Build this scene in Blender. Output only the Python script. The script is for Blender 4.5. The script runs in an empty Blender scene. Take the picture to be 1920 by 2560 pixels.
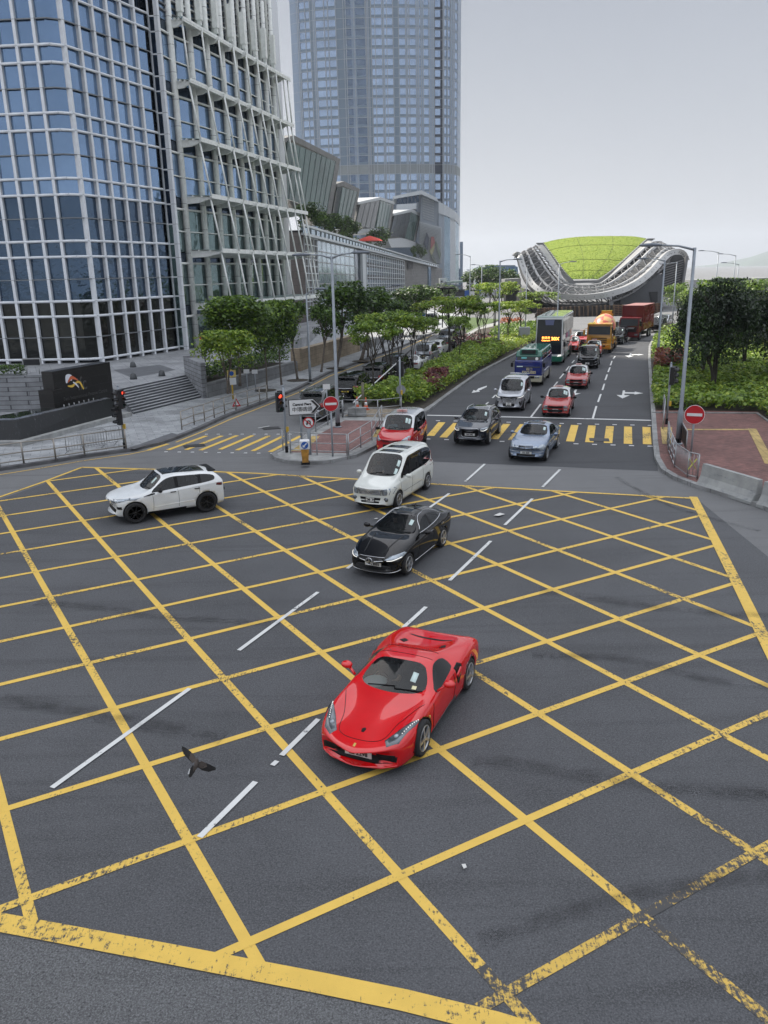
import bpy, bmesh, math, random
from mathutils import Vector, Matrix
from mathutils.bvhtree import BVHTree
from mathutils.geometry import tessellate_polygon
sc = bpy.context.scene
COL = sc.collection
R_ = math.radians
sin, cos, pi = math.sin, math.cos, math.pi
# ---------------------------------------------------------------- camera
CAMH = 8.6
FPX, PITCH, ROLL = 2000.0, R_(16.67), R_(-1.25)
_cp, _sp, _cr, _sr = cos(PITCH), sin(PITCH), cos(ROLL), sin(ROLL)
_r = Vector((1, 0, 0)); _d = Vector((0, -_sp, -_cp)); _f = Vector((0, _cp, -_sp))
CX = _r * _cr - _d * _sr
CY = _r * _sr + _d * _cr          # image-down direction
CZ = _f
cam_d = bpy.data.cameras.new('camera'); cam = bpy.data.objects.new('camera', cam_d); COL.objects.link(cam)
cam_d.sensor_fit = 'VERTICAL'; cam_d.sensor_height = 36.0; cam_d.sensor_width = 27.0
cam_d.lens = 36.0 * FPX / 2560.0
cam_d.clip_start = 0.1; cam_d.clip_end = 20000
m = Matrix.Identity(4)
for i in range(3):
 m[i][0] = CX[i]; m[i][1] = -CY[i]; m[i][2] = -CZ[i]
m[2][3] = CAMH
cam.matrix_world = m
sc.camera = cam
# ---------------------------------------------------------------- light
SUN_EL, SUN_AZ = R_(50), Vector((-0.62, 0.78, 0)).normalized()
w = bpy.data.worlds.new('World'); sc.world = w; w.use_nodes = True
nt = w.node_tree; nt.nodes.clear()
wo = nt.nodes.new('ShaderNodeOutputWorld'); bg = nt.nodes.new('ShaderNodeBackground')
sky = nt.nodes.new('ShaderNodeTexSky'); sky.sky_type = 'NISHITA'; sky.sun_disc = False
sky.sun_elevation = SUN_EL; sky.sun_rotation = math.atan2(SUN_AZ.x, SUN_AZ.y)
sky.air_density = 1.0; sky.dust_density = 4.0; sky.ozone_density = 1.5; sky.altitude = 0
hz = nt.nodes.new('ShaderNodeMixRGB'); hz.inputs[0].default_value = 0.88
hz.inputs[2].default_value = (5.15, 5.35, 5.75, 1)       # bright even haze veil of a humid day
# a hazy sky is much brighter overhead than near the horizon
wt = nt.nodes.new('ShaderNodeTexCoord'); wx = nt.nodes.new('ShaderNodeSeparateXYZ'); wr_ = nt.nodes.new('ShaderNodeValToRGB'); wm = nt.nodes.new('ShaderNodeMixRGB'); wm.blend_type = 'MULTIPLY'; wm.inputs[0].default_value = 1.0
we = wr_.color_ramp.elements; we[0].position = 0.0; we[0].color = (0.375, 0.37, 0.365, 1); we[1].position = 1.0; we[1].color = (1, 1, 1, 1)
for p_, v_ in ((0.08, (.345, .344, .345)), (0.28, (0.255, .262, .275)), (0.50, (0.64, .64, .64))):
 q_ = we.new(p_); q_.color = (*v_, 1)
cl_ = nt.nodes.new('ShaderNodeTexNoise'); cl_.inputs['Scale'].default_value = 1.6; cl_.inputs['Detail'].default_value = 5
cr_ = nt.nodes.new('ShaderNodeMixRGB'); cr_.blend_type = 'MULTIPLY'; cr_.inputs[0].default_value = 0.10
nt.links.new(wt.outputs['Generated'], wx.inputs[0]); nt.links.new(wx.outputs[2], wr_.inputs[0]); nt.links.new(wt.outputs['Generated'], cl_.inputs['Vector'])
nt.links.new(sky.outputs[0], hz.inputs[1]); nt.links.new(hz.outputs[0], wm.inputs[1]); nt.links.new(wr_.outputs[0], wm.inputs[2])
nt.links.new(wm.outputs[0], cr_.inputs[1]); nt.links.new(cl_.outputs[0], cr_.inputs[2]); nt.links.new(cr_.outputs[0], bg.inputs[0]); nt.links.new(bg.outputs[0], wo.inputs[0])
bg.inputs[1].default_value = 0.15
sun_d = bpy.data.lights.new('sun', 'SUN'); sun = bpy.data.objects.new('sun', sun_d); COL.objects.link(sun)
sun_d.energy = 3.2; sun_d.angle = R_(2.0); sun_d.color = (1.0, 0.93, 0.82)
sd = Vector((SUN_AZ.x * cos(SUN_EL), SUN_AZ.y * cos(SUN_EL), sin(SUN_EL)))
sun.rotation_euler = sd.to_track_quat('Z', 'Y').to_euler()
sc.view_settings.view_transform = 'Standard'; sc.view_settings.look = 'None'
sc.view_settings.exposure = 1.2; sc.view_settings.gamma = 1.0
sc.cycles.max_bounces = 6; sc.cycles.transparent_max_bounces = 8
sc.cycles.use_denoising = True
sc.cycles.caustics_reflective = False; sc.cycles.caustics_refractive = False
# ---------------------------------------------------------------- surveying: image point -> point of the real site
def ray(px, py):
 return CX * ((px - 960) / FPX) + CY * ((py - 1280) / FPX) + CZ
def G(px, py, z=0.0):
 d = ray(px, py); t = (z - CAMH) / d.z
 return Vector((d.x * t, d.y * t, z))
def AT(px, py, Y):
 d = ray(px, py); t = Y / d.y
 return Vector((d.x * t, Y, CAMH + d.z * t))
def HGT(base, py):
 """height z at which the vertical over base reaches image row py"""
 lo, hi = -5.0, 130.0
 for _ in range(50):
  mid = (lo + hi) / 2
  v = Vector((base[0], base[1], mid - CAMH))
  zc = v.dot(CZ); row = 1280 + FPX * v.dot(CY) / max(zc, 1e-3) if zc > 0.1 else -1e9
  if row > py: lo = mid
  else: hi = mid
 return lo
# ---------------------------------------------------------------- object helpers
def tag(o, label=None, cat=None, group=None, kind=None):
 if label: o['label'] = label
 if cat: o['category'] = cat
 if group: o['group'] = group
 if kind: o['kind'] = kind
 return o
def mesh_from(name, bm, mats, smooth=False):
 me = bpy.data.meshes.new(name)
 bmesh.ops.recalc_face_normals(bm, faces=bm.faces[:]) if False else None
 bm.to_mesh(me); bm.free()
 for mt in (mats if isinstance(mats, (list, tuple)) else [mats]): me.materials.append(mt)
 if smooth:
  for p in me.polygons: p.use_smooth = True
 return me
def obj(name, bm, mats, parent=None, loc=None, rz=None, smooth=False):
 me = mesh_from(name, bm, mats, smooth) if isinstance(bm, bmesh.types.BMesh) else bm
 o = bpy.data.objects.new(name, me); COL.objects.link(o)
 if parent: o.parent = parent
 if loc is not None: o.location = loc
 if rz is not None: o.rotation_euler = (0, 0, rz)
 return o
def empty(name, label=None, cat=None, loc=(0, 0, 0), rz=0.0, group=None):
 o = bpy.data.objects.new(name, None); COL.objects.link(o); o.empty_display_size = 0.3
 o.location = loc; o.rotation_euler = (0, 0, rz)
 return tag(o, label, cat, group)
def kids(o): return [c for c in COL.objects if c.parent == o]
def copy_tree(o, parent=None, loc=None, rz=None, label=None, group=None):
 c = o.copy(); COL.objects.link(c); c.parent = parent
 for ch in list(o.children): copy_tree(ch, c)
 if loc is not None: c.location = loc
 if rz is not None: c.rotation_euler = (0, 0, rz)
 if label: c['label'] = label
 if group: c['group'] = group
 return c
def NB(): return bmesh.new()
def face(bm, pts, mi=0):
 f = bm.faces.new([bm.verts.new(p) for p in pts]); f.material_index = mi; return f
def box(bm, c, s, rz=0.0, mi=0, M=None):
 """box centre c, size s, turned rz about z"""
 hx, hy, hz_ = s[0] / 2, s[1] / 2, s[2] / 2
 cz, sz = cos(rz), sin(rz); vs = []
 for dz in (-hz_, hz_):
  for dx, dy in ((-hx, -hy), (hx, -hy), (hx, hy), (-hx, hy)):
   p = Vector((c[0] + dx * cz - dy * sz, c[1] + dx * sz + dy * cz, c[2] + dz))
   vs.append(bm.verts.new(M @ p if M else p))
 for q in ((3, 2, 1, 0), (4, 5, 6, 7), (0, 1, 5, 4), (1, 2, 6, 5), (2, 3, 7, 6), (3, 0, 4, 7)):
  bm.faces.new([vs[k] for k in q]).material_index = mi
def bar(bm, a, b, w, h=None, mi=0, up=Vector((0, 0, 1))):
 """rectangular bar from a to b"""
 a, b = Vector(a), Vector(b); h = h or w
 d = (b - a); L = d.length
 if L < 1e-6: return
 d.normalize(); s = d.cross(up)
 if s.length < 1e-3: s = d.cross(Vector((1, 0, 0)))
 s.normalize(); u = s.cross(d).normalized(); vs = []
 for p in (a, b):
  for x, y in ((-1, -1), (1, -1), (1, 1), (-1, 1)):
   vs.append(bm.verts.new(p + s * (x * w / 2) + u * (y * h / 2)))
 for q in ((0, 1, 2, 3), (7, 6, 5, 4), (0, 4, 5, 1), (1, 5, 6, 2), (2, 6, 7, 3), (3, 7, 4, 0)):
  bm.faces.new([vs[k] for k in q]).material_index = mi
def tube(bm, pts, r, n=8, mi=0, cap=True):
 """round tube through pts, r a number or a list"""
 pts = [Vector(p) for p in pts]; rings = []
 rs = r if isinstance(r, (list, tuple)) else [r] * len(pts)
 ref = None
 for i, p in enumerate(pts):
  if i == 0: d = pts[1] - p
  elif i == len(pts) - 1: d = p - pts[i - 1]
  else: d = (pts[i + 1] - pts[i - 1])
  d.normalize()
  if ref is None: ref = d.cross(Vector((0, 0, 1)) if abs(d.z) < 0.9 else Vector((1, 0, 0))).normalized()
  s = (ref - d * ref.dot(d)).normalized(); u = d.cross(s); ref = s
  rings.append([bm.verts.new(p + (s * cos(2 * pi * k / n) + u * sin(2 * pi * k / n)) * rs[i]) for k in range(n)])
 for i in range(len(rings) - 1):
  for k in range(n):
   f = bm.faces.new((rings[i][k], rings[i][(k + 1) % n], rings[i + 1][(k + 1) % n], rings[i + 1][k])); f.material_index = mi; f.smooth = True
 if cap:
  bm.faces.new(rings[0][::-1]).material_index = mi; bm.faces.new(rings[-1]).material_index = mi
def lathe(bm, prof, n=24, axis='z', c=(0, 0, 0), mi=0, sm=True, cap=True):
 """prof = [(r, h), ...] turned about an axis"""
 rings = []
 for r, h in prof:
  ring = []
  for k in range(n):
   a = 2 * pi * k / n; x, y = r * cos(a), r * sin(a)
   p = (x, y, h) if axis == 'z' else ((x, h, y) if axis == 'y' else (h, x, y))
   ring.append(bm.verts.new((p[0] + c[0], p[1] + c[1], p[2] + c[2])))
  rings.append(ring)
 for i in range(len(rings) - 1):
  for k in range(n):
   f = bm.faces.new((rings[i][k], rings[i][(k + 1) % n], rings[i + 1][(k + 1) % n], rings[i + 1][k])); f.material_index = mi; f.smooth = sm
 if not cap: return
 if prof[0][0] > 1e-4: bm.faces.new(rings[0][::-1]).material_index = mi
 if prof[-1][0] > 1e-4: bm.faces.new(rings[-1]).material_index = mi
def prism(bm, poly, z0, z1, mi=0, side_mi=None):
 """poly [(x,y)] raised from z0 to z1"""
 ar = sum(poly[i][0] * poly[(i + 1) % len(poly)][1] - poly[(i + 1) % len(poly)][0] * poly[i][1] for i in range(len(poly)))
 if ar < 0: poly = poly[::-1]
 b = [bm.verts.new((p[0], p[1], z0)) for p in poly]; t = [bm.verts.new((p[0], p[1], z1)) for p in poly]
 n = len(poly)
 for tri in tessellate_polygon([[Vector((p[0], p[1], 0)) for p in poly]]):
  f = bm.faces.new([t[k] for k in tri]); f.material_index = mi
  f.normal_update()
  if f.normal.z < 0: f.normal_flip()
 for i in range(n):
  bm.faces.new((b[i], b[(i + 1) % n], t[(i + 1) % n], t[i])).material_index = mi if side_mi is None else side_mi
def plate(bm, poly3, th, mi=0):
 """flat polygon in space given thickness th along its normal"""
 P = [Vector(p) for p in poly3]; nrm = Vector((0, 0, 0))
 for i in range(len(P)): nrm += P[i].cross(P[(i + 1) % len(P)])
 nrm.normalize(); a = [bm.verts.new(p + nrm * th / 2) for p in P]; b = [bm.verts.new(p - nrm * th / 2) for p in P]
 bm.faces.new(a).material_index = mi; bm.faces.new(b[::-1]).material_index = mi
 for i in range(len(P)):
  j = (i + 1) % len(P); bm.faces.new((b[i], b[j], a[j], a[i])).material_index = mi
def sheet(bm, poly, z, mi=0):
 vs = [bm.verts.new((p[0], p[1], z)) for p in poly]
 for tri in tessellate_polygon([[v.co.copy() for v in vs]]):
  f = bm.faces.new([vs[k] for k in tri]); f.material_index = mi; f.normal_update()
  if f.normal.z < 0: f.normal_flip()
def strip(bm, a, b, w, z, mi=0):
 a, b = Vector((a[0], a[1])), Vector((b[0], b[1])); d = (b - a).normalized(); n = Vector((-d.y, d.x)) * (w / 2)
 f = bm.faces.new([bm.verts.new((q.x, q.y, z)) for q in (a - n, b - n, b + n, a + n)]); f.material_index = mi
 f.normal_update()
 if f.normal.z < 0: f.normal_flip()
def pathstrip(bm, pts, w, z0, z1=None, mi=0):
 """band of width w along a path; z1 given: a raised kerb"""
 pts = [Vector((p[0], p[1])) for p in pts]; L, Rr = [], []
 for i, p in enumerate(pts):
  d = (pts[min(i + 1, len(pts) - 1)] - pts[max(i - 1, 0)]).normalized(); n = Vector((-d.y, d.x)) * (w / 2)
  L.append(p + n); Rr.append(p - n)
 for i in range(len(pts) - 1):
  q = (Rr[i], Rr[i + 1], L[i + 1], L[i])
  if z1 is None:
   bm.faces.new([bm.verts.new((v.x, v.y, z0)) for v in q]).material_index = mi
  else:
   b = [bm.verts.new((v.x, v.y, z0)) for v in q]; t = [bm.verts.new((v.x, v.y, z1)) for v in q]
   bm.faces.new(t).material_index = mi
   for k in range(4): bm.faces.new((b[k], b[(k + 1) % 4], t[(k + 1) % 4], t[k])).material_index = mi
def finish(bm, bevel=0.0, seg=2):
 bmesh.ops.remove_doubles(bm, verts=bm.verts[:], dist=1e-5)
 if bevel:
  bmesh.ops.bevel(bm, geom=bm.edges[:], offset=bevel, segments=seg, affect='EDGES', profile=0.5, clamp_overlap=True)
 return bm
def smooth_path(pts, n=6):
 """Catmull-Rom through pts"""
 P = [Vector(p) for p in pts]; out = []
 for i in range(len(P) - 1):
  p0, p1, p2, p3 = P[max(i - 1, 0)], P[i], P[i + 1], P[min(i + 2, len(P) - 1)]
  for k in range(n):
   t = k / n
   out.append(0.5 * ((2 * p1) + (p2 - p0) * t + (2 * p0 - 5 * p1 + 4 * p2 - p3) * t * t + (3 * p1 - p0 - 3 * p2 + p3) * t ** 3))
 out.append(P[-1]); return out
def text_mesh(name, s, size, mt, depth=0.004, parent=None, M=None, align='CENTER', bold=0.0, sx=1.0):
 """lettering as a thin solid mesh, in the xy plane of matrix M"""
 cu = bpy.data.curves.new(name, 'FONT'); cu.body = s; cu.size = size; cu.align_x = align; cu.align_y = 'CENTER'
 cu.extrude = depth; cu.offset = 0.0 if any(ord(q) > 127 for q in s) else bold; cu.resolution_u = 3
 o = bpy.data.objects.new(name, cu); COL.objects.link(o)
 dg = bpy.context.evaluated_depsgraph_get(); me = bpy.data.meshes.new_from_object(o.evaluated_get(dg))
 bpy.data.objects.remove(o); me.name = name
 if sx != 1.0: me.transform(Matrix.Diagonal((sx, 1, 1, 1)))
 if M is not None: me.transform(M)
 me.materials.clear(); me.materials.append(mt)
 t = bpy.data.objects.new(name, me); COL.objects.link(t)
 if parent: t.parent = parent
 return t
def frame(o, x, y):
 """matrix whose xy plane is spanned by x and y at o"""
 x, y = Vector(x).normalized(), Vector(y).normalized(); z = x.cross(y)
 M = Matrix.Identity(4)
 for i in range(3): M[i][0], M[i][1], M[i][2], M[i][3] = x[i], y[i], z[i], o[i]
 return M
# ---------------------------------------------------------------- materials
MATS = {}
def mat(name, col, rough=0.6, metal=0.0, var=0.0, vscale=3.0, bump=0.0, bscale=30.0, spec=0.5, coat=0.0, col2=None, emit=None, estr=0.0, alpha=1.0, trans=0.0):
 if name in MATS: return MATS[name]
 mt = bpy.data.materials.new(name); mt.use_nodes = True; MATS[name] = mt
 t = mt.node_tree; b = t.nodes['Principled BSDF']
 b.inputs['Base Color'].default_value = (*col, 1); b.inputs['Roughness'].default_value = rough; b.inputs['Metallic'].default_value = metal
 b.inputs['Specular IOR Level'].default_value = spec; b.inputs['Coat Weight'].default_value = coat; b.inputs['Coat Roughness'].default_value = 0.03
 if emit: b.inputs['Emission Color'].default_value = (*emit, 1); b.inputs['Emission Strength'].default_value = estr
 if var or col2:
  tc = t.nodes.new('ShaderNodeTexCoord'); nz = t.nodes.new('ShaderNodeTexNoise'); nz.inputs['Scale'].default_value = vscale; nz.inputs['Detail'].default_value = 6
  t.links.new(tc.outputs['Object'], nz.inputs['Vector'])
  rp = t.nodes.new('ShaderNodeValToRGB'); rp.color_ramp.elements[0].position = 0.32; rp.color_ramp.elements[1].position = 0.68
  c2 = col2 or tuple(min(1, c * (1 + var)) for c in col); c1 = tuple(c * (1 - var) for c in col)
  rp.color_ramp.elements[0].color = (*c1, 1); rp.color_ramp.elements[1].color = (*c2, 1)
  t.links.new(nz.outputs[0], rp.inputs[0]); t.links.new(rp.outputs[0], b.inputs['Base Color'])
 if bump:
  tc = t.nodes.new('ShaderNodeTexCoord'); nz = t.nodes.new('ShaderNodeTexNoise'); nz.inputs['Scale'].default_value = bscale; nz.inputs['Detail'].default_value = 4
  t.links.new(tc.outputs['Object'], nz.inputs['Vector'])
  bp = t.nodes.new('ShaderNodeBump'); bp.inputs['Strength'].default_value = bump; bp.inputs['Distance'].default_value = 0.02
  t.links.new(nz.outputs[0], bp.inputs['Height']); t.links.new(bp.outputs[0], b.inputs['Normal'])
 return mt
def lerp(a, b, t): return a + (b - a) * t
class NT:
 """tiny node-tree writer"""
 def __init__(s, name):
  s.m = bpy.data.materials.new(name); s.m.use_nodes = True; s.t = s.m.node_tree; s.b = s.t.nodes['Principled BSDF']; MATS[name] = s.m
  s.tc = s.t.nodes.new('ShaderNodeTexCoord'); s.P = s.tc.outputs['Object']
 def n(s, ty, **kw):
  nd = s.t.nodes.new(ty)
  for k, v in kw.items(): setattr(nd, k, v)
  return nd
 def l(s, a, b): s.t.links.new(a, b)
 def noise(s, scale, detail=4, rough=0.55, vec=None, dist=0.0):
  nd = s.n('ShaderNodeTexNoise'); nd.inputs['Scale'].default_value = scale; nd.inputs['Detail'].default_value = detail; nd.inputs['Roughness'].default_value = rough
  nd.inputs['Distortion'].default_value = dist
  s.l(vec or s.P, nd.inputs['Vector']); return nd.outputs[0]
 def map(s, sc_, rot=(0, 0, 0), loc=(0, 0, 0)):
  nd = s.n('ShaderNodeMapping'); nd.inputs['Scale'].default_value = sc_; nd.inputs['Rotation'].default_value = rot; nd.inputs['Location'].default_value = loc
  s.l(s.P, nd.inputs['Vector']); return nd.outputs[0]
 def ramp(s, f, stops):
  nd = s.n('ShaderNodeValToRGB'); e = nd.color_ramp.elements
  while len(e) < len(stops): e.new(0.5)
  for k, (p, c) in enumerate(stops):
   e[k].position = p; e[k].color = (c, c, c, 1) if isinstance(c, (int, float)) else (*c, 1)
  s.l(f, nd.inputs[0]); return nd.outputs[0]
 def mix(s, f, a, b, mode='MIX'):
  nd = s.n('ShaderNodeMixRGB', blend_type=mode)
  for k, v in ((0, f), (1, a), (2, b)):
   if isinstance(v, (int, float)): nd.inputs[k].default_value = v if k == 0 else (v, v, v, 1)
   elif isinstance(v, tuple): nd.inputs[k].default_value = (*v, 1)
   else: s.l(v, nd.inputs[k])
  return nd.outputs[0]
 def math(s, op, a, b=0.5):
  nd = s.n('ShaderNodeMath', operation=op)
  for k, v in ((0, a), (1, b)):
   if isinstance(v, (int, float)): nd.inputs[k].default_value = v
   else: s.l(v, nd.inputs[k])
  return nd.outputs[0]
 def bump(s, h, st, dist=0.02):
  nd = s.n('ShaderNodeBump'); nd.inputs['Strength'].default_value = st; nd.inputs['Distance'].default_value = dist
  s.l(h, nd.inputs['Height']); s.l(nd.outputs[0], s.b.inputs['Normal'])
 def col(s, c): s.l(c, s.b.inputs['Base Color'])
 def set(s, **kw):
  for k, v in kw.items(): s.b.inputs[k.replace('_', ' ')].default_value = v
  return s.m
def asphalt_nodes(t, base, fleck=0.5, stain=0.35):
 big = t.noise(0.16, 5, 0.6); mid = t.noise(1.3, 5, 0.6)
 streak = t.noise(1.0, 4, 0.6, vec=t.map((0.10, 1.0, 1), rot=(0, 0, R_(28))), dist=.6)
 streak2 = t.noise(1.0, 3, 0.6, vec=t.map((0.06, 1.3, 1), rot=(0, 0, R_(-22)), loc=(3, 7, 0)), dist=.8)
 fine = t.noise(38, 3, 0.75); grit = t.n('ShaderNodeTexVoronoi'); grit.inputs['Scale'].default_value = 34; t.l(t.P, grit.inputs['Vector'])
 c = t.mix(t.ramp(big, [(0.3, 0.0), (0.7, 1.0)]), tuple(x * (1 - stain) for x in base), tuple(x * (1 + stain) for x in base))
 c = t.mix(t.ramp(mid, [(0.35, 0.0), (0.75, 0.35)]), c, tuple(x * 1.35 for x in base))
 c = t.mix(t.ramp(streak, [(0.54, 0.0), (0.72, 0.6)]), c, tuple(x * 0.48 for x in base))
 c = t.mix(t.ramp(streak2, [(0.57, 0.0), (0.70, 0.6)]), c, tuple(x * 0.45 for x in base))
 c = t.mix(t.ramp(fine, [(0.44, 0.0), (0.66, fleck)]), c, tuple(min(1, x * 2.3) for x in base))
 c = t.mix(t.ramp(grit.outputs['Distance'], [(0.0, fleck * 0.8), (0.20, 0.0)]), c, tuple(min(1, x * 2.6) for x in base))
 pit = t.noise(30, 2, .6, vec=t.map((1, 1, 1), loc=(5, 9, 2))); c = t.mix(t.ramp(pit, [(0.30, fleck * .9), (0.46, 0.0)]), c, tuple(x * 0.4 for x in base))
 return c, fine
def asphalt(name, base, fleck=0.5, stain=0.35, rough=0.8, bump=0.35):
 t = NT(name); c, fine = asphalt_nodes(t, base, fleck, stain); t.col(c); t.bump(fine, bump, 0.015); t.set(Roughness=rough)
 return t.m
M_asph_old = asphalt('asphalt_old', (0.125, 0.127, 0.13), 0.35, 0.18)
M_asph_dark = asphalt('asphalt_dark', (0.060, 0.062, 0.067), 0.75, 0.36)
M_asph_new = asphalt('asphalt_new', (0.045, 0.047, 0.052), 0.3, 0.22)
M_asph_rough = asphalt('asphalt_coarse', (0.082, 0.084, 0.087), 1.0, 0.25, bump=1.0)
def paint_mat(name, colr, under, wear=0.5, wscale=7.0):
 t = NT(name); wn = t.noise(wscale, 8, 0.72); area = t.noise(0.35, 3, 0.5); wn2 = t.noise(1.0, 6, 0.75, vec=t.map((26, 3.0, 1), rot=(0, 0, R_(33))))
 f = t.math('ADD', t.math('MULTIPLY', wn, 0.6), t.math('MULTIPLY', wn2, 0.4))
 f = t.math('ADD', f, t.math('MULTIPLY', t.math('SUBTRACT', area, 0.5), 0.55))
 mk = t.ramp(f, [(0.60 - wear * 0.12, 0.0), (0.655 - wear * 0.1, 1.0)])
 dirt = t.noise(2.2, 5, 0.6); cc = t.mix(t.ramp(dirt, [(0.35, 0.0), (0.75, 0.45)]), colr, tuple(x * 0.72 for x in colr))
 t.col(t.mix(mk, cc, under)); t.bump(t.noise(60, 2), 0.25, 0.01); t.set(Roughness=0.7); return t.m
M_yel = paint_mat('yellow_road_paint', (0.73, 0.485, 0.095), (0.062, 0.062, 0.06), 0.35, 11.0)
M_yel_worn = paint_mat('yellow_road_paint_worn', (0.66, 0.44, 0.09), (0.06, 0.06, 0.062), 1.1, 12.0)
def film_mat(name, col, dens, sc_=2.0):
 mt = bpy.data.materials.new(name); mt.use_nodes = True; t = mt.node_tree; b = t.nodes['Principled BSDF']; b.inputs['Base Color'].default_value = (*col, 1); b.inputs['Roughness'].default_value = .75
 g = t.nodes.new('ShaderNodeTexCoord'); n = t.nodes.new('ShaderNodeTexNoise'); n.inputs['Scale'].default_value = sc_; n.inputs['Detail'].default_value = 8; n.inputs['Roughness'].default_value = .75; r = t.nodes.new('ShaderNodeValToRGB'); e = r.color_ramp.elements; e[0].position, e[1].position = .38, .72; e[0].color = (0, 0, 0, 1); e[1].color = (dens, dens, dens, 1)
 t.links.new(g.outputs['Object'], n.inputs['Vector']); t.links.new(n.outputs[0], r.inputs[0]); t.links.new(r.outputs[0], b.inputs['Alpha']); return mt
M_wht = paint_mat('white_road_paint', (0.66, 0.67, 0.66), (0.1, 0.1, 0.1), 0.2)
# ================================================================ SETTING: ground, roads, pavements, markings
def slab_mat(name, base, bw, bh, mortar, msize=0.012, rot=0.0, var=0.25, rough=0.75, offset=0.5, stain=0.35):
 t = NT(name); br = t.n('ShaderNodeTexBrick'); br.offset = offset
 br.inputs['Scale'].default_value = 1.0; br.inputs['Brick Width'].default_value = bw; br.inputs['Row Height'].default_value = bh
 br.inputs['Mortar Size'].default_value = msize; br.inputs['Mortar Smooth'].default_value = 0.2
 br.inputs['Color1'].default_value = (*[x * (1 - var) for x in base], 1); br.inputs['Color2'].default_value = (*[min(1, x * (1 + var)) for x in base], 1)
 br.inputs['Mortar'].default_value = (*mortar, 1); t.l(t.map((1, 1, 1), rot=(0, 0, rot)), br.inputs['Vector'])
 st = t.ramp(t.noise(0.5, 5, 0.65), [(0.3, 1 - stain), (0.7, 1.0 + stain * 0.3)]); st2 = t.ramp(t.noise(4.0, 5, 0.7), [(0.3, 0.8), (0.75, 1.1)])
 t.col(t.mix(1.0, t.mix(1.0, br.outputs[0], st, 'MULTIPLY'), st2, 'MULTIPLY'))
 t.bump(t.math('ADD', t.math('MULTIPLY', br.outputs['Fac'], -1.0), t.math('MULTIPLY', t.noise(40, 3), 0.3)), 0.35, 0.01); t.set(Roughness=rough); return t.m
M_pave = slab_mat('grey_granite_paving', (0.36, 0.375, 0.39), 0.9, 0.45, (0.13, 0.14, 0.15), 0.010, R_(-20), 0.14)
M_plaza = slab_mat('plaza_paving', (0.32, 0.33, 0.345), 1.2, 1.2, (0.12, 0.12, 0.13), 0.012, R_(-24), 0.10, offset=0.0)
M_ramp = mat('dark_plaza_strip', (0.11, 0.115, 0.125), 0.7, var=0.15, vscale=2)
M_redpave = slab_mat('red_brick_paving', (0.21, 0.088, 0.076), 0.21, 0.105, (0.09, 0.07, 0.065), 0.010, R_(12), 0.28)
M_redpave2 = slab_mat('pink_brick_paving', (0.25, 0.125, 0.115), 0.21, 0.105, (0.17, 0.12, 0.11), 0.012, R_(-15), 0.25)
M_kerb = slab_mat('kerb_concrete', (0.29, 0.295, 0.295), 1.0, 1.0, (0.14, 0.14, 0.14), 0.012, R_(20), 0.12)
M_kerbdk = mat('kerb_granite_dark', (0.10, 0.10, 0.105), 0.8, var=0.3, vscale=1.5, bump=0.4)
M_conc = mat('concrete', (0.30, 0.305, 0.30), 0.85, var=0.22, vscale=2.2, bump=0.3)
M_sand = mat('sandy_soil', (0.24, 0.20, 0.15), 0.95, var=0.3, vscale=6, bump=0.6)
M_soil = mat('dark_soil', (0.05, 0.042, 0.032), 0.95, var=0.4, vscale=5, bump=0.8)
M_tact = slab_mat('yellow_tactile_paving', (0.50, 0.36, 0.13), 0.3, 0.3, (0.32, 0.24, 0.1), 0.02, R_(12), 0.12, offset=0.0)
M_water = mat('sea_water', (0.10, 0.14, 0.16), 0.15)
M_lawn = mat('lawn', (0.06, 0.10, 0.022), 0.9, var=0.35, vscale=3, bump=0.6)
bm = NB(); sheet(bm, [(-3000, -200), (3000, -200), (3000, 6000), (-3000, 6000)], 0.0)
tag(obj('ground', bm, M_asph_old), kind='structure')
def P2(lst, z=0.0): return [G(x, y, z) for x, y in lst]
# dark resurfaced junction
BOXP = [(-300, 1345), (-70, 1264), (0, 1243), (105, 1207), (205, 1168), (386, 1174), (640, 1184), (895, 1199), (1120, 1213), (1457, 1232), (1740, 1247), (1920, 1618), (2150, 2080), (1900, 2650), (1240, 2560), (800, 2460), (0, 2308), (-300, 2250)]
bm = NB(); sheet(bm, P2([(-300, 1352), (0, 1248), (105, 1211), (205, 1171), (640, 1187), (1120, 1216), (1457, 1235), (1743, 1248), (1930, 1400), (2200, 1500), (2300, 2000), (2000, 2700), (1240, 2580), (800, 2478), (0, 2326), (-300, 2260)]), 0.004)
tag(obj('road_junction', bm, M_asph_dark), kind='structure')
bm = NB(); sheet(bm, P2([(-400, 2285), (0, 2334), (800, 2486), (1240, 2590), (1300, 2900), (-900, 2900)]), 0.004)
tag(obj('road_near_strip', bm, M_asph_rough), kind='structure')
# new asphalt of the approach road
KL = [(1052, 1036), (1065, 1028), (1130, 980), (1200, 931), (1265, 897), (1330, 864), (1385, 838), (1440, 815)]      # left kerb (median side)
KR = [(1660, 1180), (1643, 1150), (1638, 1110), (1634, 1050), (1629, 985), (1623, 900), (1624, 868), (1632, 850), (1650, 833), (1680, 818)]   # right kerb
bm = NB(); sheet(bm, P2([(985, 1150), (955, 1095), (975, 1055), (1052, 1036), (1200, 931), (1330, 864), (1400, 850), (1640, 850), (1624, 866), (1623, 900), (1634, 1050), (1638, 1120), (1645, 1178)]), 0.004)
tag(obj('approach_road', bm, M_asph_new), kind='structure')
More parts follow.
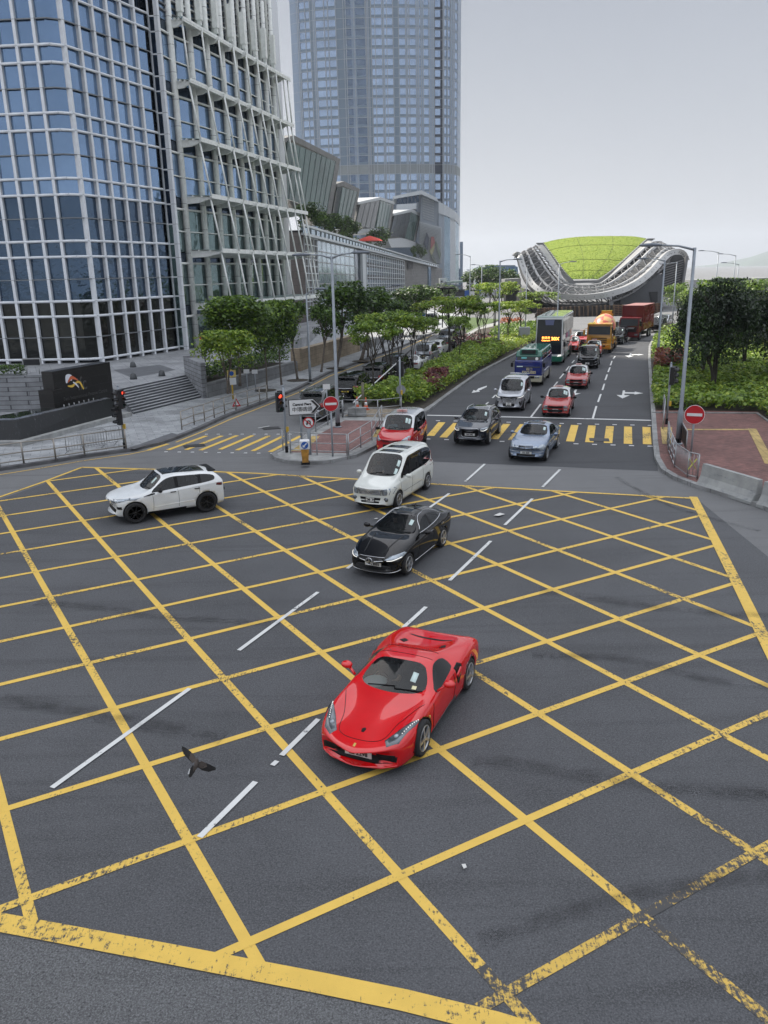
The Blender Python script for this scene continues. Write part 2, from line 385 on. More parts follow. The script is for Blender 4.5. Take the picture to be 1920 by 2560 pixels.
# ---- yellow box junction
OO = Vector((-12.006, 25.16)); AA = Vector((2.083, 1.190)); BB = Vector((1.255, -2.064))
poly = [Vector((p.x, p.y)) for p in P2(BOXP)]
def clip_line(o, d):
 ts = []
 for i in range(len(poly)):
  p, q = poly[i], poly[(i + 1) % len(poly)]; e = q - p; den = d.x * e.y - d.y * e.x
  if abs(den) < 1e-9: continue
  t = ((p.x - o.x) * e.y - (p.y - o.y) * e.x) / den; u = ((p.x - o.x) * d.y - (p.y - o.y) * d.x) / den
  if 0 <= u <= 1: ts.append(t)
 return (min(ts), max(ts)) if len(ts) >= 2 else None
bm = NB(); bw_ = NB()
for i in range(-4, 12):
 r = clip_line(OO + AA * i, BB)
 if not r: continue
 cut = min(r[1], 8.55 + .25 * (i % 3)) if i < 4 else r[1]
 strip(bm, OO + AA * i + BB * r[0], OO + AA * i + BB * cut, 0.168, 0.010)
 if cut < r[1]: strip(bw_, OO + AA * i + BB * cut, OO + AA * i + BB * r[1], 0.168, 0.010)
for j in range(-6, 13):
 r = clip_line(OO + BB * j, AA)
 if not r: continue
 a, b = r
 if j >= 9:
  strip(bw_, OO + BB * j + AA * a, OO + BB * j + AA * b, 0.16, 0.014)
 else: strip(bm, OO + BB * j + AA * a, OO + BB * j + AA * b, 0.155, 0.014)
tag(obj('yellow_box_marking', bm, M_yel), kind='structure')
tag(obj('yellow_box_worn_marking', bw_, M_yel_worn), kind='structure')
bm = NB()
pathstrip(bm, P2([(-300, 1345), (0, 1243), (105, 1207), (205, 1169)]), 0.15, 0.018)
pathstrip(bm, P2([(204, 1169), (386, 1174), (640, 1184), (895, 1199), (1120, 1213), (1457, 1232), (1740, 1247)]), 0.16, 0.018)
pathstrip(bm, P2([(1733, 1243), (1785, 1345), (1855, 1485), (1925, 1628), (2150, 2080)]), 0.30, 0.022)
pathstrip(bm, P2([(-300, 2250), (0, 2308), (400, 2383), (800, 2460), (1010, 2503), (1240, 2560), (1500, 2640)]), 0.31, 0.022)
tag(obj('yellow_box_border_marking', bm, M_yel), kind='structure')
# ---- white lane dashes
bm = NB()
for a, b, wd in [((1212, 1161), (1163, 1205), .11), ((1123, 1235), (1070, 1273), .11), ((950, 1360), (868, 1423), .11), ((795, 1482), (597, 1628), .11), ((475, 1723), (130, 1972), .11),
     ((1400, 1175), (1356, 1219), .11), ((1331, 1248), (1262, 1314), .11), ((1227, 1354), (1124, 1453), .11), ((1065, 1519), (1009, 1570), .11), ((796, 1800), (704, 1891), .11), ((693, 1905), (681, 1916), .10), ((639, 1957), (499, 2096), .11),
     ((1491, 1016), (1482, 1047), .12), ((1502, 986), (1495, 1006), .12), ((1511, 960), (1506, 976), .12), ((1518, 937), (1513, 951), .12), ((1525, 919), (1520, 931), .12), ((1530, 903), (1526, 914), .12), ((1538, 891), (1533, 898), .12),
     ((1352, 1011), (1327, 1044), .12), ((1394, 955), (1380, 972), .12), ((1410, 934), (1399, 947), .12), ((1423, 916), (1415, 927), .12), ((1436, 901), (1430, 908), .12), ((1448, 886), (1442, 894), .12),
     ((1221, 1006), (1209, 1017), .12), ((1239, 988), (1231, 996), .12), ((1258, 966), (1250, 974), .12),
     ((674, 1066), (645, 1071), .10), ((1068, 1039), (1350, 1045), .28), ((1350, 1045), (1633, 1052), .28)]:
 strip(bm, G(*a), G(*b), wd, 0.026)
def arrow(bm, base, tip, turn=None, w=0.16):
 """straight arrow, with an optional side branch (+1 left, -1 right of travel)"""
 a, b = G(*base), G(*tip); d = Vector((b.x - a.x, b.y - a.y)); L = d.length; d.normalize(); n = Vector((-d.y, d.x))
 def q(u, v): p = Vector((a.x, a.y)) + d * u + n * v; return (p.x, p.y)
 sheet(bm, [q(0, -w / 2), q(L * .6, -w / 2), q(L * .6, w / 2), q(0, w / 2)], 0.026)
 sheet(bm, [q(L * .6, -.45), q(L, 0), q(L * .6, .45)], 0.027)
 if turn:
  s = turn
  sheet(bm, [q(L * .22, s * w / 2), q(L * .40, s * w / 2), q(L * .40, s * .75), q(L * .22, s * .75)], 0.028)
  sheet(bm, [q(L * .12, s * .75), q(L * .5, s * .75), q(L * .31, s * 1.35)], 0.029)
arrow(bm, (1560, 977), (1556, 997), 1); arrow(bm, (1577, 884), (1572, 894), 1); arrow(bm, (1440, 975), (1433, 990), None)
p = [G(x, y) for x, y in [(1217, 965), (1196, 972), (1190, 978), (1184, 976), (1179, 983), (1200, 980), (1197, 977), (1203, 975), (1217, 968)]]
sheet(bm, [(v.x, v.y) for v in p], 0.026)
tag(obj('white_lane_marking', bm, M_wht), kind='structure')
# ---- yellow crossing bars and their white studs
bm = NB()
for a, b, wd in [((1105, 1056), (1076, 1090), .42), ((1142, 1058), (1108, 1094), .42), ((1185, 1060), (1150, 1096), .42), ((1267, 1060), (1236, 1098), .42), ((1309, 1061), (1280, 1100), .42), ((1352, 1062), (1327, 1101), .42), ((1394, 1063), (1372, 1102), .42), ((1437, 1063), (1425, 1104), .42), ((1480, 1064), (1473, 1106), .42), ((1525, 1066), (1520, 1108), .42), ((1570, 1067), (1570, 1110), .42), ((1616, 1068), (1618, 1111), .42),
     ((420, 1110), (371, 1126), .26), ((516, 1090), (420, 1125), .26), ((555, 1090), (465, 1125), .26), ((593, 1089), (501, 1126), .26), ((632, 1089), (550, 1124), .26), ((673, 1090), (592, 1126), .26), ((709, 1090), (632, 1128), .26), ((752, 1090), (675, 1130), .26)]:
 strip(bm, G(*a), G(*b), wd, 0.012)
tag(obj('crossing_marking', bm, M_yel), kind='structure')
bm = NB()
for k in range(13):
 for y0, y1 in ((1052, 1064), (1098, 1116)):
  x0, x1 = 1095, 1625; t = k / 12
  px = x0 + (x1 - x0) * t - (25 * (1 - t) if y1 == 1116 else 0); py = y0 + (y1 - y0) * t
  p = G(px, py); box(bm, (p.x, p.y, 0.012), (0.24, 0.12, 0.016), R_(-12))
for k in range(9):
 for (xa, ya), (xb, yb) in (((516, 1086), (755, 1086)), ((415, 1130), (680, 1134))):
  p = G(xa + (xb - xa) * k / 8, ya + (yb - ya) * k / 8); box(bm, (p.x, p.y, 0.012), (0.16, 0.1, 0.016))
tag(obj('crossing_stud_marking', bm, mat('white_stud', (0.7, 0.7, 0.7), 0.5)), kind='structure')
bm = NB()
pathstrip(bm, P2([(-200, 1206), (0, 1187), (101, 1171), (203, 1153), (324, 1136), (372, 1126)]), 0.10, 0.012)
pathstrip(bm, P2([(440, 1106), (505, 1080), (575, 1049), (675, 1010), (745, 982), (825, 940), (885, 918), (943, 895), (1003, 875), (1080, 838)]), 0.12, 0.012)
tag(obj('kerbside_marking', bm, M_yel), kind='structure')
# manholes and gully covers set in the road
M_iron = mat('cast_iron', (0.05, 0.05, 0.052), 0.6, 0.4, var=0.3, vscale=10)
for (x, y, lx, ly, rz, lab) in [(678, 1071, 1.0, .75, .3, 'dark rectangular iron cover in the side road left of the island'), (486, 1115, 1.1, .7, .35, 'dark iron cover across the left crossing bars'), (1498, 1100, 1.0, .8, -.2, 'grey iron cover between the right crossing bars')]:
 p = G(x, y); b = NB(); box(b, (0, 0, 0.008), (lx, ly, 0.018)); box(b, (0, 0, 0.012), (lx * .86, ly * .84, 0.018))
 tag(obj('manhole_cover', b, M_iron, loc=(p.x, p.y, 0.004), rz=rz), lab, 'manhole cover')
# ---- left pavement
KP = [(-400, 1215), (-150, 1194), (0, 1177), (101, 1162), (203, 1145), (324, 1129), (400, 1112), (435, 1100), (500, 1074), (569, 1042), (670, 1004), (740, 976), (819, 935), (880, 913), (938, 891), (998, 871), (1050, 848), (1077, 836), (1137, 815), (1180, 795)]
kp = P2(KP); bm = NB()
prism(bm, [(p.x, p.y) for p in kp] + [(-10, 330), (-260, 330), (-260, 20)], -0.05, 0.14)
tag(obj('pavement', bm, M_pave), kind='structure')
bm = NB(); pathstrip(bm, [(p.x - 0.06, p.y + 0.06) for p in kp], 0.30, -0.04, 0.15)
tag(obj('kerb', bm, M_kerbdk), kind='structure')
bm = NB(); sheet(bm, P2([(318, 1120), (345, 1112), (430, 1082), (443, 1086), (418, 1098), (335, 1123)], 0.14), 0.146)
tag(obj('pavement_patch', bm, M_ramp), kind='structure')
# ---- central island and median
isl = [(686, 1140), (690, 1147), (701, 1152), (725, 1157), (762, 1160), (795, 1159), (824, 1156), (885, 1143), (932, 1120), (952, 1098), (962, 1070), (968, 1047), (1052, 1036), (1065, 1030), (1130, 981), (1200, 932), (1265, 898), (1330, 865), (1385, 838), (1430, 815), (1400, 800), (1260, 803), (1200, 818), (1153, 845), (1117, 877), (1075, 905), (1038, 933), (985, 965), (934, 992), (880, 1025), (853, 1043), (789, 1080), (730, 1116)]
pi_ = P2(isl); bm = NB(); prism(bm, [(p.x, p.y) for p in pi_], -0.05, 0.13)
tag(obj('median_island', bm, M_conc), kind='structure')
bm = NB(); pathstrip(bm, [(p.x, p.y) for p in P2(isl[:20])], 0.28, -0.04, 0.15); pathstrip(bm, [(p.x, p.y) for p in P2(isl[20:] + isl[:1])], 0.25, -0.04, 0.15)
tag(obj('island_kerb', bm, M_kerb), kind='structure')
bm = NB(); sheet(bm, P2([(724, 1131), (868, 1133), (925, 1103), (948, 1068), (960, 1052), (862, 1051), (795, 1087), (742, 1118)], 0.13), 0.136)
tag(obj('island_paving', bm, M_redpave2), kind='structure')
bm = NB()
sheet(bm, P2([(726, 1128), (762, 1128), (800, 1091), (781, 1090)], 0.13), 0.141); sheet(bm, P2([(926, 1094), (944, 1072), (958, 1070), (948, 1092)], 0.13), 0.141)
tag(obj('island_tactile_paving', bm, M_tact), kind='structure')
bm = NB(); sheet(bm, P2([(860, 1040), (965, 1044), (1050, 1034), (1058, 1024), (900, 1022)], 0.13), 0.136)
tag(obj('median_soil_strip', bm, M_sand), kind='structure')
bm = NB(); sheet(bm, P2([(905, 1021), (1058, 1023), (1130, 979), (1200, 929), (1265, 895), (1330, 862), (1395, 830), (1250, 812), (1195, 824), (1155, 850), (1120, 882), (1078, 910), (1040, 938), (960, 985)], 0.13), 0.138)
tag(obj('median_soil', bm, M_soil), kind='structure')
bm = NB(); sheet(bm, P2([(1100, 790), (1250, 800), (1215, 815), (1160, 838), (1130, 830)], 0.0), 0.142)
tag(obj('lawn_patch', bm, M_lawn), kind='structure')
# ---- right plaza
plz = [(1660, 1178), (1645, 1150), (1640, 1110), (1636, 1050), (1633, 1030), (1893, 1034), (1960, 1085), (2300, 1300), (2300, 1420), (1890, 1262), (1740, 1215), (1690, 1196)]
bm = NB(); prism(bm, [(p.x, p.y) for p in P2(plz)], -0.05, 0.13); tag(obj('plaza_right', bm, M_redpave), kind='structure')
bm = NB(); pathstrip(bm, P2([(2300, 1422), (1895, 1266), (1742, 1218), (1690, 1198)] + KR[:6]), 0.25, -0.04, 0.15); pathstrip(bm, P2(KR[5:]), 0.22, -0.04, 0.15)
tag(obj('plaza_kerb', bm, M_kerb), kind='structure')
bm = NB(); pathstrip(bm, P2([(1630, 1032), (1893, 1034), (1965, 1086)], 0.13), 0.16, 0.0, 0.19); tag(obj('plaza_edge_kerb', bm, M_kerb), kind='structure')
bm = NB()
sheet(bm, P2([(1651, 1068), (1680, 1068), (1681, 1110), (1656, 1110)], 0.13), 0.141)
pathstrip(bm, P2([(1700, 1074), (1890, 1074)], 0.13), 0.34, 0.139); pathstrip(bm, P2([(1880, 1072), (1925, 1160)], 0.13), 0.42, 0.143)
tag(obj('plaza_tactile_paving', bm, M_tact), kind='structure')
bm = NB(); sheet(bm, [(v.x, v.y) for v in P2([(1636, 1028), (1893, 1032), (1960, 1084), (2300, 1300)])] + [(120, 60), (160, 140), (60, 140)] + [(v.x, v.y) for v in P2([(1690, 812), (1650, 831), (1632, 850), (1625, 868), (1625, 900), (1631, 985)])], 0.10)
tag(obj('planting_bed', bm, M_soil), kind='structure')
M_rub = film_mat('tyre_rubber_film', (.014, .014, .015), .15, 1.1)
bm = NB(); z_ = .030
for pts, wd in [([(1180, 1905), (1300, 1915), (1515, 1950), (1720, 1975), (1960, 1990)], .34), ([(1200, 2355), (1380, 2300), (1557, 2245), (1810, 2203), (1960, 2195)], .26), ([(1350, 1480), (1480, 1495), (1640, 1520), (1930, 1545)], .4), ([(1330, 1640), (1560, 1650), (1760, 1700), (1930, 1720)], .3), ([(0, 1752), (120, 1768), (300, 1800), (560, 1850)], .4), ([(90, 1510), (240, 1520), (420, 1545), (700, 1560)], .32), ([(1540, 1195), (1620, 1240), (1700, 1275), (1900, 1330)], .2)]:
 for q in (1.5, 1.0, .55): z_ += .0007; pathstrip(bm, [v.xy for v in smooth_path(P2(pts), 6)], wd * q, z_)
tag(obj('tyre_marking', bm, M_rub), kind='structure')
# litter specks on the road
for x, y, s in [(1161, 2173, .05), (1248, 1290, .2), (940, 1300, .07)]:
 p = G(x, y); b = NB(); plate(b, [(-s, -s * .6, 0), (s, -s * .5, 0), (s * .8, s * .5, .01), (-s * .9, s * .6, 0)], .004)
 tag(obj('litter', b, mat('litter_paper', (0.6, 0.6, 0.58), 0.8), loc=(p.x, p.y, 0.055), rz=x), 'pale scrap of litter lying on the yellow grid', 'litter', 'scraps of litter on the junction')
# ---- distant hills
M_hill = mat('far_hill', (0.06, 0.09, 0.06), 0.95, var=0.3, vscale=0.01)
bm = NB(); rnd = random.Random(5)
def ridge(bm, prof, Y, depth):
 P = [AT(x, y, Y) for x, y in prof]
 for i in range(len(P) - 1):
  a, b = P[i], P[i + 1]
  face(bm, [(a.x, a.y - depth, 0), (b.x, b.y - depth, 0), b, a]); face(bm, [a, b, (b.x, b.y + depth, 0), (a.x, a.y + depth, 0)])
ridge(bm, [(1700, 692), (1740, 678), (1790, 668), (1830, 672), (1850, 664), (1880, 652), (1930, 632), (2000, 600), (2100, 560), (2300, 590), (2600, 680)], 4200, 900)
ridge(bm, [(1400, 694), (1600, 690), (1700, 684), (1760, 676), (1800, 668), (1830, 676), (1900, 684), (2000, 690)], 5200, 700)
tag(obj('hills', bm, M_hill), kind='structure')
# ================================================================ BUILDINGS
M_alu = mat('pale_aluminium', (0.74, 0.77, 0.81), 0.4, 0.0, var=0.06, vscale=1.5)
M_alu2 = mat('weathered_white_steel', (0.80, 0.82, 0.79), 0.5, 0.0, var=0.09, vscale=2.5)
M_steel = mat('galvanised_steel', (0.36, 0.37, 0.38), 0.42, 0.55, var=0.12, vscale=4)
M_steelblue = mat('grey_painted_pole', (0.27, 0.30, 0.335), 0.5, 0.25, var=0.1, vscale=3)
M_black = mat('black_plastic', (0.012, 0.012, 0.013), 0.45)
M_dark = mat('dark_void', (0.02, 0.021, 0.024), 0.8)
def glass_wall(name, tint, rough=0.06, metal=0.9, wav=0.05, sc_=0.35):
 t = NT(name); t.bump(t.noise(sc_, 3, 0.5), wav, 1.0)
 v = t.noise(0.13, 2); t.col(t.mix(t.ramp(v, [(0.35, 0.0), (0.65, 1.0)]), tuple(x * 0.86 for x in tint), tuple(min(1, x * 1.1) for x in tint)))
 return t.set(Roughness=rough, Metallic=metal)
M_gl_blue = glass_wall('blue_curtain_glass', (0.27, 0.40, 0.60))
M_gl_mid = glass_wall('mid_glass_dark_reflection', (0.085, 0.13, 0.195), 0.05, 0.85, 0.10, 0.9)  # tint darkened to paint dark reflections into the middle floors
M_gl_low = glass_wall('low_glass_dark_reflection', (0.035, 0.038, 0.036), 0.05, 0.6, 0.08, 0.9)  # near-black tint paints in reflected trees and buildings on the lowest floors
M_gl_navy = glass_wall('navy_recess_glass', (0.035, 0.06, 0.10), 0.05, 0.85)
M_gl_green = glass_wall('green_grey_glass', (0.16, 0.23, 0.235), 0.06, 0.85, 0.08)
M_gl_pale = glass_wall('pale_glass', (0.30, 0.39, 0.46), 0.08, 0.8)
M_frit = mat('frosted_canopy_glass', (0.28, 0.36, 0.34), 0.25, var=0.1, vscale=1.5)
M_rust = mat('rust_stain', (0.30, 0.13, 0.05), 0.8, var=0.4, vscale=9)
PZ = 1.3
ifc = empty('office_tower', 'tall glass office tower with white column grid and stepped canopies on the left', 'office tower', (-35, 95, 0))
def child(o, par):
 o.parent = par; o.matrix_parent_inverse = Matrix.Translation(par.location).inverted() if par.rotation_euler.z == 0 else par.matrix_world.inverted()
 return o
def V2(x, y): return Vector((x, y))
bdir = V2(sin(R_(23)), cos(R_(23))); C0 = V2(-25.3, 74.0); SPB = 1.85
colsB = [C0 + bdir * SPB * k for k in range(6)]; Bend = C0 + bdir * SPB * 6
K = V2(-26.35, 73.42)
adir = V2(-1, 0.075).normalized()
colsA = [K + adir * (1.17 + 1.62 * k) for k in range(26)]
N = V2(-20.15, 85.1)
cx_ = [478, 522, 560, 594, 623, 649, 672, 692, 709]; colsC = []
for k, x in enumerate(cx_):
 Y = 87.3 + 3.0 * k; d = ray(x, 701); colsC.append(V2(d.x / d.y * Y, Y))
d = ray(724, 701); W1 = V2(d.x / d.y * 121, 121.0)
# regular floor levels
tubes = [1.65, 5.42, 6.72]; thins = [3.6, 8.6]
for k in range(1, 9): tubes += [5.42 + 5.06 * k, 6.72 + 5.06 * k]; thins.append(8.6 + 5.06 * k)
TOPZ = 33.5
tubes = [z for z in tubes if z < TOPZ]; thins = [z for z in thins if z < TOPZ]
levels = sorted(tubes + thins)
def inward(a, b):
 d = (b - a).normalized(); n = Vector((-d.y, d.x)); c = Vector((-45, 100)) - (a + b) / 2
 return n if n.dot(c) > 0 else -n
# core body behind the glazing, carried up to full height
core_in = 1.0
body = [colsA[-1] + V2(-2, 2), colsA[0] + V2(0.3, 1.0), K + V2(-.2, 1.0), C0 + V2(-.9, .5), Bend + V2(-.9, .4), N + V2(-1.4, 1.0)] + [c + V2(-1.0, 0.4) for c in colsC] + [W1 + V2(-1.2, 0), V2(-17.5, 133), V2(-72, 135)]
bm = NB(); prism(bm, [(p.x, p.y) for p in body], PZ - 1.2, 52); child(obj('core_wall', bm, M_gl_navy), ifc)
bm = NB(); prism(bm, [(p.x, p.y) for p in body], 52.0, 230); child(obj('upper_storeys', bm, mat('upper_cladding_backlit', (0.05, 0.065, 0.09), 0.3, 0.2)), ifc)  # colour darkened to stand for backlight, for reflections in car paint
# columns of the two left faces
def col_box(p, n, w=0.34, dep=0.40, z0=PZ, z1=TOPZ, name='column', mt=None):
 b = NB(); ang = math.atan2(n.y, n.x)
 c = p + n * 0.12
 box(b, (c.x, c.y, (z0 + z1) / 2), (dep, w, z1 - z0), ang)
 for z in levels:           # panel joints
  if z < z1: box(b, (c.x, c.y, z), (dep + .006, w + .006, 0.035), ang, 1)
 return child(obj(name, b, [mt or M_alu, mat('joint_grey', (0.2, 0.21, 0.22), 0.6)]), ifc)
nA = inward(colsA[0], colsA[4]); nB = inward(colsB[0], colsB[5]); nK = inward(K, C0)
for p in colsA: col_box(p, nA, 0.25)
for p in colsB: col_box(p, nB, 0.25)
col_box(N, inward(colsC[0], colsC[4]), 0.36, 0.42, z1=52)
# transoms: one part per floor line and face
runs = [('A', colsA[::-1] + [K]), ('B', [K] + colsB + [Bend])]
nNot = (N - Bend)
for nm, pts in runs:
 for z in tubes:
  b = NB()
  for i in range(len(pts) - 1): tube(b, [(pts[i].x, pts[i].y, z), (pts[i + 1].x, pts[i + 1].y, z)], 0.115, 8)
  child(obj('transom', b, M_alu), ifc)
 for z in thins:
  b = NB()
  for i in range(len(pts) - 1): bar(b, (pts[i].x, pts[i].y, z), (pts[i + 1].x, pts[i + 1].y, z), 0.10, 0.09)
  child(obj('transom', b, mat('grey_transom', (0.20, 0.215, 0.23), 0.45, 0.3)), ifc)
b = NB()
mid_n = Bend + nNot * 0.5 + V2(-.5, .5)
for z in levels: bar(b, (Bend.x, Bend.y, z), (mid_n.x, mid_n.y, z), 0.10); bar(b, (mid_n.x, mid_n.y, z), (N.x, N.y, z), 0.12)
bar(b, (mid_n.x, mid_n.y, PZ), (mid_n.x, mid_n.y, TOPZ + 15), 0.16)
child(obj('recess_frame', b, M_alu), ifc)
# glass panes
pane_q = []
rnd = random.Random(3)
def panes(pts, n, inset, lv, pick):
 for i in range(len(pts) - 1):
  a, c = pts[i] + n * inset, pts[i + 1] + n * inset
  for j in range(len(lv) - 1):
   z0, z1 = lv[j] + 0.05, lv[j + 1] - 0.05
   j1, j2 = rnd.uniform(-.012, .012), rnd.uniform(-.012, .012)
   q = [Vector((a.x + n.x * j1, a.y + n.y * j1, z0)), Vector((c.x + n.x * j2, c.y + n.y * j2, z0)), Vector((c.x, c.y, z1)), Vector((a.x, a.y, z1))]
   pane_q.append((q, pick((z0 + z1) / 2)))
def pickAB(z): return M_gl_low if z < 6.6 else (M_gl_mid if z < 15.3 else M_gl_blue)  # darker tints lower down stand for reflected surroundings
lvAB = [PZ + .1] + levels
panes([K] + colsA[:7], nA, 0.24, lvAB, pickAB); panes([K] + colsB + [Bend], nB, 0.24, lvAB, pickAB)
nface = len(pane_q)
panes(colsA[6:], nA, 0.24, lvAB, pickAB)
panes([Bend, mid_n, N], V2(-.2, 1.0).normalized(), 0.1, lvAB, lambda z: M_gl_navy if z > 13 else M_gl_green)
# ---- canopied face
cz = [HGT(colsC[0], y) for y in (762, 631, 496, 355, 208, 55)]
out = [4.3, 3.65, 2.9, 2.2, 1.55, 1.35]
dC = (colsC[8] - colsC[0]).normalized(); oC = V2(dC.y, -dC.x)          # outward
nC = -oC
for k, p in enumerate(colsC):
 b = NB(); tube(b, [(p.x, p.y, PZ), (p.x, p.y, 52)], 0.33, 14)
 for j in range(22): lathe(b, [(0.335, PZ + 2.4 * j), (0.335, PZ + 2.4 * j + 0.05)], 14, c=(p.x, p.y, 0), mi=1)
 child(obj('round_column', b, [M_alu2, mat('joint_grey', (0.2, 0.21, 0.22), 0.6)]), ifc)
Cpts = [N] + colsC
lvC = []
for z in cz: lvC += [z - 1.1, z + 2.0]
lvC = sorted(lvC + cz); lvC = [PZ] + lvC + [lvC[-1] + 3.2, 52]
panes(Cpts, nC, 0.20, lvC, lambda z: M_gl_navy if any(-1.2 < z - c < 0.05 for c in cz) else (M_gl_green if z < cz[2] else M_gl_blue))
for z in cz:
 for zz, r in ((z - 1.1, 0.12), (z + 2.0, 0.07)):
  b = NB()
  for i in range(len(Cpts) - 1): tube(b, [(Cpts[i].x, Cpts[i].y, zz), (Cpts[i + 1].x, Cpts[i + 1].y, zz)], r, 7)
  child(obj('transom', b, M_alu2), ifc)
endC = colsC[8] + dC * 1.6; staC = colsC[0] - dC * 0.3
for k, z in enumerate(cz):
 w_ = out[k]; b = NB()
 i0, i1 = staC + oC * 0.45, endC + oC * 0.45; o0, o1 = staC + oC * (w_ + .35), endC + oC * (w_ + .35)
 plate(b, [(i0.x, i0.y, z + .28), (o0.x, o0.y, z + .10), (o1.x, o1.y, z + .10), (i1.x, i1.y, z + .28)], 0.05)
 can = child(obj('glass_canopy', b, M_frit), ifc)
 b = NB()
 for t in (0.25, 0.6, 0.97):
  q0, q1 = staC + oC * (0.45 + (w_ - .1) * t), endC + oC * (0.45 + (w_ - .1) * t); zz = z + .16 - .12 * t
  tube(b, [(q0.x, q0.y, zz), (q1.x, q1.y, zz)], 0.12, 7)
 bar(b, (o0.x, o0.y, z + .07), (o1.x, o1.y, z + .02), 0.10, 0.42)
 child(obj('canopy_rail', b, M_alu2), ifc)
 for j, p in enumerate(colsC):
  b = NB(); a, e = p + oC * 0.3, p + oC * (w_ + .15)
  plate(b, [(a.x, a.y, z + .18), (e.x, e.y, z + .03), (e.x, e.y, z - .16), (a.x + (e.x - a.x) * .5, a.y + (e.y - a.y) * .5, z - .5), (a.x, a.y, z - .55)], 0.22)
  if j == 0 and k > 1: box(b, (a.x + oC.x * .35, a.y + oC.y * .35, z - .05), (.3, .17, .34), math.atan2(oC.y, oC.x), 1)
  child(obj('canopy_bracket', b, [M_alu2, M_rust]), ifc)
 if k + 1 < len(cz):
  z2, w2 = cz[k + 1], out[k + 1]
  for p in colsC + [endC - dC * .2]:
   a, e = p + oC * (w_ + .2), p + oC * (w2 + .05)
   b = NB(); tube(b, [(a.x, a.y, z + .1), (e.x, e.y, z2 - .1)], 0.095, 7); child(obj('strut', b, M_alu2), ifc)
# plant floors above the topmost canopy: louvres, half-bay fins and cowls
b = NB(); top = cz[-1]
for i in range(len(Cpts) - 1):
 a, c = Cpts[i], Cpts[i + 1]
 for q in range(14):
  z = top + .8 + q * .55; bar(b, (a.x + nC.x * .15, a.y + nC.y * .15, z), (c.x + nC.x * .15, c.y + nC.y * .15, z), 0.30, 0.10)
child(obj('louvre_bank', b, mat('louvre_grey', (0.16, 0.165, 0.17), 0.6)), ifc)
for i in range(len(colsC) - 1):
 p = (colsC[i] + colsC[i + 1]) / 2
 b = NB(); tube(b, [(p.x, p.y, top + .4), (p.x, p.y, 52)], 0.22, 8); child(obj('fin', b, M_alu2), ifc)
 q = colsC[i] + oC * .75 + dC * 1.0
 b = NB(); box(b, (q.x, q.y, top + 2.6 + .05 * (i % 3)), (0.55, 0.5, 3.1), math.atan2(oC.y, oC.x)); box(b, (q.x, q.y, top + .9), (0.35, 0.3, 0.5), math.atan2(oC.y, oC.x)); tube(b, [(q.x - oC.x * .1, q.y - oC.y * .1, top + .2), (q.x, q.y, top + 1.2)], .07, 6)
 child(obj('cowl', b, M_alu2), ifc)
# ribbed white end wing
b = NB(); e0 = colsC[8] + dC * .5
for i in range(16):
 t = i / 15; p = e0 + (W1 - e0) * t; tube(b, [(p.x, p.y, PZ - 1), (p.x, p.y, 52)], 0.30, 8)
child(obj('ribbed_wall', b, mat('white_ribbed_panel', (0.56, 0.58, 0.60), 0.5, var=0.06)), ifc)
# emit panes: the most visible hundred one by one, the remainder together
order = sorted(range(len(pane_q)), key=lambda i: (i >= nface, i))
rest = {}
cnt = 0
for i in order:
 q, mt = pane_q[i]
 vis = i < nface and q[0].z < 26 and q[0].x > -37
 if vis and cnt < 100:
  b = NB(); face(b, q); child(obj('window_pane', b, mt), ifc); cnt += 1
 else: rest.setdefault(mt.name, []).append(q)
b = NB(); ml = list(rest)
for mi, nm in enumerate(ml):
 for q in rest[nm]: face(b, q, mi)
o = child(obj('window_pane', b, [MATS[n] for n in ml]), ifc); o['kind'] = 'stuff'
# no lobby is built behind the low panes; their darkness is in the glass colour
# ---- raised forecourt, steps, pier, planter walls
bl, br_ = G(335, 1035, .14), G(505, 993, .14); tl, tr = G(285, 973, PZ), G(461, 936, PZ)
b = NB(); prism(b, [(tl.x, tl.y), (tr.x, tr.y), (tr.x + 1.2, tr.y + 2.2), (-13.5, 74), (-9, 100), (-9, 140), (-80, 140), (-80, 58), (-30, 57), (tl.x - 1.5, tl.y + 1)], 0.0, PZ)
tag(obj('forecourt', b, M_plaza), kind='structure')
b = NB(); sheet(b, [(p.x, p.y) for p in P2([(283, 925), (400, 912), (440, 925), (330, 945)], PZ)], PZ + .006); tag(obj('forecourt_strip', b, M_ramp), kind='structure')
ns = 10; M_step = slab_mat('granite_step', (0.34, 0.35, 0.37), 1.2, .3, (0.1, 0.1, 0.11), 0.01, 0, .1); M_riser = mat('dark_step_riser', (0.075, 0.08, 0.09), 0.7, var=.2)  # risers coloured darker than the treads
b = NB()
for k in range(ns):
 t0, t1 = k / ns, (k + 1) / ns; z0, z1 = .14 + (PZ - .14) * k / ns, .14 + (PZ - .14) * (k + 1) / ns
 A0, B0, A1, B1 = bl.lerp(tl, t0), br_.lerp(tr, t0), bl.lerp(tl, t1), br_.lerp(tr, t1)
 face(b, [(A0.x, A0.y, z0), (B0.x, B0.y, z0), (B0.x, B0.y, z1), (A0.x, A0.y, z1)], 1)
 face(b, [(A0.x, A0.y, z1), (B0.x, B0.y, z1), (B1.x, B1.y, z1), (A1.x, A1.y, z1)], 0)
 d_ = (B0 - A0).normalized(); nn = Vector((d_.y, -d_.x, 0)) * .02
face(b, [(bl.x, bl.y, .14), (tl.x, tl.y, .14), (tl.x, tl.y, PZ), (bl.x, bl.y, .16)], 0)
tag(obj('stone_steps', b, [M_step, M_riser]), 'flight of grey granite steps between the black fountain and the stone pier', 'steps')
M_block = slab_mat('rough_stone_blocks', (0.24, 0.25, 0.26), 0.8, 0.34, (0.10, 0.10, 0.105), 0.018, 0, 0.16)
def box_uv(name, b, mt, **kw): return obj(name, b, mt, **kw)
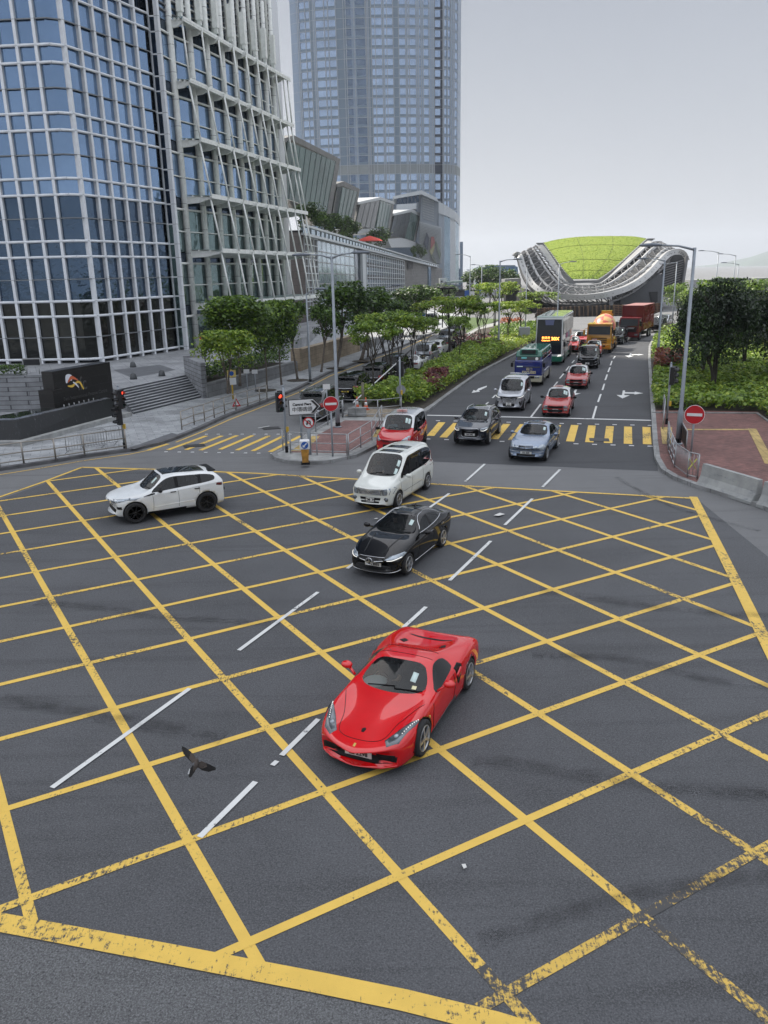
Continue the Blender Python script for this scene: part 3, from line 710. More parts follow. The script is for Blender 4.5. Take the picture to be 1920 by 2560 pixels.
def stone_mat(name, base, bw, bh, mortar, msize, var):
 """coursed stone on upright walls: rows follow height, joints follow the run of the wall"""
 t = NT(name); sep = t.n('ShaderNodeSeparateXYZ'); t.l(t.P, sep.inputs[0]); cmb = t.n('ShaderNodeCombineXYZ')
 t.l(t.math('ADD', t.math('MULTIPLY', sep.outputs[0], 0.39), t.math('MULTIPLY', sep.outputs[1], 0.92)), cmb.inputs[0]); t.l(sep.outputs[2], cmb.inputs[1])
 br = t.n('ShaderNodeTexBrick'); br.inputs['Scale'].default_value = 1; br.inputs['Brick Width'].default_value = bw; br.inputs['Row Height'].default_value = bh; br.inputs['Mortar Size'].default_value = msize
 br.inputs['Color1'].default_value = (*[x * (1 - var) for x in base], 1); br.inputs['Color2'].default_value = (*[x * (1 + var) for x in base], 1); br.inputs['Mortar'].default_value = (*mortar, 1)
 t.l(cmb.outputs[0], br.inputs['Vector']); st = t.ramp(t.noise(1.1, 6, 0.7), [(0.3, 0.7), (0.7, 1.1)])
 t.col(t.mix(1.0, br.outputs[0], st, 'MULTIPLY')); t.bump(t.math('ADD', t.math('MULTIPLY', br.outputs['Fac'], -1), t.noise(14, 4)), 0.4, 0.02); t.set(Roughness=.85); return t.m
M_pier = stone_mat('pier_stone', (0.27, 0.28, 0.295), 0.9, 0.30, (0.09, 0.09, 0.1), 0.02, 0.15)
M_beige = stone_mat('beige_stone_wall', (0.36, 0.29, 0.21), 1.1, 0.42, (0.19, 0.15, 0.11), 0.012, 0.10)
M_plw = stone_mat('planter_wall_stone', (0.22, 0.225, 0.23), 1.2, 0.5, (0.11, 0.11, 0.11), 0.012, 0.12)
p0, p1 = G(508, 996, .14), G(520, 994, .14); q0, q1 = tr + Vector((0.0, 0.1, 0)), tr + Vector((1.5, .7, 0)); pz = HGT(p1, 907)
b = NB()
def solid4(b, base, zs, z0=0.1, mi=0):
 """block on four base points with its own top heights"""
 B_ = [b.verts.new((p.x, p.y, z0)) for p in base]; T_ = [b.verts.new((p.x, p.y, z)) for p, z in zip(base, zs)]
 b.faces.new(T_).material_index = mi
 for i in range(4): b.faces.new((B_[i], B_[(i + 1) % 4], T_[(i + 1) % 4], T_[i])).material_index = mi
solid4(b, [p0, p1, q1, q0], [pz, pz, pz + .05, pz + .05]); tag(obj('stone_pier', b, M_pier), 'stepped-face grey stone block pier at the right end of the steps', 'wall')
w0, w1 = G(520, 995, .14), G(745, 931, .14); wd = (w1 - w0).normalized(); wn = Vector((-wd.y, wd.x, 0))
b = NB(); h = HGT(w0, 960)
solid4(b, [w0, w1, w1 + wn * .5, w0 + wn * .5], [h] * 4); tag(obj('planter_wall', b, M_plw), 'long low grey planter wall beside the left pavement, under the trimmed trees', 'wall')
b = NB(); prism(b, [(v.x, v.y) for v in (w0 + wn * .5 + wd * .7, w1 + wn * .5, w1 + wn * 4, w0 + wn * 3 + wd * 2.6)], .14, h - .15); tag(obj('planter_soil', b, M_soil), kind='structure')
PLANT = (w0, w1, wn, h)
a0, a1 = G(751, 928, .14), G(896, 879, .14); ad = (a1 - a0).normalized(); an = Vector((-ad.y, ad.x, 0)); hb = HGT(a1, 836)
b = NB(); solid4(b, [a0, a1, a1 + an * .8, a0 + an * .8], [hb] * 4)
for v in (a0, a1): solid4(b, [v + ad * -.05 - an * .04, v + ad * .5 - an * .04, v + ad * .5 + an * .84, v + ad * -.05 + an * .84], [hb + .12] * 4)
tag(obj('beige_wall', b, M_beige), 'tall beige sandstone wall along the left pavement behind the trees', 'wall')
b0 = a1 + ad * .8; b1 = b0 + (G(1010, 840, .14) - b0) * 1.0; bd = (b1 - b0).normalized(); bn = Vector((-bd.y, bd.x, 0)); b = NB()
solid4(b, [b0, b1, b1 + bn * .4, b0 + bn * .4], [.95] * 4); tag(obj('low_wall', b, M_plw), 'low grey kerb wall continuing beyond the beige stone wall', 'wall')
# ---- black fountain, monument wall
M_gran = NT('black_wet_granite'); _c = M_gran.ramp(M_gran.noise(1.0, 6, .75, vec=M_gran.map((9, 9, 0.5))), [(0.57, (0.010, 0.011, 0.013)), (0.68, (0.05, 0.055, 0.06)), (0.78, (0.35, 0.37, 0.38))]); M_gran.col(_c); M_gran.set(Roughness=0.3); M_gran = M_gran.m
M_gran2 = stone_mat('black_granite_panel', (0.016, 0.015, 0.015), 1.6, 0.55, (0.008, 0.008, 0.008), 0.008, 0.25)
MATS['black_granite_panel'].node_tree.nodes['Principled BSDF'].inputs['Roughness'].default_value = 0.35
f = empty('fountain', 'black granite water-wall fountain with sloping wet faces beside the left pavement', 'fountain', G(57, 1116, .14))
fc, fr, fl = G(57, 1116, .14), G(330, 1040, .14), G(-260, 1118, .14)
d1 = (fr - fc).normalized(); n1 = Vector((-d1.y, d1.x, 0)); d2 = (fl - fc).normalized(); n2 = Vector((d2.y, -d2.x, 0))
if n1.x > 0: n1 = -n1
if n2.y < 0: n2 = -n2
b = NB(); prism(b, [(v.x, v.y) for v in (fc, fr, fr + n1 * 2.4, fc + n1 * 2.4 + n2 * 1.2, fl + n2 * 3, fl)], .1, .40); child(obj('plinth', b, M_conc), f)
ht = 1.42
ci = fc + (n1 + n2) * .35; ri = fr + n1 * .35 - d1 * .65; li = fl + n2 * .35
ct, rt, lt = ci + (n1 + n2) * .28, ri + n1 * .30 - d1 * .45, li + n2 * .30
b = NB()
Z0, Z1 = .40, ht
def up(v, z): return (v.x, v.y, z)
face(b, [up(ci, Z0), up(ri, Z0), up(rt, Z1), up(ct, Z1)]); face(b, [up(li, Z0), up(ci, Z0), up(ct, Z1), up(lt, Z1)])
back = [rt + n1 * 1.0, ct + (n1 + n2) * 1.0, lt + n2 * 1.0]
face(b, [up(ri, Z0), up(ri + n1 * 1.2, Z0), up(rt + n1 * .9, Z1), up(rt, Z1)])
child(obj('water_wall', b, M_gran), f)
b = NB()
for aa, bb2, nn in ((ct, rt, n1), (lt, ct, n2)):
 face(b, [up(aa, Z1), up(bb2, Z1), up(bb2 + nn * .3, Z1 + .05), up(aa + nn * .3, Z1 + .05)])
child(obj('coping', b, mat('wet_dark_coping', (0.10, 0.105, 0.115), 0.25, var=.3)), f)
b = NB(); face(b, [up(ct + (n1 + n2) * .28, Z1 - .06), up(rt + n1 * .28, Z1 - .06), up(rt + n1 * 1.05, Z1 - .06), up(ct + n1 * 2 + n2 * 1.4, Z1 - .06), up(lt + n2 * 2.6, Z1 - .06), up(lt + n2 * .28, Z1 - .06)])
child(obj('pool', b, mat('fountain_pool', (0.012, 0.016, 0.014), 0.06)), f)
for k in range(7):
 p = ct.lerp(rt, .55 + .055 * k) + n1 * .5; b = NB(); tube(b, [up(p, Z1 - .08), up(p, Z1 + .14)], .03, 6); child(obj('nozzle', b, M_steel), f)
mo = empty('monument_wall', 'black granite name wall with a coloured ribbon logo behind the fountain', 'monument', rt + n1 * 1.6)
m1 = fr + n1 * 1.8 + d1 * .75; m0 = m1 - d1 * 5.3
mz = HGT(m1, 905)
b = NB(); solid4(b, [m0, m1, m1 + n1 * .8, m0 + n1 * .8], [mz] * 4, .3); child(obj('slab', b, M_gran2), mo)
b = NB(); solid4(b, [m0 - d1 * .35 - n1 * .15, m0 + d1 * .5 - n1 * .15, m0 + d1 * .5 + n1 * .9, m0 - d1 * .35 + n1 * .9], [mz - 1.05] * 4, .3); child(obj('end_block', b, M_gran2), mo)
Lw = (m1 - m0).length
def on_wall(u, z, off=.012): v = m0 + d1 * (u * Lw) - n1 * off; return Vector((v.x, v.y, z))
M_let = mat('grey_metal_letter', (0.13, 0.13, 0.13), 0.35, 0.6); M_wl = mat('logo_white', (0.72, 0.74, 0.8), 0.5); M_yl = mat('logo_yellow', (0.75, 0.50, 0.08), 0.5); M_rl = mat('logo_red', (0.6, 0.14, 0.06), 0.5)
xw = d1.copy(); zw = Vector((0, 0, 1))
hz_ = mz - .3
t_ = text_mesh('lettering', 'ifc', 1.15, M_let, .012, None, frame(on_wall(.455, mz - 1.02), xw, zw), sx=.85); child(t_, mo)
t_ = text_mesh('lettering', 'Two International Finance Centre', .30, M_let, .006, None, frame(on_wall(.50, mz - 1.72), xw, zw)); child(t_, mo)
def ribbon_logo(name, uv, wds, mt, off):
 b = NB(); P_ = smooth_path([Vector((u, v, 0)) for u, v in uv], 6); n_ = len(P_)
 for i in range(n_ - 1):
  def ed(i_, s):
   dd = (P_[min(i_ + 1, n_ - 1)] - P_[max(i_ - 1, 0)]).normalized(); nn = Vector((-dd.y, dd.x, 0)); t = i_ / (n_ - 1); k = t * (len(wds) - 1); a = int(min(k, len(wds) - 2)); ww = wds[a] + (wds[a + 1] - wds[a]) * (k - a)
   q = P_[i_] + nn * (s * ww / 2); v = m0 + d1 * q.x - n1 * off; return (v.x, v.y, q.y)
  face(b, [ed(i, -1), ed(i + 1, -1), ed(i + 1, 1), ed(i, 1)])
 child(obj(name, b, mt), mo)
u0 = Lw * .20; lg = mz - .75
ribbon_logo('logo_ribbon', [(u0, lg - .05), (u0 + .12, lg + .28), (u0 + .42, lg + .25), (u0 + .40, lg + .05)], [.1, .34, .3, .1], M_wl, .02)
ribbon_logo('logo_ribbon', [(u0 + .12, lg - .02), (u0 + .45, lg + .22), (u0 + .8, lg + .12), (u0 + 1.0, lg - .02)], [.05, .22, .12, .04], M_rl, .026)
ribbon_logo('logo_ribbon', [(u0 + .05, lg - .22), (u0 + .45, lg - .28), (u0 + .85, lg - .12), (u0 + 1.15, lg - .15), (u0 + 1.42, lg - .6)], [.06, .16, .12, .14, .1], M_yl, .03)
ribbon_logo('logo_ribbon', [(u0 + .55, lg - .05), (u0 + .8, lg - .22), (u0 + 1.0, lg - .45)], [.06, .12, .04], M_wl, .034)
# left stone planter with rail, board and hedge
pl = empty('stone_planter', 'grey stone block planter with a clipped hedge left of the black monument wall', 'planter', G(60, 1010, .3))
s0, s1, s2 = G(-160, 1016, .6), G(78, 1012, .6), G(122, 1010, .6); zt = HGT(s1, 940)
b = NB(); solid4(b, [s0, s1, s1 + Vector((-1, 3, 0)), s0 + Vector((0, 3, 0))], [zt] * 4, .1); solid4(b, [s1 + Vector((0, -.05, 0)), s2, s2 + Vector((-.5, 1.5, 0)), s1 + Vector((-.5, 1.6, 0))], [zt + .05] * 4, .1)
child(obj('block_wall', b, M_pier), pl)
HEDGE_L = (s0, s1, zt)
# information board on two legs
q = G(90, 942, zt); q = s1 + Vector((.2, .6, 0))
bo = empty('notice_board', 'small dark notice board on two steel legs above the stone planter', 'notice board', (q.x, q.y, zt))
zb_ = HGT(q, 897); b = NB(); box(b, (0, 0, zb_ - zt - .22), (1.25, .10, .52)); child(obj('board_frame', b, M_steel), bo).matrix_parent_inverse = Matrix.Identity(4)
b = NB(); box(b, (0, -.055, zb_ - zt - .22), (1.08, .02, .38)); obj('panel', b, M_dark, bo)
for s in (-.42, .42):
 b = NB(); tube(b, [(s, 0, -.02), (s, 0, zb_ - zt - .45)], .045, 6); obj('leg', b, M_steel, bo)
# forecourt bollard lights
for x, y, lab in [(333, 918, 'small dark domed bollard light nearest the office tower'), (334, 948, 'small dark domed bollard light at the top of the steps, left one'), (405, 940, 'small dark domed bollard light at the top of the steps, right one')]:
 p = G(x, y, PZ); b = NB(); lathe(b, [(.28, 0), (.26, .12), (.20, .38), (.10, .46), (0.0, .48)], 14)
 tag(obj('bollard_light', b, mat('dark_bronze', (0.07, 0.075, 0.08), .5, .3), loc=p), lab, 'bollard light')
# ---------------------------------------------------------------- mall, glass boxes, residential tower, green-roofed hall
class Plane:
 """an upright facade plane through two ground points"""
 def __init__(s, a, b): s.a, s.b = Vector((a[0], a[1], 0)), Vector((b[0], b[1], 0)); s.d = (s.b - s.a).normalized(); s.n = Vector((-s.d.y, s.d.x, 0))
 def at(s, px, py, off=0.0):
  r = ray(px, py); o = Vector((0, 0, CAMH)); t = (s.a + s.n * off - o).dot(s.n) / r.dot(s.n); return o + r * t
def q5(x, y): return 700 + x * .28933, 320 + y * .28933
def ax(px, Y): d = ray(px, 690); return V2(d.x / d.y * Y, Y)
mA, mB = ax(745, 128), ax(1097, 300); MP = Plane(mA, mB)
mall = empty('shopping_mall', 'long low glass and stone shopping mall behind the left pavement trees', 'mall', (mA.x, mA.y, 0))
def mq(pts, off=0.0): return [MP.at(*q5(x, y), off) for x, y in pts]
def zrow(px): return None
def mblock(name, x0, x1, ytop0, ytop1, mt, off=0.0, dep=6.0, zb=0.0, zb2=None):
 """solid behind the facade plane from picture column x0 to x1 (crop units), following a top line"""
 a, c = MP.at(*q5(x0, ytop0), off), MP.at(*q5(x1, ytop1), off); b = NB(); n = MP.n * dep
 z0, z1 = (zb, zb) if zb2 is None else (zb, zb2)
 q = [Vector((a.x, a.y, z0)), Vector((c.x, c.y, z1)), c, a]; r = [v + n for v in q]
 for f_ in ((q[0], q[1], q[2], q[3]), (r[1], r[0], r[3], r[2]), (q[3], q[2], r[2], r[3]), (q[0], q[3], r[3], r[0]), (q[1], r[1], r[2], q[2])): face(b, f_)
 return child(obj(name, b, mt), mall)
M_mstone = stone_mat('mall_stone', (0.22, 0.215, 0.21), 1.4, 0.8, (0.12, 0.12, 0.12), 0.02, 0.08)
M_mwhite = mat('mall_white_panel', (0.50, 0.53, 0.55), 0.45, var=.05)
M_mglass = glass_wall('mall_white_glass', (0.46, 0.55, 0.62), 0.12, .6, .06)
M_brown = stone_mat('mall_brown_stone', (0.09, 0.075, 0.068), 1.5, 1.0, (0.05, 0.04, 0.04), 0.03, 0.1)
if True:
 def yt(x): return 830 + (1180 - 830) * (x - 200) / (1360 - 200)      # parapet top line
 def yb(x): return 925 + (1205 - 925) * (x - 200) / (1360 - 200)      # band below parapet
 mblock('stone_end_wall', 60, 200, 900, 905, M_brown, -.2, 8)
 mblock('wall', 200, 1400, yb(200), yb(1400), M_mstone, .3, 10)
 # parapet: white rail, posts and pale panels
 def zb_at(x, y): return MP.at(*q5(x, y)).z
 b = NB()
 for i in range(48):
  xa, xb = 200 + 1165 * (i / 48) ** .72, 200 + 1165 * ((i + .62) / 48) ** .72
  q = [MP.at(*q5(x, y), -.5) for x, y in ((xa, yb(xa) - 18), (xb, yb(xb) - 18), (xb, yt(xb) + 22), (xa, yt(xa) + 22))]; face(b, q, 0)
 pp = child(obj('parapet_panel', b, M_gl_pale), mall); pp['kind'] = 'stuff'
 b = NB()
 for f0, f1 in ((0, 20), (78, 100)):
  q = [MP.at(*q5(x, yt(x) + (yb(x) - yt(x)) * f_ / 100), -.55) for x, f_ in ((195, f1), (1368, f1), (1368, f0), (195, f0))]
  plate(b, q, .5)  # container roof coloured paler and pinker to look lit from above
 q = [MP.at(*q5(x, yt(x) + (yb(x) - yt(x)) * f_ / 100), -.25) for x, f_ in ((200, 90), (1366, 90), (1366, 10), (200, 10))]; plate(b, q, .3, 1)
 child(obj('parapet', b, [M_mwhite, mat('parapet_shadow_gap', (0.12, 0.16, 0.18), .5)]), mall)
 mblock('glass_wall', 322, 640, yb(322) + 12, yb(640) + 12, M_mglass, .05, .6)
 b = NB()
 for k in range(9):
  t = k / 8; x0, x1 = 322, 640
  pa, pb = MP.at(*q5(x0, yb(x0) + 12), -.02), MP.at(*q5(x1, yb(x1) + 12), -.02)
  bar(b, (pa.x, pa.y, pa.z * (1 - t)), (pb.x, pb.y, pb.z * (1 - t)), .10, .16)
 for k in range(9):
  x = 322 + 318 * k / 8; p = MP.at(*q5(x, yb(x) + 12), -.02); bar(b, (p.x, p.y, 0), p, .05)
 child(obj('glazing_bars', b, M_steel), mall)
 b = NB()
 for k in range(14):
  t = k / 13; pa, pb = MP.at(*q5(205, yb(205) + 12), -.05), MP.at(*q5(318, yb(318) + 12), -.05); bar(b, (pa.x, pa.y, pa.z * (1 - t)), (pb.x, pb.y, pb.z * (1 - t)), .3, .14)
 for x in (205, 235, 262, 290, 318): p = MP.at(*q5(x, yb(x) + 12), -.1); bar(b, (p.x, p.y, 0), p, .18)
 child(obj('louvre_screen', b, M_mwhite), mall)
 mblock('dark_recess', 645, 735, yb(645) + 12, yb(735) + 12, M_gl_navy, .02, .5)
 mblock('pale_pillar', 712, 740, yb(712) + 8, yb(740) + 8, M_mwhite, -.5, .9)
 # lattice windows: rows and columns of upright lights
 M_lw = glass_wall('lattice_window_glass', (0.34, 0.43, 0.50), .1, .7)
 cnt = 0; stuff = NB()
 for r in range(5):
  for c in range(17):
   xa = 748 + (1072 - 748) * (c / 17) ** .9; xb = 748 + (1072 - 748) * ((c + .62) / 17) ** .9
   top = [MP.at(*q5(x, yb(x) + 20), -.03) for x in (xa, xb)]
   z1, z0 = 1 - r / 5 - .03, 1 - (r + 1) / 5 + .05
   q = [Vector((top[0].x, top[0].y, top[0].z * z0)), Vector((top[1].x, top[1].y, top[1].z * z0)), Vector((top[1].x, top[1].y, top[1].z * z1)), Vector((top[0].x, top[0].y, top[0].z * z1))]
   b = NB(); face(b, q); child(obj('window', b, M_lw), mall)
 b = NB()
 for c in range(18):
  x = 745 + (1075 - 745) * (c / 17) ** .9; p = MP.at(*q5(x, yb(x) + 14), -.15); bar(b, (p.x, p.y, 0), p, .22)
 for k in range(11):
  t = k / 10; pa, pb = MP.at(*q5(745, yb(745) + 14), -.15), MP.at(*q5(1075, yb(1075) + 14), -.15); bar(b, (pa.x, pa.y, pa.z * (1 - t)), (pb.x, pb.y, pb.z * (1 - t)), .2, .16)
 child(obj('window_lattice', b, M_mwhite), mall)
 b = NB(); face(b, [MP.at(*q5(x, y), -.04) for x, y in ((1105, 1150), (1150, 1150), (1150, 1215), (1105, 1215))]); child(obj('water_stain', b, mat('damp_stain', (0.08, 0.08, 0.085), .9, var=.4)), mall)
 mblock('corner_window', 1283, 1305, yb(1283) + 10, yb(1305) + 10, M_gl_pale, -.05, .4)
 # rooftop deck
 t0, t1 = MP.at(*q5(195, yt(195))), MP.at(*q5(1368, yt(1368))); b = NB(); z_ = -.9
 face(b, [t0 + Vector((0, 0, z_)) + MP.n * .3, t1 + Vector((0, 0, z_)) + MP.n * .3, t1 + Vector((0, 0, z_)) + MP.n * 45, t0 + Vector((0, 0, z_)) + MP.n * 45])
 child(obj('roof_deck', b, M_conc), mall)
# tilted glass pavilions on the roof
def pavilion(name, label, off, faces, dep, group='tilted glass pavilions on the mall roof'):
 e = empty(name, label, 'pavilion', MP.at(*q5(*faces[0][2][0]), off), group=group)
 for nm, mt, pts in faces:
  q = [MP.at(*q5(x, y), off) for x, y in pts]; b = NB()
  c = [v + MP.n * dep for v in q]
  if nm == 'glazing': plate(b, q, .25)
  else:
   vs = [b.verts.new(v) for v in q]; ws = [b.verts.new(v) for v in c]
   b.faces.new(vs); b.faces.new(ws[::-1])
   for i in range(len(q)): b.faces.new((vs[i], ws[i], ws[(i + 1) % len(q)], vs[(i + 1) % len(q)]))
  o = child(obj(nm, b, mt), e)
  if nm == 'glazing':
   bb = NB(); n_ = 9 if (pts[1][0] - pts[0][0]) > 250 else 4
   for k in range(n_ + 1):
    t = k / n_; bar(bb, q[0].lerp(q[1], t) - MP.n * .16, q[3].lerp(q[2], t) - MP.n * .16, .09)
   ob = child(obj('mullion', bb, mat('dark_mullion', (0.07, 0.09, 0.09), .5)), e)
 return e
M_gfr = stone_mat('grey_frame_panel', (0.20, 0.20, 0.195), 1.6, 1.6, (0.12, 0.12, 0.12), 0.03, .08)
M_gw = mat('pale_frame_panel', (0.44, 0.46, 0.47), .5, var=.06)
M_gl_pav = mat('green_glass_painted_reflection', (0.022, 0.058, 0.048), .12, spec=.12, col2=(.07, .13, .115), vscale=.09)  # green glass with reflected dark and pale areas painted into its colour
M_gl_dk = mat('dark_pavilion_glass', (0.010, 0.014, 0.016), .12, spec=.12, var=.4, vscale=.3)
pavilion('glass_pavilion', 'largest green glass pavilion with a thick grey frame leaning right, nearest the office tower', 9.0, [('frame', M_gfr, [(30, 92), (120, 62), (522, 268), (440, 745), (395, 735), (475, 290), (110, 105), (50, 125)]), ('glazing', M_gl_pav, [(60, 112), (475, 290), (395, 735), (20, 600)])], 14)
pavilion('glass_pavilion', 'narrow tall glass pavilion with a grey frame, second from the office tower', 10.0, [('frame', M_gfr, [(488, 482), (555, 460), (692, 528), (628, 835), (600, 825), (665, 552), (540, 500), (492, 512)]), ('glazing', M_gl_pav, [(535, 510), (665, 552), (600, 815), (492, 780)]), ('glazing', M_gl_dk, [(490, 512), (528, 508), (482, 775), (450, 745)])], 12)
pavilion('glass_pavilion', 'wide dark glass pavilion with a white roof edge, third from the office tower', 10.0, [('roof', M_gw, [(675, 640), (870, 596), (993, 640), (985, 662), (868, 622), (678, 660)]), ('glazing', M_gl_dk, [(688, 662), (862, 625), (812, 868), (645, 845)]), ('glazing', M_gl_pav, [(866, 628), (962, 662), (920, 892), (826, 866)]), ('frame', M_gfr, [(962, 655), (990, 655), (940, 905), (915, 895)]), ('base', M_gw, [(640, 880), (815, 865), (935, 895), (935, 918), (820, 890), (680, 915)])], 12)
pavilion('glass_pavilion', 'small glass pavilion with a white roof and base slab, farthest from the office tower', 10.0, [('roof', M_gw, [(978, 740), (1140, 700), (1220, 742), (1212, 764), (1135, 724), (982, 758)]), ('glazing', M_gl_dk, [(985, 756), (1128, 728), (1075, 955), (945, 925)]), ('glazing', M_gl_pav, [(1132, 728), (1196, 758), (1150, 972), (1080, 955)]), ('frame', M_gfr, [(1196, 755), (1217, 760), (1170, 985), (1148, 975)]), ('base', M_gw, [(930, 960), (1060, 945), (1200, 1000), (1195, 1030), (960, 1032)])], 12)
# red parasol on the roof terrace
p = MP.at(*q5(775, 985), 4.0); rp = empty('parasol', 'wide red parasol on the mall roof terrace', 'parasol', p)
b = NB(); lathe(b, [(3.2, .2), (2.3, .7), (1.2, 1.1), (.1, 1.4)], 10, sm=False); child(obj('canopy', b, mat('red_canvas', (0.55, 0.05, 0.03), .8)), rp).matrix_parent_inverse = Matrix.Identity(4)
b = NB(); tube(b, [(0, 0, -2.6), (0, 0, 1.4)], .12, 6); obj('pole', b, M_steel, rp)
def slabpx(b, pts, Y, dep, mi=0, q=q5):
 """upright block whose front outline is surveyed at distance Y"""
 f_ = [AT(*q(x, y), Y) for x, y in pts]; k = [v + Vector((0, dep, 0)) for v in f_]
 vs = [b.verts.new(v) for v in f_]; ws = [b.verts.new(v) for v in k]
 b.faces.new(vs).material_index = mi; b.faces.new(ws[::-1]).material_index = mi
 for i in range(len(f_)): b.faces.new((vs[i], ws[i], ws[(i + 1) % len(f_)], vs[(i + 1) % len(f_)])).material_index = mi
# hotel podium
pod = empty('hotel_podium', 'pale curved hotel podium with a perforated screen at the foot of the far tower', 'building', (0, 315, 0))
b = NB(); slabpx(b, [(1208, 800), (1225, 560), (1372, 632), (1372, 1350), (1208, 1350)], 318, 30); child(obj('wall', b, mat('podium_grey', (0.33, 0.37, 0.42), .4, .3, var=.05)), pod)
b = NB()
for r in range(9):
 for c in range(9):
  x = 1236 + c * 11; y = 600 + r * 21 + (x - 1236) * .32; slabpx(b, [(x, y), (x + 7, y + 2), (x + 7, y + 13), (x, y + 11)], 317.6, .3)
o = child(obj('perforated_screen', b, M_mwhite), pod)
b = NB(); slabpx(b, [(978, 590), (1222, 538), (1352, 602), (1372, 640), (1222, 572), (985, 612)], 314, 25); slabpx(b, [(1010, 660), (1180, 650), (1180, 700), (1010, 712)], 313, 10); child(obj('roof', b, M_mwhite), pod)
b = NB()
for k in range(6): slabpx(b, [(1008 + k * 33, 602 - k * 6), (1036 + k * 33, 596 - k * 6), (1036 + k * 33, 660 - k * 4), (1008 + k * 33, 664 - k * 4)], 316, 1)
child(obj('attic_window', b, M_gl_navy), pod)
# curved white band and wall round the corner
b = NB(); cur = [(1370, 632, 735, 316), (1420, 660, 752, 317), (1470, 690, 775, 319), (1515, 722, 800, 322), (1545, 760, 830, 327), (1556, 800, 852, 336)]
for (x0, a0_, b0_, Y0), (x1, a1_, b1_, Y1) in zip(cur, cur[1:]):
 face(b, [AT(*q5(x0, b0_), Y0), AT(*q5(x1, b1_), Y1), AT(*q5(x1, a1_), Y1), AT(*q5(x0, a0_), Y0)])
child(obj('curved_fascia', b, M_mwhite), pod)
for i in range(5):
 (x0, a0_, b0_, Y0), (x1, a1_, b1_, Y1) = cur[i], cur[i + 1]; b = NB()
 face(b, [AT(*q5(x0, 1350), Y0 + .6), AT(*q5(x1, 1350), Y1 + .6), AT(*q5(x1, b1_ - 4), Y1 + .6), AT(*q5(x0, b0_ - 4), Y0 + .6)])
 child(obj('facade_bay', b, [M_gl_pale, mat('podium_steel', (0.30, 0.34, 0.39), .4, .3), M_mwhite, M_gl_navy, M_gl_pale][(i * 3 + 1) % 5]), pod)
b = NB()
for k in range(26): slabpx(b, [(1205 + k * .8 * 0, 810 + k * 13), (1396, 862 + k * 12.0), (1396, 868 + k * 12.0), (1205, 816 + k * 13)], 312, .6)
slabpx(b, [(1205, 806), (1396, 858), (1396, 1170), (1205, 1150)], 313, 3, 1)
child(obj('louvred_panel', b, [M_mwhite, mat('panel_grey', (0.40, 0.43, 0.46), .5)]), pod)
for pts, cl in [([(1268, 900), (1290, 950), (1275, 1060), (1240, 1000)], (0.10, 0.11, 0.14)), ([(1305, 940), (1330, 940), (1340, 990), (1300, 1060)], (0.36, 0.15, 0.15)), ([(1290, 1060), (1340, 1000), (1330, 1060), (1310, 1100)], (0.40, 0.38, 0.24)), ([(1340, 980), (1352, 980), (1390, 1090), (1380, 1140)], (0.20, 0.24, 0.20)), ([(1300, 1100), (1320, 1090), (1360, 1180), (1345, 1190)], (0.18, 0.2, 0.18))]:
 b = NB(); slabpx(b, pts, 311.4, .4); child(obj('mural_shape', b, mat('mural_%d' % (int(cl[0] * 100)), cl, .7)), pod)
# ---- residential tower: curved, floor by floor
TY = 345.0
def qt(x, y): return 740 + x * .26522, y * .26522
tw = empty('apartment_tower', 'tall curved blue glass apartment tower with bands of windows behind the mall', 'apartment tower', (0, TY, 0))
plan = [(-2, 7), (40, 5.2), (110, 3.6), (200, 2.4), (300, 1.5), (410, .9), (490, .5), (570, .2), (690, 0), (705, 0), (840, .1), (960, .4), (1075, .9), (1160, 1.5), (1230, 2.2), (1305, 3.0), (1306, 4.6), (1382, 4.9), (1384, 3.2), (1430, 4.2), (1480, 6.5), (1520, 10), (1545, 16), (1550, 26)]
def tpt(x, dz): d = ray(*qt(x, 1300)); Y = TY + dz; return V2(d.x / d.y * Y, Y)
tp = [tpt(x, dz) for x, dz in plan]
def interp(x):
 for (a, da), (c, dc) in zip(plan, plan[1:]):
  if a <= x <= c: return tpt(x, da + (dc - da) * (x - a) / max(1e-6, c - a))
 return tp[-1]
z0t = 20.0; fl = AT(*qt(690, 900), TY).z - AT(*qt(690, 992), TY).z
zref = AT(*qt(690, 1105), TY).z        # a floor line
M_t_win = glass_wall('tower_window', (0.44, 0.56, 0.74), .06, .85, .03)
M_t_sp = mat('tower_spandrel', (0.165, 0.22, 0.285), .35, .3, var=.06, vscale=.05)
M_t_pan = mat('tower_panel', (0.265, 0.335, 0.43), .3, .45, var=.06, vscale=.07)
M_t_dk = mat('tower_recess', (0.03, 0.045, 0.075), .4)
M_t_band = mat('tower_plant_band', (0.215, 0.24, 0.25), .6)
M_t_fin = mat('tower_fin', (0.42, 0.45, 0.49), .4, .3)
wins = [(78, 130), (135, 172), (228, 300), (310, 335), (345, 405), (495, 550), (590, 672), (735, 765), (770, 825), (850, 870), (875, 925), (985, 1040), (1062, 1072), (1080, 1135), (1170, 1180), (1206, 1255), (1312, 1360), (1398, 1420), (1430, 1450), (1495, 1516)]
xs = sorted(set([p_[0] for p_ in plan] + [v for w_ in wins for v in w_]))
nfl = int((140 - z0t) / fl)
zf0 = zref - fl * int((zref - z0t) / fl)
bands = {}
def add(mt, q): bands.setdefault(mt.name, []).append(q)
win_q = []
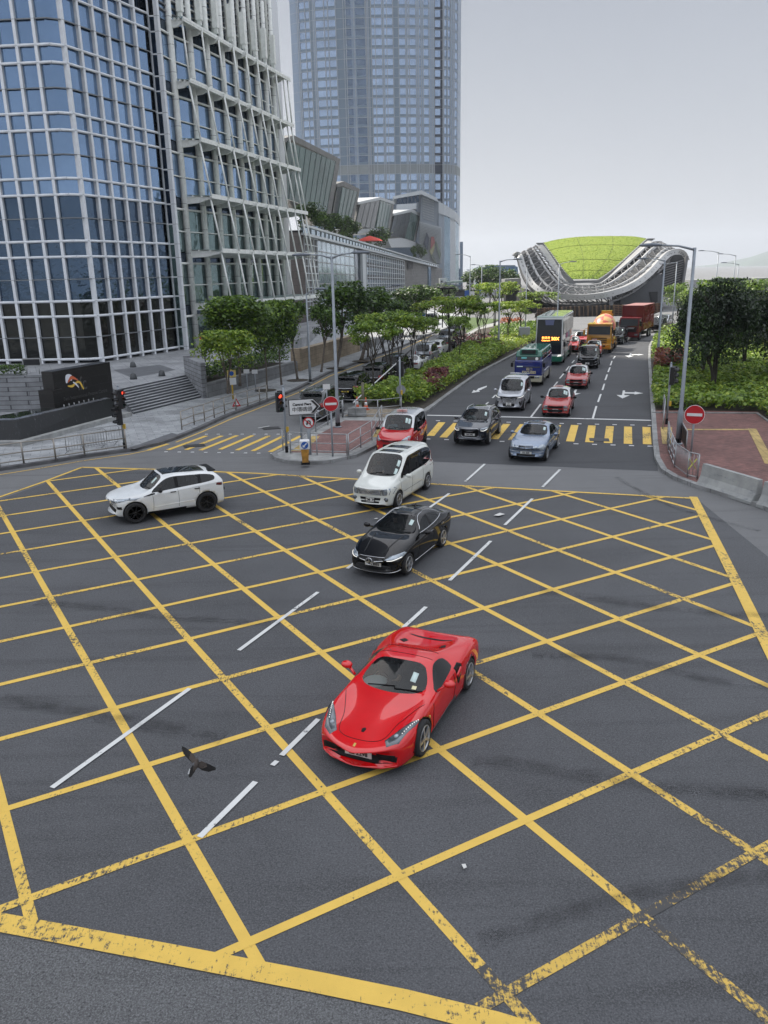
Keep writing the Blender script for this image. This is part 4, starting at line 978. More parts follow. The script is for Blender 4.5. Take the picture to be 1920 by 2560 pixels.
for f_ in range(nfl):
 z = zf0 + f_ * fl; plant = abs(z - (zref - fl * 5.6)) < fl * .5
 for a, c in zip(xs, xs[1:]):
  if c - a < .5: continue
  mid = (a + c) / 2; p, q_ = interp(a), interp(c)
  def quad(za, zb, off=0.0): return [Vector((p.x, p.y + off, za)), Vector((q_.x, q_.y + off, za)), Vector((q_.x, q_.y + off, zb)), Vector((p.x, p.y + off, zb))]
  isw = any(w0_ <= mid <= w1_ for w0_, w1_ in wins); rec = 1306 < mid < 1382
  if plant: add(M_t_dk if rec else M_t_band, quad(z, z + fl)); continue
  if isw:
   win_q.append((abs(z - zref), quad(z + fl * .28, z + fl * .94, .12 if not rec else .0)))
   add(M_t_dk if rec else M_t_sp, quad(z, z + fl * .28)); add(M_t_pan, quad(z + fl * .94, z + fl))
  else:
   add(M_t_dk if rec else (M_t_pan if int(mid * 7) % 3 else M_t_sp), quad(z, z + fl))
b = NB(); names = list(bands)
for mi, n_ in enumerate(names):
 for q_ in bands[n_]: face(b, q_, mi)
child(obj('facade', b, [MATS[n_] for n_ in names]), tw)
win_q.sort(key=lambda t: t[0])
for k, (_, q_) in enumerate(win_q[:99]):
 b = NB(); face(b, q_); child(obj('window', b, M_t_win), tw)
b = NB()
for _, q_ in win_q[99:]: face(b, q_)
o = child(obj('window', b, M_t_win), tw); o['kind'] = 'stuff'
b = NB()
for x in [60, 75, 132, 175, 205, 222, 305, 340, 410, 480, 500, 575, 680, 690, 706, 730, 765, 830, 845, 872, 930, 980, 1045, 1060, 1075, 1140, 1160, 1185, 1205, 1258, 1285, 1305, 1384, 1395, 1425, 1455, 1475, 1490]:
 p = interp(x); bar(b, (p.x, p.y - .12, z0t), (p.x, p.y - .12, 140), .16 if x not in (690, 706) else .5, .2)
for f_ in range(nfl):
 z = zf0 + f_ * fl
 for u, v in zip(tp, tp[1:]): bar(b, (u.x, u.y - .05, z), (v.x, v.y - .05, z), .12)
child(obj('mullion_grid', b, M_t_fin), tw)
b = NB(); prism(b, [(v.x, v.y + .6) for v in tp] + [(tp[-1].x - 4, TY + 50), (tp[0].x + 2, TY + 50)], z0t, 139.5); prism(b, [(v.x, v.y + .3) for v in tp] + [(tp[-1].x - 4, TY + 50), (tp[0].x + 2, TY + 50)], 140, 205); child(obj('core_wall', b, M_t_pan), tw)
b = NB(); prism(b, [(tp[0].x, TY + 2), (tp[-1].x - 1, TY + 2), (tp[-1].x - 1, TY + 40), (tp[0].x, TY + 40)], 0, z0t); child(obj('base_block', b, M_t_pan), tw)
# ---- green-roofed hall with ribbon trusses
def qg(x, y): return 1280 + x * .27125, 570 + y * .27125
hall = empty('green_roof_hall', 'low hall with a bright grass roof and sweeping silver ribbon trusses at the road end', 'hall', (40, 185, 0))
M_sil = mat('silver_ribbon', (0.43, 0.43, 0.425), .35, .5, var=.08, vscale=.4); M_truss = mat('truss_grey', (0.20, 0.20, 0.205), .5, .4)
M_grass = NT('roof_grass'); _g = M_grass; _g.col(_g.mix(_g.ramp(_g.noise(1.2, 6, .75), [(0.3, 0.0), (0.7, 1.0)]), (0.13, 0.20, 0.012), (0.25, 0.31, 0.025))); _g.bump(_g.noise(2.5, 5, .7), .9, .4); M_grass = _g.set(Roughness=.95)
rb = [
 ([(40, 262), (50, 245), (75, 262), (100, 345), (140, 440), (200, 530), (300, 598), (430, 628), (600, 640), (760, 632), (900, 608), (1050, 563), (1180, 493), (1290, 402), (1380, 305), (1450, 240), (1530, 218), (1585, 240), (1612, 300)], 158, 2.0, .9, 26),
 ([(92, 235), (120, 215), (150, 250), (190, 340), (250, 450), (330, 535), (430, 578), (600, 592), (780, 585), (930, 555), (1080, 485), (1200, 400), (1300, 310), (1380, 225), (1440, 190), (1500, 195)], 162, .9, .9, 10),
 ([(150, 200), (185, 190), (220, 235), (275, 320), (345, 420), (430, 510), (525, 552), (650, 565), (800, 550), (920, 505), (1050, 415), (1180, 305), (1290, 200), (1370, 160), (1450, 165)], 167, .9, .9, 10),
 ([(215, 165), (245, 180), (310, 270), (385, 380), (470, 480), (540, 520), (650, 535), (800, 520), (890, 470), (1030, 360), (1180, 230), (1290, 140), (1380, 130)], 172, .8, .8, 9)]
def bendY(x, Y): return Y + ((x - 700) / 700) ** 2 * 14
rib3 = []
for pts, Y, dep, th, hw in rb:
 P_ = smooth_path([Vector((x, y, 0)) for x, y in pts], 5); b = NB(); top_, bot = [], []
 c3 = []
 for i, v in enumerate(P_):
  d_ = (P_[min(i + 1, len(P_) - 1)] - P_[max(i - 1, 0)]).normalized(); n_ = Vector((-d_.y, d_.x, 0)) * hw
  Yv = bendY(v.x, Y); a, c = AT(*qg(v.x - n_.x, v.y - n_.y), Yv), AT(*qg(v.x + n_.x, v.y + n_.y), Yv)
  top_.append(a); bot.append(c); c3.append((a + c) / 2)
 rib3.append(c3)
 for i in range(len(P_) - 1):
  a, a2, c, c2 = top_[i], top_[i + 1], bot[i], bot[i + 1]; o_ = Vector((0, dep, 0))
  vs = [b.verts.new(v) for v in (a, a2, c2, c, a + o_, a2 + o_, c2 + o_, c + o_)]
  for f_ in ((0, 1, 2, 3), (7, 6, 5, 4), (0, 4, 5, 1), (3, 2, 6, 7)): b.faces.new([vs[k] for k in f_])
 child(obj('ribbon', b, M_sil), hall)
# trusses between ribbons and down to the lower chord
low = smooth_path([Vector((x, y, 0)) for x, y in [(60, 330), (110, 470), (190, 585), (280, 658), (400, 698), (600, 708), (800, 698), (950, 668), (1100, 598), (1250, 490), (1390, 368), (1480, 280), (1560, 250)]], 5)
low3 = [AT(*qg(v.x, v.y), bendY(v.x, 160)) for v in low]; rng = random.Random(2)
b = NB(); tube(b, low3, .22, 6)
def link(b, A, B, n, r=.11):
 for k in range(n + 1):
  t = k / n; a = A[int(t * (len(A) - 1))]; c = B[int(t * (len(B) - 1))]; bar(b, a, c, r * 2)
  if k < n: c2 = B[int((k + 1) / n * (len(B) - 1))]; bar(b, a, c2, r * 1.6)
link(b, rib3[0], low3, 40, .09); child(obj('lower_truss', b, M_truss), hall)
for i in range(3):
 b = NB(); link(b, rib3[i], rib3[i + 1], 30, .07)
 for k in range(len(rib3[i])):
  pass
 child(obj('ribbon_truss', b, M_truss), hall)
# dark roof shell beneath the ribbons
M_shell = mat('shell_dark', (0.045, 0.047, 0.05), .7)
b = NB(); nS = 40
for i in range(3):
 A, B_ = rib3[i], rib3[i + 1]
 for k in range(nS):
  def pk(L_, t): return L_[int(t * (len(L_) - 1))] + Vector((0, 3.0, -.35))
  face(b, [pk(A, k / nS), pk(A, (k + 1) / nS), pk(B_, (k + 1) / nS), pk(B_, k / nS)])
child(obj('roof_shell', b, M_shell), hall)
# grass panel, gently domed, with stepped grey edges
gr = [[(290, 135), (420, 105), (560, 86), (700, 77), (850, 74), (1000, 74), (1130, 78), (1240, 97)], [(360, 225), (470, 200), (600, 186), (740, 180), (870, 180), (980, 182), (1070, 186), (1130, 195)], [(430, 322), (520, 302), (630, 292), (740, 290), (830, 291), (900, 293), (960, 298), (1010, 305)], [(500, 412), (560, 398), (640, 392), (720, 390), (780, 391), (820, 393), (860, 397), (895, 402)], [(556, 474), (590, 472), (640, 471), (690, 470), (720, 470), (745, 470), (768, 471), (792, 472)]]
Ys = [222, 208, 195, 184, 177]
rows = [[AT(*qg(x, y), Y) for x, y in r_] for r_, Y in zip(gr, Ys)]
b = NB()
fine_ = []
for r_ in rows: fine_.append(smooth_path(r_, 4))
cols_ = [smooth_path([fine_[r][c] for r in range(5)], 5) for c in range(len(fine_[0]))]
for c in range(len(cols_) - 1):
 for r in range(len(cols_[0]) - 1): face(b, [cols_[c][r], cols_[c + 1][r], cols_[c + 1][r + 1], cols_[c][r + 1]])
for c in (9, 18):
 for r in range(len(cols_[0]) - 1): bar(b, cols_[c][r] + Vector((0, 0, .03)), cols_[c][r + 1] + Vector((0, 0, .03)), .09, .06, 1)
for r in (4, 10, 15):
 for c in range(len(cols_) - 1): bar(b, cols_[c][r] + Vector((0, 0, .03)), cols_[c + 1][r] + Vector((0, 0, .03)), .12, .08, 1)
child(obj('grass_roof', b, [M_grass, mat('grass_seam', (0.10, 0.13, 0.018), .9)], smooth=True), hall)
# grass tufts standing on the roof
b = NB(); rg = random.Random(8)
for _ in range(5200):
 c = rg.random() * (len(cols_) - 1.001); r = rg.random() * (len(cols_[0]) - 1.001); ci_, ri_ = int(c), int(r); fc_, fr_ = c - ci_, r - ri_
 p = (cols_[ci_][ri_] * (1 - fc_) + cols_[ci_ + 1][ri_] * fc_) * (1 - fr_) + (cols_[ci_][ri_ + 1] * (1 - fc_) + cols_[ci_ + 1][ri_ + 1] * fc_) * fr_
 a = rg.random() * pi; s = rg.uniform(.05, .13); hh = rg.uniform(.04, .13); face(b, [p + Vector((-cos(a) * s, -sin(a) * s, 0)), p + Vector((cos(a) * s, sin(a) * s, 0)), p + Vector((rg.uniform(-.2, .2), rg.uniform(-.2, .2), hh))])
child(obj('grass_tufts', b, mat('grass_blade', (0.16, 0.26, 0.02), .9, var=.3, vscale=.8)), hall)['kind'] = 'stuff'
M_edge = mat('edge_grey', (0.17, 0.175, 0.18), .6)
for side in (0, -1):
 b = NB(); A = cols_[side]; n_ = 26; tube(b, [v + Vector((0, -.3, -.3)) for v in A], .25, 6)
 for k in range(n_):
  t = k / (n_ - 1) * (len(A) - 1); i = int(min(t, len(A) - 2)); p = A[i].lerp(A[i + 1], t - i); sx_ = -1 if side == 0 else 1; L_ = 1.9 - .5 * k / n_
  box(b, (p.x + sx_ * L_ / 2, p.y - .3, p.z - .15), (L_, 1.0, .25))
 child(obj('stepped_edge', b, M_edge), hall)['kind'] = 'stuff'
b = NB()
pA, pB = cols_[0][-1], cols_[-1][-1]; box(b, ((pA.x + pB.x) / 2, pA.y - .8, pA.z - .5), ((pB.x - pA.x) + 2.6, 1.6, .5))
child(obj('edge_beam', b, M_edge), hall)
b = NB()   # ribbed side aprons between the grass and the inner ribbon
for side in (0, -1):
 A = cols_[side]; C_ = rib3[3]; n_ = 24; half = len(C_) // 2
 for k in range(n_):
  def pr(kk):
   t = kk / n_; a = A[int(t * (len(A) - 1))]; cidx = int(t * half) if side == 0 else len(C_) - 1 - int(t * half); return a + Vector((0, 0, -.5)), C_[cidx] + Vector((0, .8, -.1))
  a, c = pr(k); a2, c2 = pr(k + 1)
  face(b, [a, c, c2, a2])
child(obj('apron', b, mat('apron_grey', (0.24, 0.24, 0.245), .6, var=.12, vscale=.5)), hall)
# right-hand open end, dark side wall and the hoarding
b = NB(); slabpx(b, [(990, 700), (1000, 650), (1385, 415), (1392, 720)], 168, 6, 0, qg); slabpx(b, [(100, 640), (140, 560), (300, 690), (1020, 690), (1020, 830), (100, 830)], 170, 8, 1, qg); child(obj('side_wall', b, [mat('slate_wall', (0.085, 0.09, 0.10), .7, var=.1), M_dark]), hall)
b = NB(); slabpx(b, [(1270, 590), (1342, 585), (1342, 680), (1285, 690)], 167.7, .5, 0, qg); child(obj('doorway', b, M_dark), hall)
b = NB(); slabpx(b, [(1440, 270), (1490, 245), (1560, 250), (1600, 300), (1595, 420), (1560, 560), (1500, 640), (1440, 640), (1395, 580), (1395, 380)], 176, 10, 0, qg); child(obj('end_shell', b, M_shell), hall)
b = NB()
for k in range(16):
 y = 290 + k * 22; bar(b, AT(*qg(1400, y + 60), 175.5), AT(*qg(1600 - k * 3, y), 175.5), .22)
bar(b, AT(*qg(1610, 260), 175), AT(*qg(1560, 580), 175), .9, .5)
child(obj('end_louvres', b, M_truss), hall)
b = NB(); slabpx(b, [(905, 720), (890, 690), (915, 660), (940, 690), (925, 720), (922, 830), (906, 830)], 160, 1.2, 0, qg); child(obj('prop_column', b, M_truss), hall)
ho = empty('site_hoarding', 'dark brown timber and steel hoarding in front of the green-roofed hall', 'hoarding', (38, 150, 0))
b = NB(); slabpx(b, [(245, 735), (560, 722), (960, 712), (1375, 690), (1392, 760), (1200, 840), (1000, 860), (600, 860), (400, 855), (200, 845)], 152, .3, 0, qg); child(obj('panel', b, mat('hoarding_dark', (0.028, 0.022, 0.02), .8, var=.3, vscale=.6)), ho)
b = NB()
for x in range(260, 1380, 40):
 y0 = 735 - (x - 245) * .04; bar(b, AT(*qg(x, y0), 151.8), AT(*qg(x, 850 - max(0, x - 1000) * .22), 151.8), .28 if (x // 40) % 2 else .14)
child(obj('post', b, mat('hoarding_post', (0.13, 0.085, 0.055), .8, var=.2)), ho)
for xa, xb in ((230, 420), (950, 1385)):
 b = NB()
 for k in range(6): bar(b, AT(*qg(xa, 745 + k * 16 - (xa - 245) * .04), 151.7), AT(*qg(xb, 745 + k * 14 - (xb - 245) * .04), 151.7), .10)
 child(obj('rail', b, mat('hoarding_rail', (0.17, 0.09, 0.06), .8)), ho)
# ---- far footbridge and blue glass block
def q8(x, y): return 1100 + x * .15672, 600 + y * .15672
fb = empty('footbridge', 'far covered footbridge with a green glass canopy crossing behind the avenue trees', 'footbridge', (25, 250, 0))
b = NB(); slabpx(b, [(-200, 780), (600, 800), (600, 900), (-200, 890)], 250, 5, 0, q8); child(obj('deck', b, mat('deck_dark', (0.035, 0.036, 0.04), .7)), fb)
b = NB(); slabpx(b, [(90, 665), (470, 640), (470, 668), (110, 700)], 249, 6, 0, q8); child(obj('canopy', b, M_frit), fb)
b = NB()
for x in (165, 250, 340, 430): slabpx(b, [(x, 690), (x + 10, 690), (x + 10, 800), (x, 800)], 252, .6, 0, q8)
child(obj('post', b, M_steel), fb)
b = NB(); slabpx(b, [(0, 610), (108, 610), (108, 790), (0, 790)], 251, 5, 0, q8); slabpx(b, [(15, 648), (40, 648), (40, 672), (15, 672)], 250.9, .2, 1, q8); child(obj('lift_tower', b, [M_mwhite, M_dark]), fb)
b = NB(); slabpx(b, [(100, 775), (560, 790), (560, 805), (100, 795)], 249.5, .3, 0, q8); child(obj('parapet', b, M_gl_pale), fb)
vb = empty('viaduct', 'pale concrete approach ramp left of the green-roofed hall', 'viaduct', (40, 200, 0))
b = NB(); slabpx(b, [(1035, 625), (1290, 610), (1290, 745), (1035, 745)], 205, 6, 0, q8); child(obj('parapet', b, M_conc), vb)
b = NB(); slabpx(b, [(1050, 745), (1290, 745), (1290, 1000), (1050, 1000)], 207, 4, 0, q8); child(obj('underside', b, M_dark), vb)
gb = empty('glass_block', 'flat-roofed blue glass building behind the far trees left of the hall', 'building', (40, 420, 0))
b = NB(); slabpx(b, [(575, 470), (820, 412), (1190, 410), (1240, 430), (1260, 760), (575, 760)], 420, 40, 0, q8); child(obj('wall', b, glass_wall('block_blue_glass', (0.12, 0.20, 0.30), .1, .8)), gb)
b = NB(); slabpx(b, [(560, 468), (820, 402), (1200, 400), (1200, 415), (820, 418), (570, 480)], 418, 42, 0, q8); child(obj('roof', b, mat('block_roof', (0.16, 0.2, 0.25), .5)), gb)
# far right elevated road
b = NB(); p_ = [AT(1730, 700, 330), AT(1930, 694, 330), AT(1930, 716, 330), AT(1730, 722, 330)]; vs = [b.verts.new(v) for v in p_]; ws = [b.verts.new(v + Vector((0, 8, 0))) for v in p_]
b.faces.new(vs); b.faces.new(ws[::-1])
for i in range(4): b.faces.new((vs[i], ws[i], ws[(i + 1) % 4], vs[(i + 1) % 4]))
for x in (1750, 1800, 1850, 1905): q = AT(x, 715, 332); box(b, (q.x, q.y, q.z / 2 - .3), (2, 2, q.z))
tag(obj('flyover', b, M_conc), 'pale concrete flyover behind the dark trees on the right', 'flyover')
# ================================================================ VEGETATION
def leaf_mat(name, col, tr=.35):
 mt = bpy.data.materials.new(name); mt.use_nodes = True; t = mt.node_tree; t.nodes.clear(); MATS[name] = mt
 o = t.nodes.new('ShaderNodeOutputMaterial'); d = t.nodes.new('ShaderNodeBsdfPrincipled'); tl_ = t.nodes.new('ShaderNodeBsdfTranslucent'); mx_ = t.nodes.new('ShaderNodeMixShader'); mx_.inputs[0].default_value = tr
 g = t.nodes.new('ShaderNodeTexCoord'); n_ = t.nodes.new('ShaderNodeTexNoise'); n_.inputs['Scale'].default_value = 1.1; n_.inputs['Detail'].default_value = 4; r = t.nodes.new('ShaderNodeValToRGB')
 r.color_ramp.elements[0].position, r.color_ramp.elements[1].position = .3, .7; r.color_ramp.elements[0].color = (*[c * .65 for c in col], 1); r.color_ramp.elements[1].color = (*[c * 1.4 for c in col], 1)
 t.links.new(g.outputs['Object'], n_.inputs['Vector']); t.links.new(n_.outputs[0], r.inputs[0]); t.links.new(r.outputs[0], d.inputs['Base Color']); t.links.new(r.outputs[0], tl_.inputs[0]); d.inputs['Roughness'].default_value = .5
 t.links.new(d.outputs[0], mx_.inputs[1]); t.links.new(tl_.outputs[0], mx_.inputs[2]); t.links.new(mx_.outputs[0], o.inputs[0]); return mt
L_dark = leaf_mat('leaf_dark', (0.042, 0.08, 0.022)); L_mid = leaf_mat('leaf_mid', (0.1, 0.175, 0.03)); L_lite = leaf_mat('leaf_light', (0.2, 0.3, 0.038)); L_lime = leaf_mat('leaf_lime', (0.31, 0.38, 0.048)); L_red = leaf_mat('leaf_purple', (0.12, 0.028, 0.036)); L_rust = leaf_mat('leaf_rust', (.22, .075, .04)); L_deep = leaf_mat('leaf_deep', (.016, .030, .013), .2)
M_bark = mat('bark_grey', (.13, .11, .09), .9, var=.35, vscale=6, bump=.6); M_barkdk = mat('bark_dark', (.045, .038, .032), .9, var=.35, vscale=6, bump=.6)
def leaves_mesh(name, items, mats):
 """items (centre, size, material index): small bent leaf faces in one crown mesh"""
 V, F, MI = [], [], []
 rr = random.Random(len(items))
 for p, s, mi in items:
  a, t = rr.random() * 2 * pi, rr.uniform(-.9, .9); d = Vector((cos(a) * cos(t), sin(a) * cos(t), sin(t))); u = d.cross(Vector((rr.uniform(-1, 1), rr.uniform(-1, 1), 1.2))).normalized(); k = len(V); w = s * rr.uniform(.32, .5)
  V += [p - d * s * .5, p + u * w - d * .05 * s, p + d * s * .5, p - u * w]; F.append((k, k + 1, k + 2, k + 3)); MI.append(mi)
 me = bpy.data.meshes.new(name); me.from_pydata(V, [], F); me.polygons.foreach_set('material_index', MI)
 for m_ in mats: me.materials.append(m_)
 return me
def tree_kind(seed, H, cw, cb, lean=0.0, n=2600, ls=.26, flat=.55, clus=26, mats=(L_mid, L_dark), stems=1, tr=.13, bark=M_bark, spread=.42, sparse=0.0, dome=.22):
 """a tree of height H, crown width cw, lowest foliage at fraction cb"""
 r = random.Random(seed); b = NB(); tips = []; ca = Vector((lean, 0, 0))
 for s in range(stems):
  a0 = r.random() * 6.3; off = Vector((cos(a0), sin(a0), 0)) * (.22 * s); hb = H * cb * r.uniform(.75, 1.0)
  p0 = off; p1 = off + Vector((r.uniform(-.1, .1), r.uniform(-.1, .1), hb * .5)) + ca * .35; p2 = off * 2 + Vector((r.uniform(-.25, .25), r.uniform(-.25, .25), hb)) + ca * .7
  tube(b, smooth_path([p0, p1, p2], 4), [tr * (1.25 if i == 0 else 1 - .045 * i) for i in range(9)], 7)
  for k in range(max(3, 7 - stems)):
   a = 2 * pi * (k + r.random() * .7) / max(3, 7 - stems); R1 = cw * spread * r.uniform(.35, .85); z1 = lerp(hb, H, r.uniform(.3, .75)); q = p2 + Vector((cos(a) * R1, sin(a) * R1, 0)); q.z = z1
   mid_ = p2.lerp(q, .5) + Vector((0, 0, .12 * H * r.random())); tube(b, smooth_path([p2 - Vector((0, 0, hb * .15 * r.random())), mid_, q], 3), [tr * .62 * (1 - .1 * i) for i in range(7)], 5)
   for j in range(3): a2 = a + r.uniform(-.9, .9); e = q + Vector((cos(a2), sin(a2), 0)) * cw * .16 * r.uniform(.4, 1.2) + Vector((0, 0, (H - z1) * r.uniform(.1, .8))); tube(b, [q, q.lerp(e, .5) + Vector((0, 0, .1)), e], [tr * .28, tr * .2, tr * .1], 4); tips.append(e)
 tm = mesh_from('trunk', b, bark); C_ = list(tips); cc = Vector((ca.x, 0, 0))
 while len(C_) < clus:
  a = r.random() * 6.3; rad = cw * .5 * math.sqrt(r.random()); z = lerp(H * cb, H, r.random() ** .8); k = 1 - ((z - H * cb) / (H * (1 - cb)) - .45) ** 2 * 1.9
  C_.append(cc + Vector((cos(a) * rad * k, sin(a) * rad * k, z)))
 if flat > .5:
  for c in C_: c.z = min(c.z, H * (1 - dome * (math.hypot(c.x - ca.x * .5, c.y) / (cw * .5)) ** 2))
 C_ = C_[:clus] if len(tips) <= clus else r.sample(C_, clus); it = []; per = n // len(C_)
 for c in C_:
  R0 = cw * r.uniform(.10, .19) * (1.25 if sparse == 0 else 1); m0 = r.random()
  for _ in range(int(per * r.uniform(.6, 1.35))):
   v = Vector((r.gauss(0, 1), r.gauss(0, 1), r.gauss(0, 1))).normalized() * R0 * r.uniform(.45, 1.08); v.z *= flat; p = c + v
   if p.z > H * 1.02: p.z = H * 1.02 - r.random() * .2
   mi = 0 if (r.random() < .35 + .6 * (m0 > .5)) else min(1, len(mats) - 1)
   if len(mats) > 2 and r.random() < .16: mi = 2
   it.append((p, ls * r.uniform(.7, 1.3), mi))
 return tm, leaves_mesh('crown', it, mats)
KINDS = {}
def plant(name, key, px, top, label, group, rz=0.0, sx=1.0, z0=0.14, params=None, at_=None):
 """place a tree of a kind on surveyed ground, scaled to reach image row top"""
 p = at_ or G(px[0], px[1], z0); H = max(1.0, HGT(p, top) - z0 if at_ is None else top)
 if key not in KINDS: KINDS[key] = tree_kind(**params)
 tm, cm = KINDS[key]; Hm = params['H'] if params else PAR[key]['H']; e = empty(name, label, 'tree', (p.x, p.y, z0 if at_ is None else p.z), rz, group); k = H / Hm
 for nm, me in (('trunk', tm), ('crown', cm)): o = obj(nm, me, None, e); o.scale = (k * sx, k * sx, k)
 return e
PAR = {'trim': dict(seed=1, H=6, cw=4.6, cb=.52, n=5200, ls=.26, flat=.8, clus=60, mats=(L_mid, L_dark, L_lite), tr=.10, spread=.36), 'trimlite': dict(seed=4, H=4.4, cw=4.4, cb=.50, n=5200, ls=.23, flat=.8, clus=56, mats=(L_lite, L_mid, L_lime), tr=.08, spread=.36, stems=2),
  'street': dict(seed=7, H=6.5, cw=4.2, cb=.55, lean=.8, n=2600, ls=.26, flat=.7, clus=34, mats=(L_mid, L_dark), tr=.15, spread=.42), 'street2': dict(seed=9, H=6.5, cw=4.8, cb=.5, lean=1.3, n=3000, ls=.27, flat=.7, clus=36, mats=(L_dark, L_mid), tr=.17),
  'aca': dict(seed=11, H=6.2, cw=5.4, cb=.62, n=2300, ls=.25, flat=.32, clus=30, mats=(L_lite, L_mid, L_lime), stems=3, tr=.075, bark=M_barkdk, spread=.46, sparse=1), 'aca2': dict(seed=13, H=6.0, cw=5.0, cb=.55, lean=.4, n=2000, ls=.25, flat=.35, clus=28, mats=(L_lite, L_mid), stems=2, tr=.07, bark=M_barkdk, spread=.46, sparse=1), 'aca3': dict(seed=19, H=6.4, cw=6.2, cb=.6, n=2900, ls=.27, flat=.3, clus=36, mats=(L_lite, L_lime, L_mid), stems=2, tr=.085, bark=M_barkdk, spread=.48, sparse=1),
  'banyan': dict(seed=23, H=8.5, cw=9.0, cb=.34, n=11000, ls=.30, flat=.7, clus=62, mats=(L_deep, L_dark), stems=3, tr=.22, bark=M_barkdk, spread=.42, dome=.5), 'farlite': dict(seed=31, H=9, cw=8, cb=.25, n=2600, ls=.5, flat=.7, clus=34, mats=(L_mid, L_lite), tr=.2), 'far': dict(seed=29, H=9, cw=8.5, cb=.2, n=2200, ls=.6, flat=.8, clus=34, mats=(L_dark, L_mid), tr=.2)}
def tr_(key, px, top, label, group, rz=0.0, sx=1.0, z0=.14, at_=None, name='tree'): return plant(name, key, px, top, label, group, rz, sx, z0, PAR[key], at_)
gl = 'trees along the left pavement'
hb_ = PLANT[3] - .15
tr_('trim', (600, 965), 745, 'dense dark clipped tree with the widest crown, in front of the canopied facade', gl, .3, 1.05, hb_); tr_('trimlite', (569, 984), 830, 'low light green clipped tree in front of the dark wide one', gl, 1.1, .95, hb_)
for key, px, top, lab, rz, sx in (('trim', (668, 974), 760, 'dark clipped tree with its trunk on the pavement right of the wide one', 2.0, .62), ('trim', (704, 962), 756, 'tall dark clipped tree between two paler trunks near the left lamp post', 3.4, .75), ('street', (744, 949), 752, 'leaning pale-trunked tree just left of the small lamp post', 2.6, .7), ('street', (803, 930), 764, 'thin upright tree before the near end of the beige wall', .4, .8),
       ('street2', (840, 919), 708, 'tall leaning tree with a high crown beside the twin-arm lamp post', 5.9, .95), ('street2', (903, 901), 722, 'broad tree at the far end of the beige wall', .2, 1.1), ('street', (920, 893), 742, 'slim tree behind the broad one at the end of the beige wall', 1.6, .9), ('street', (940, 887), 748, 'leaning tree farthest along the beige wall', 3.0, .9), ('street2', (985, 868), 742, 'shady tree by the low wall beyond the beige wall', 4.0, 1.1), ('street2', (1035, 842), 716, 'dark tree before the mall corner', 1.0, 1.3), ('street', (1060, 835), 722, 'dark tree beside the far black lamps', 2.2, 1.2), ('far', (1000, 838), 752, 'low bushy tree at the foot of the mall lattice windows', .5, .8)):
 tr_(key, px, top, lab, gl, rz, sx)
gm = 'spreading trees in the median planting'
for i, (key, px, top, lab, rz, sx) in enumerate((('aca2', (938, 998), 800, 'leaning thin-stemmed tree at the near tip of the median hedge', 2.4, .8), ('aca', (975, 965), 782, 'feathery tree just behind the near tip of the hedge', .5, .9), ('aca2', (1005, 938), 776, 'feathery tree above the black off-road car', 1.9, 1.0), ('aca', (1032, 928), 792, 'small feathery tree beside the white coupe', 3.3, .8), ('aca2', (1058, 918), 800, 'slender sparse tree beside the silver minivan', 4.4, .75),
  ('aca3', (1125, 885), 742, 'tall bright green spreading tree, left one of the central pair', .2, 1.0), ('aca', (1160, 872), 738, 'tall bright green spreading tree, right one of the central pair', 2.0, 1.15), ('aca2', (1147, 913), 790, 'small sparse tree standing in the hedge below the central pair', 5.0, .6), ('aca', (1209, 873), 756, 'fine-stemmed tree beside the median lamp post, left of it', 1.2, .85), ('aca3', (1268, 852), 750, 'wide yellow-green tree right of the median lamp post', 4.1, 1.0), ('aca3', (1300, 840), 752, 'wide yellow-green tree nearest the double-decker bus', 2.9, .9), ('aca', (1345, 822), 728, 'pale tree in front of the silver ribbons of the hall', .9, 1.1), ('aca3', (1235, 815), 704, 'high feathery tree before the viaduct', 3.7, 1.0), ('aca', (1195, 845), 768, 'small feathery tree beyond the central pair', 5.4, .8))):
 tr_(key, px, top, lab, gm, rz, sx)
gr_ = 'dark trees in the right planting bed'
tr_('banyan', (1783, 978), 702, 'large dark many-stemmed tree beside the right near lamp post', gr_, .4, .62); tr_('banyan', (1752, 945), 722, 'dark tree partly behind the large many-stemmed one', gr_, 2.2, .58); tr_('banyan', (1945, 960), 716, 'dark tree cut off by the right edge of the view', gr_, 4.0, .75); tr_('banyan', (1860, 925), 730, 'dark tree filling the gap between the two large ones on the right', gr_, 5.2, .62)
for i, (x, y, Y, h, lab) in enumerate(((1195, 713, 225, 8.6, 'dark bushy tree at the left end of the group before the blue glass block'), (1225, 712, 225, 9.6, 'dark bushy tree at the middle of the group before the blue glass block'), (1255, 712, 228, 9.0, 'dark bushy tree at the right end of the group before the blue glass block'), (1110, 745, 200, 5.5, 'dark tree under the far footbridge beside the lift tower'), (1770, 700, 120, 6.4, 'pale tree beyond the dark trees, left one of three on the right'), (1815, 700, 130, 6.6, 'pale tree beyond the dark trees, middle one of three on the right'), (1865, 700, 125, 6.4, 'pale tree beyond the dark trees, right one of three on the right'), (1905, 705, 140, 6.0, 'far tree at the right edge under the hills'), (1700, 705, 150, 5.5, 'far tree beside the right end of the hall'))):
 a = AT(x, y, Y); a.z = .1; tr_('far' if x < 1300 else 'farlite', None, h, lab, 'far trees behind the traffic', i * .9, 1.0, at_=a)
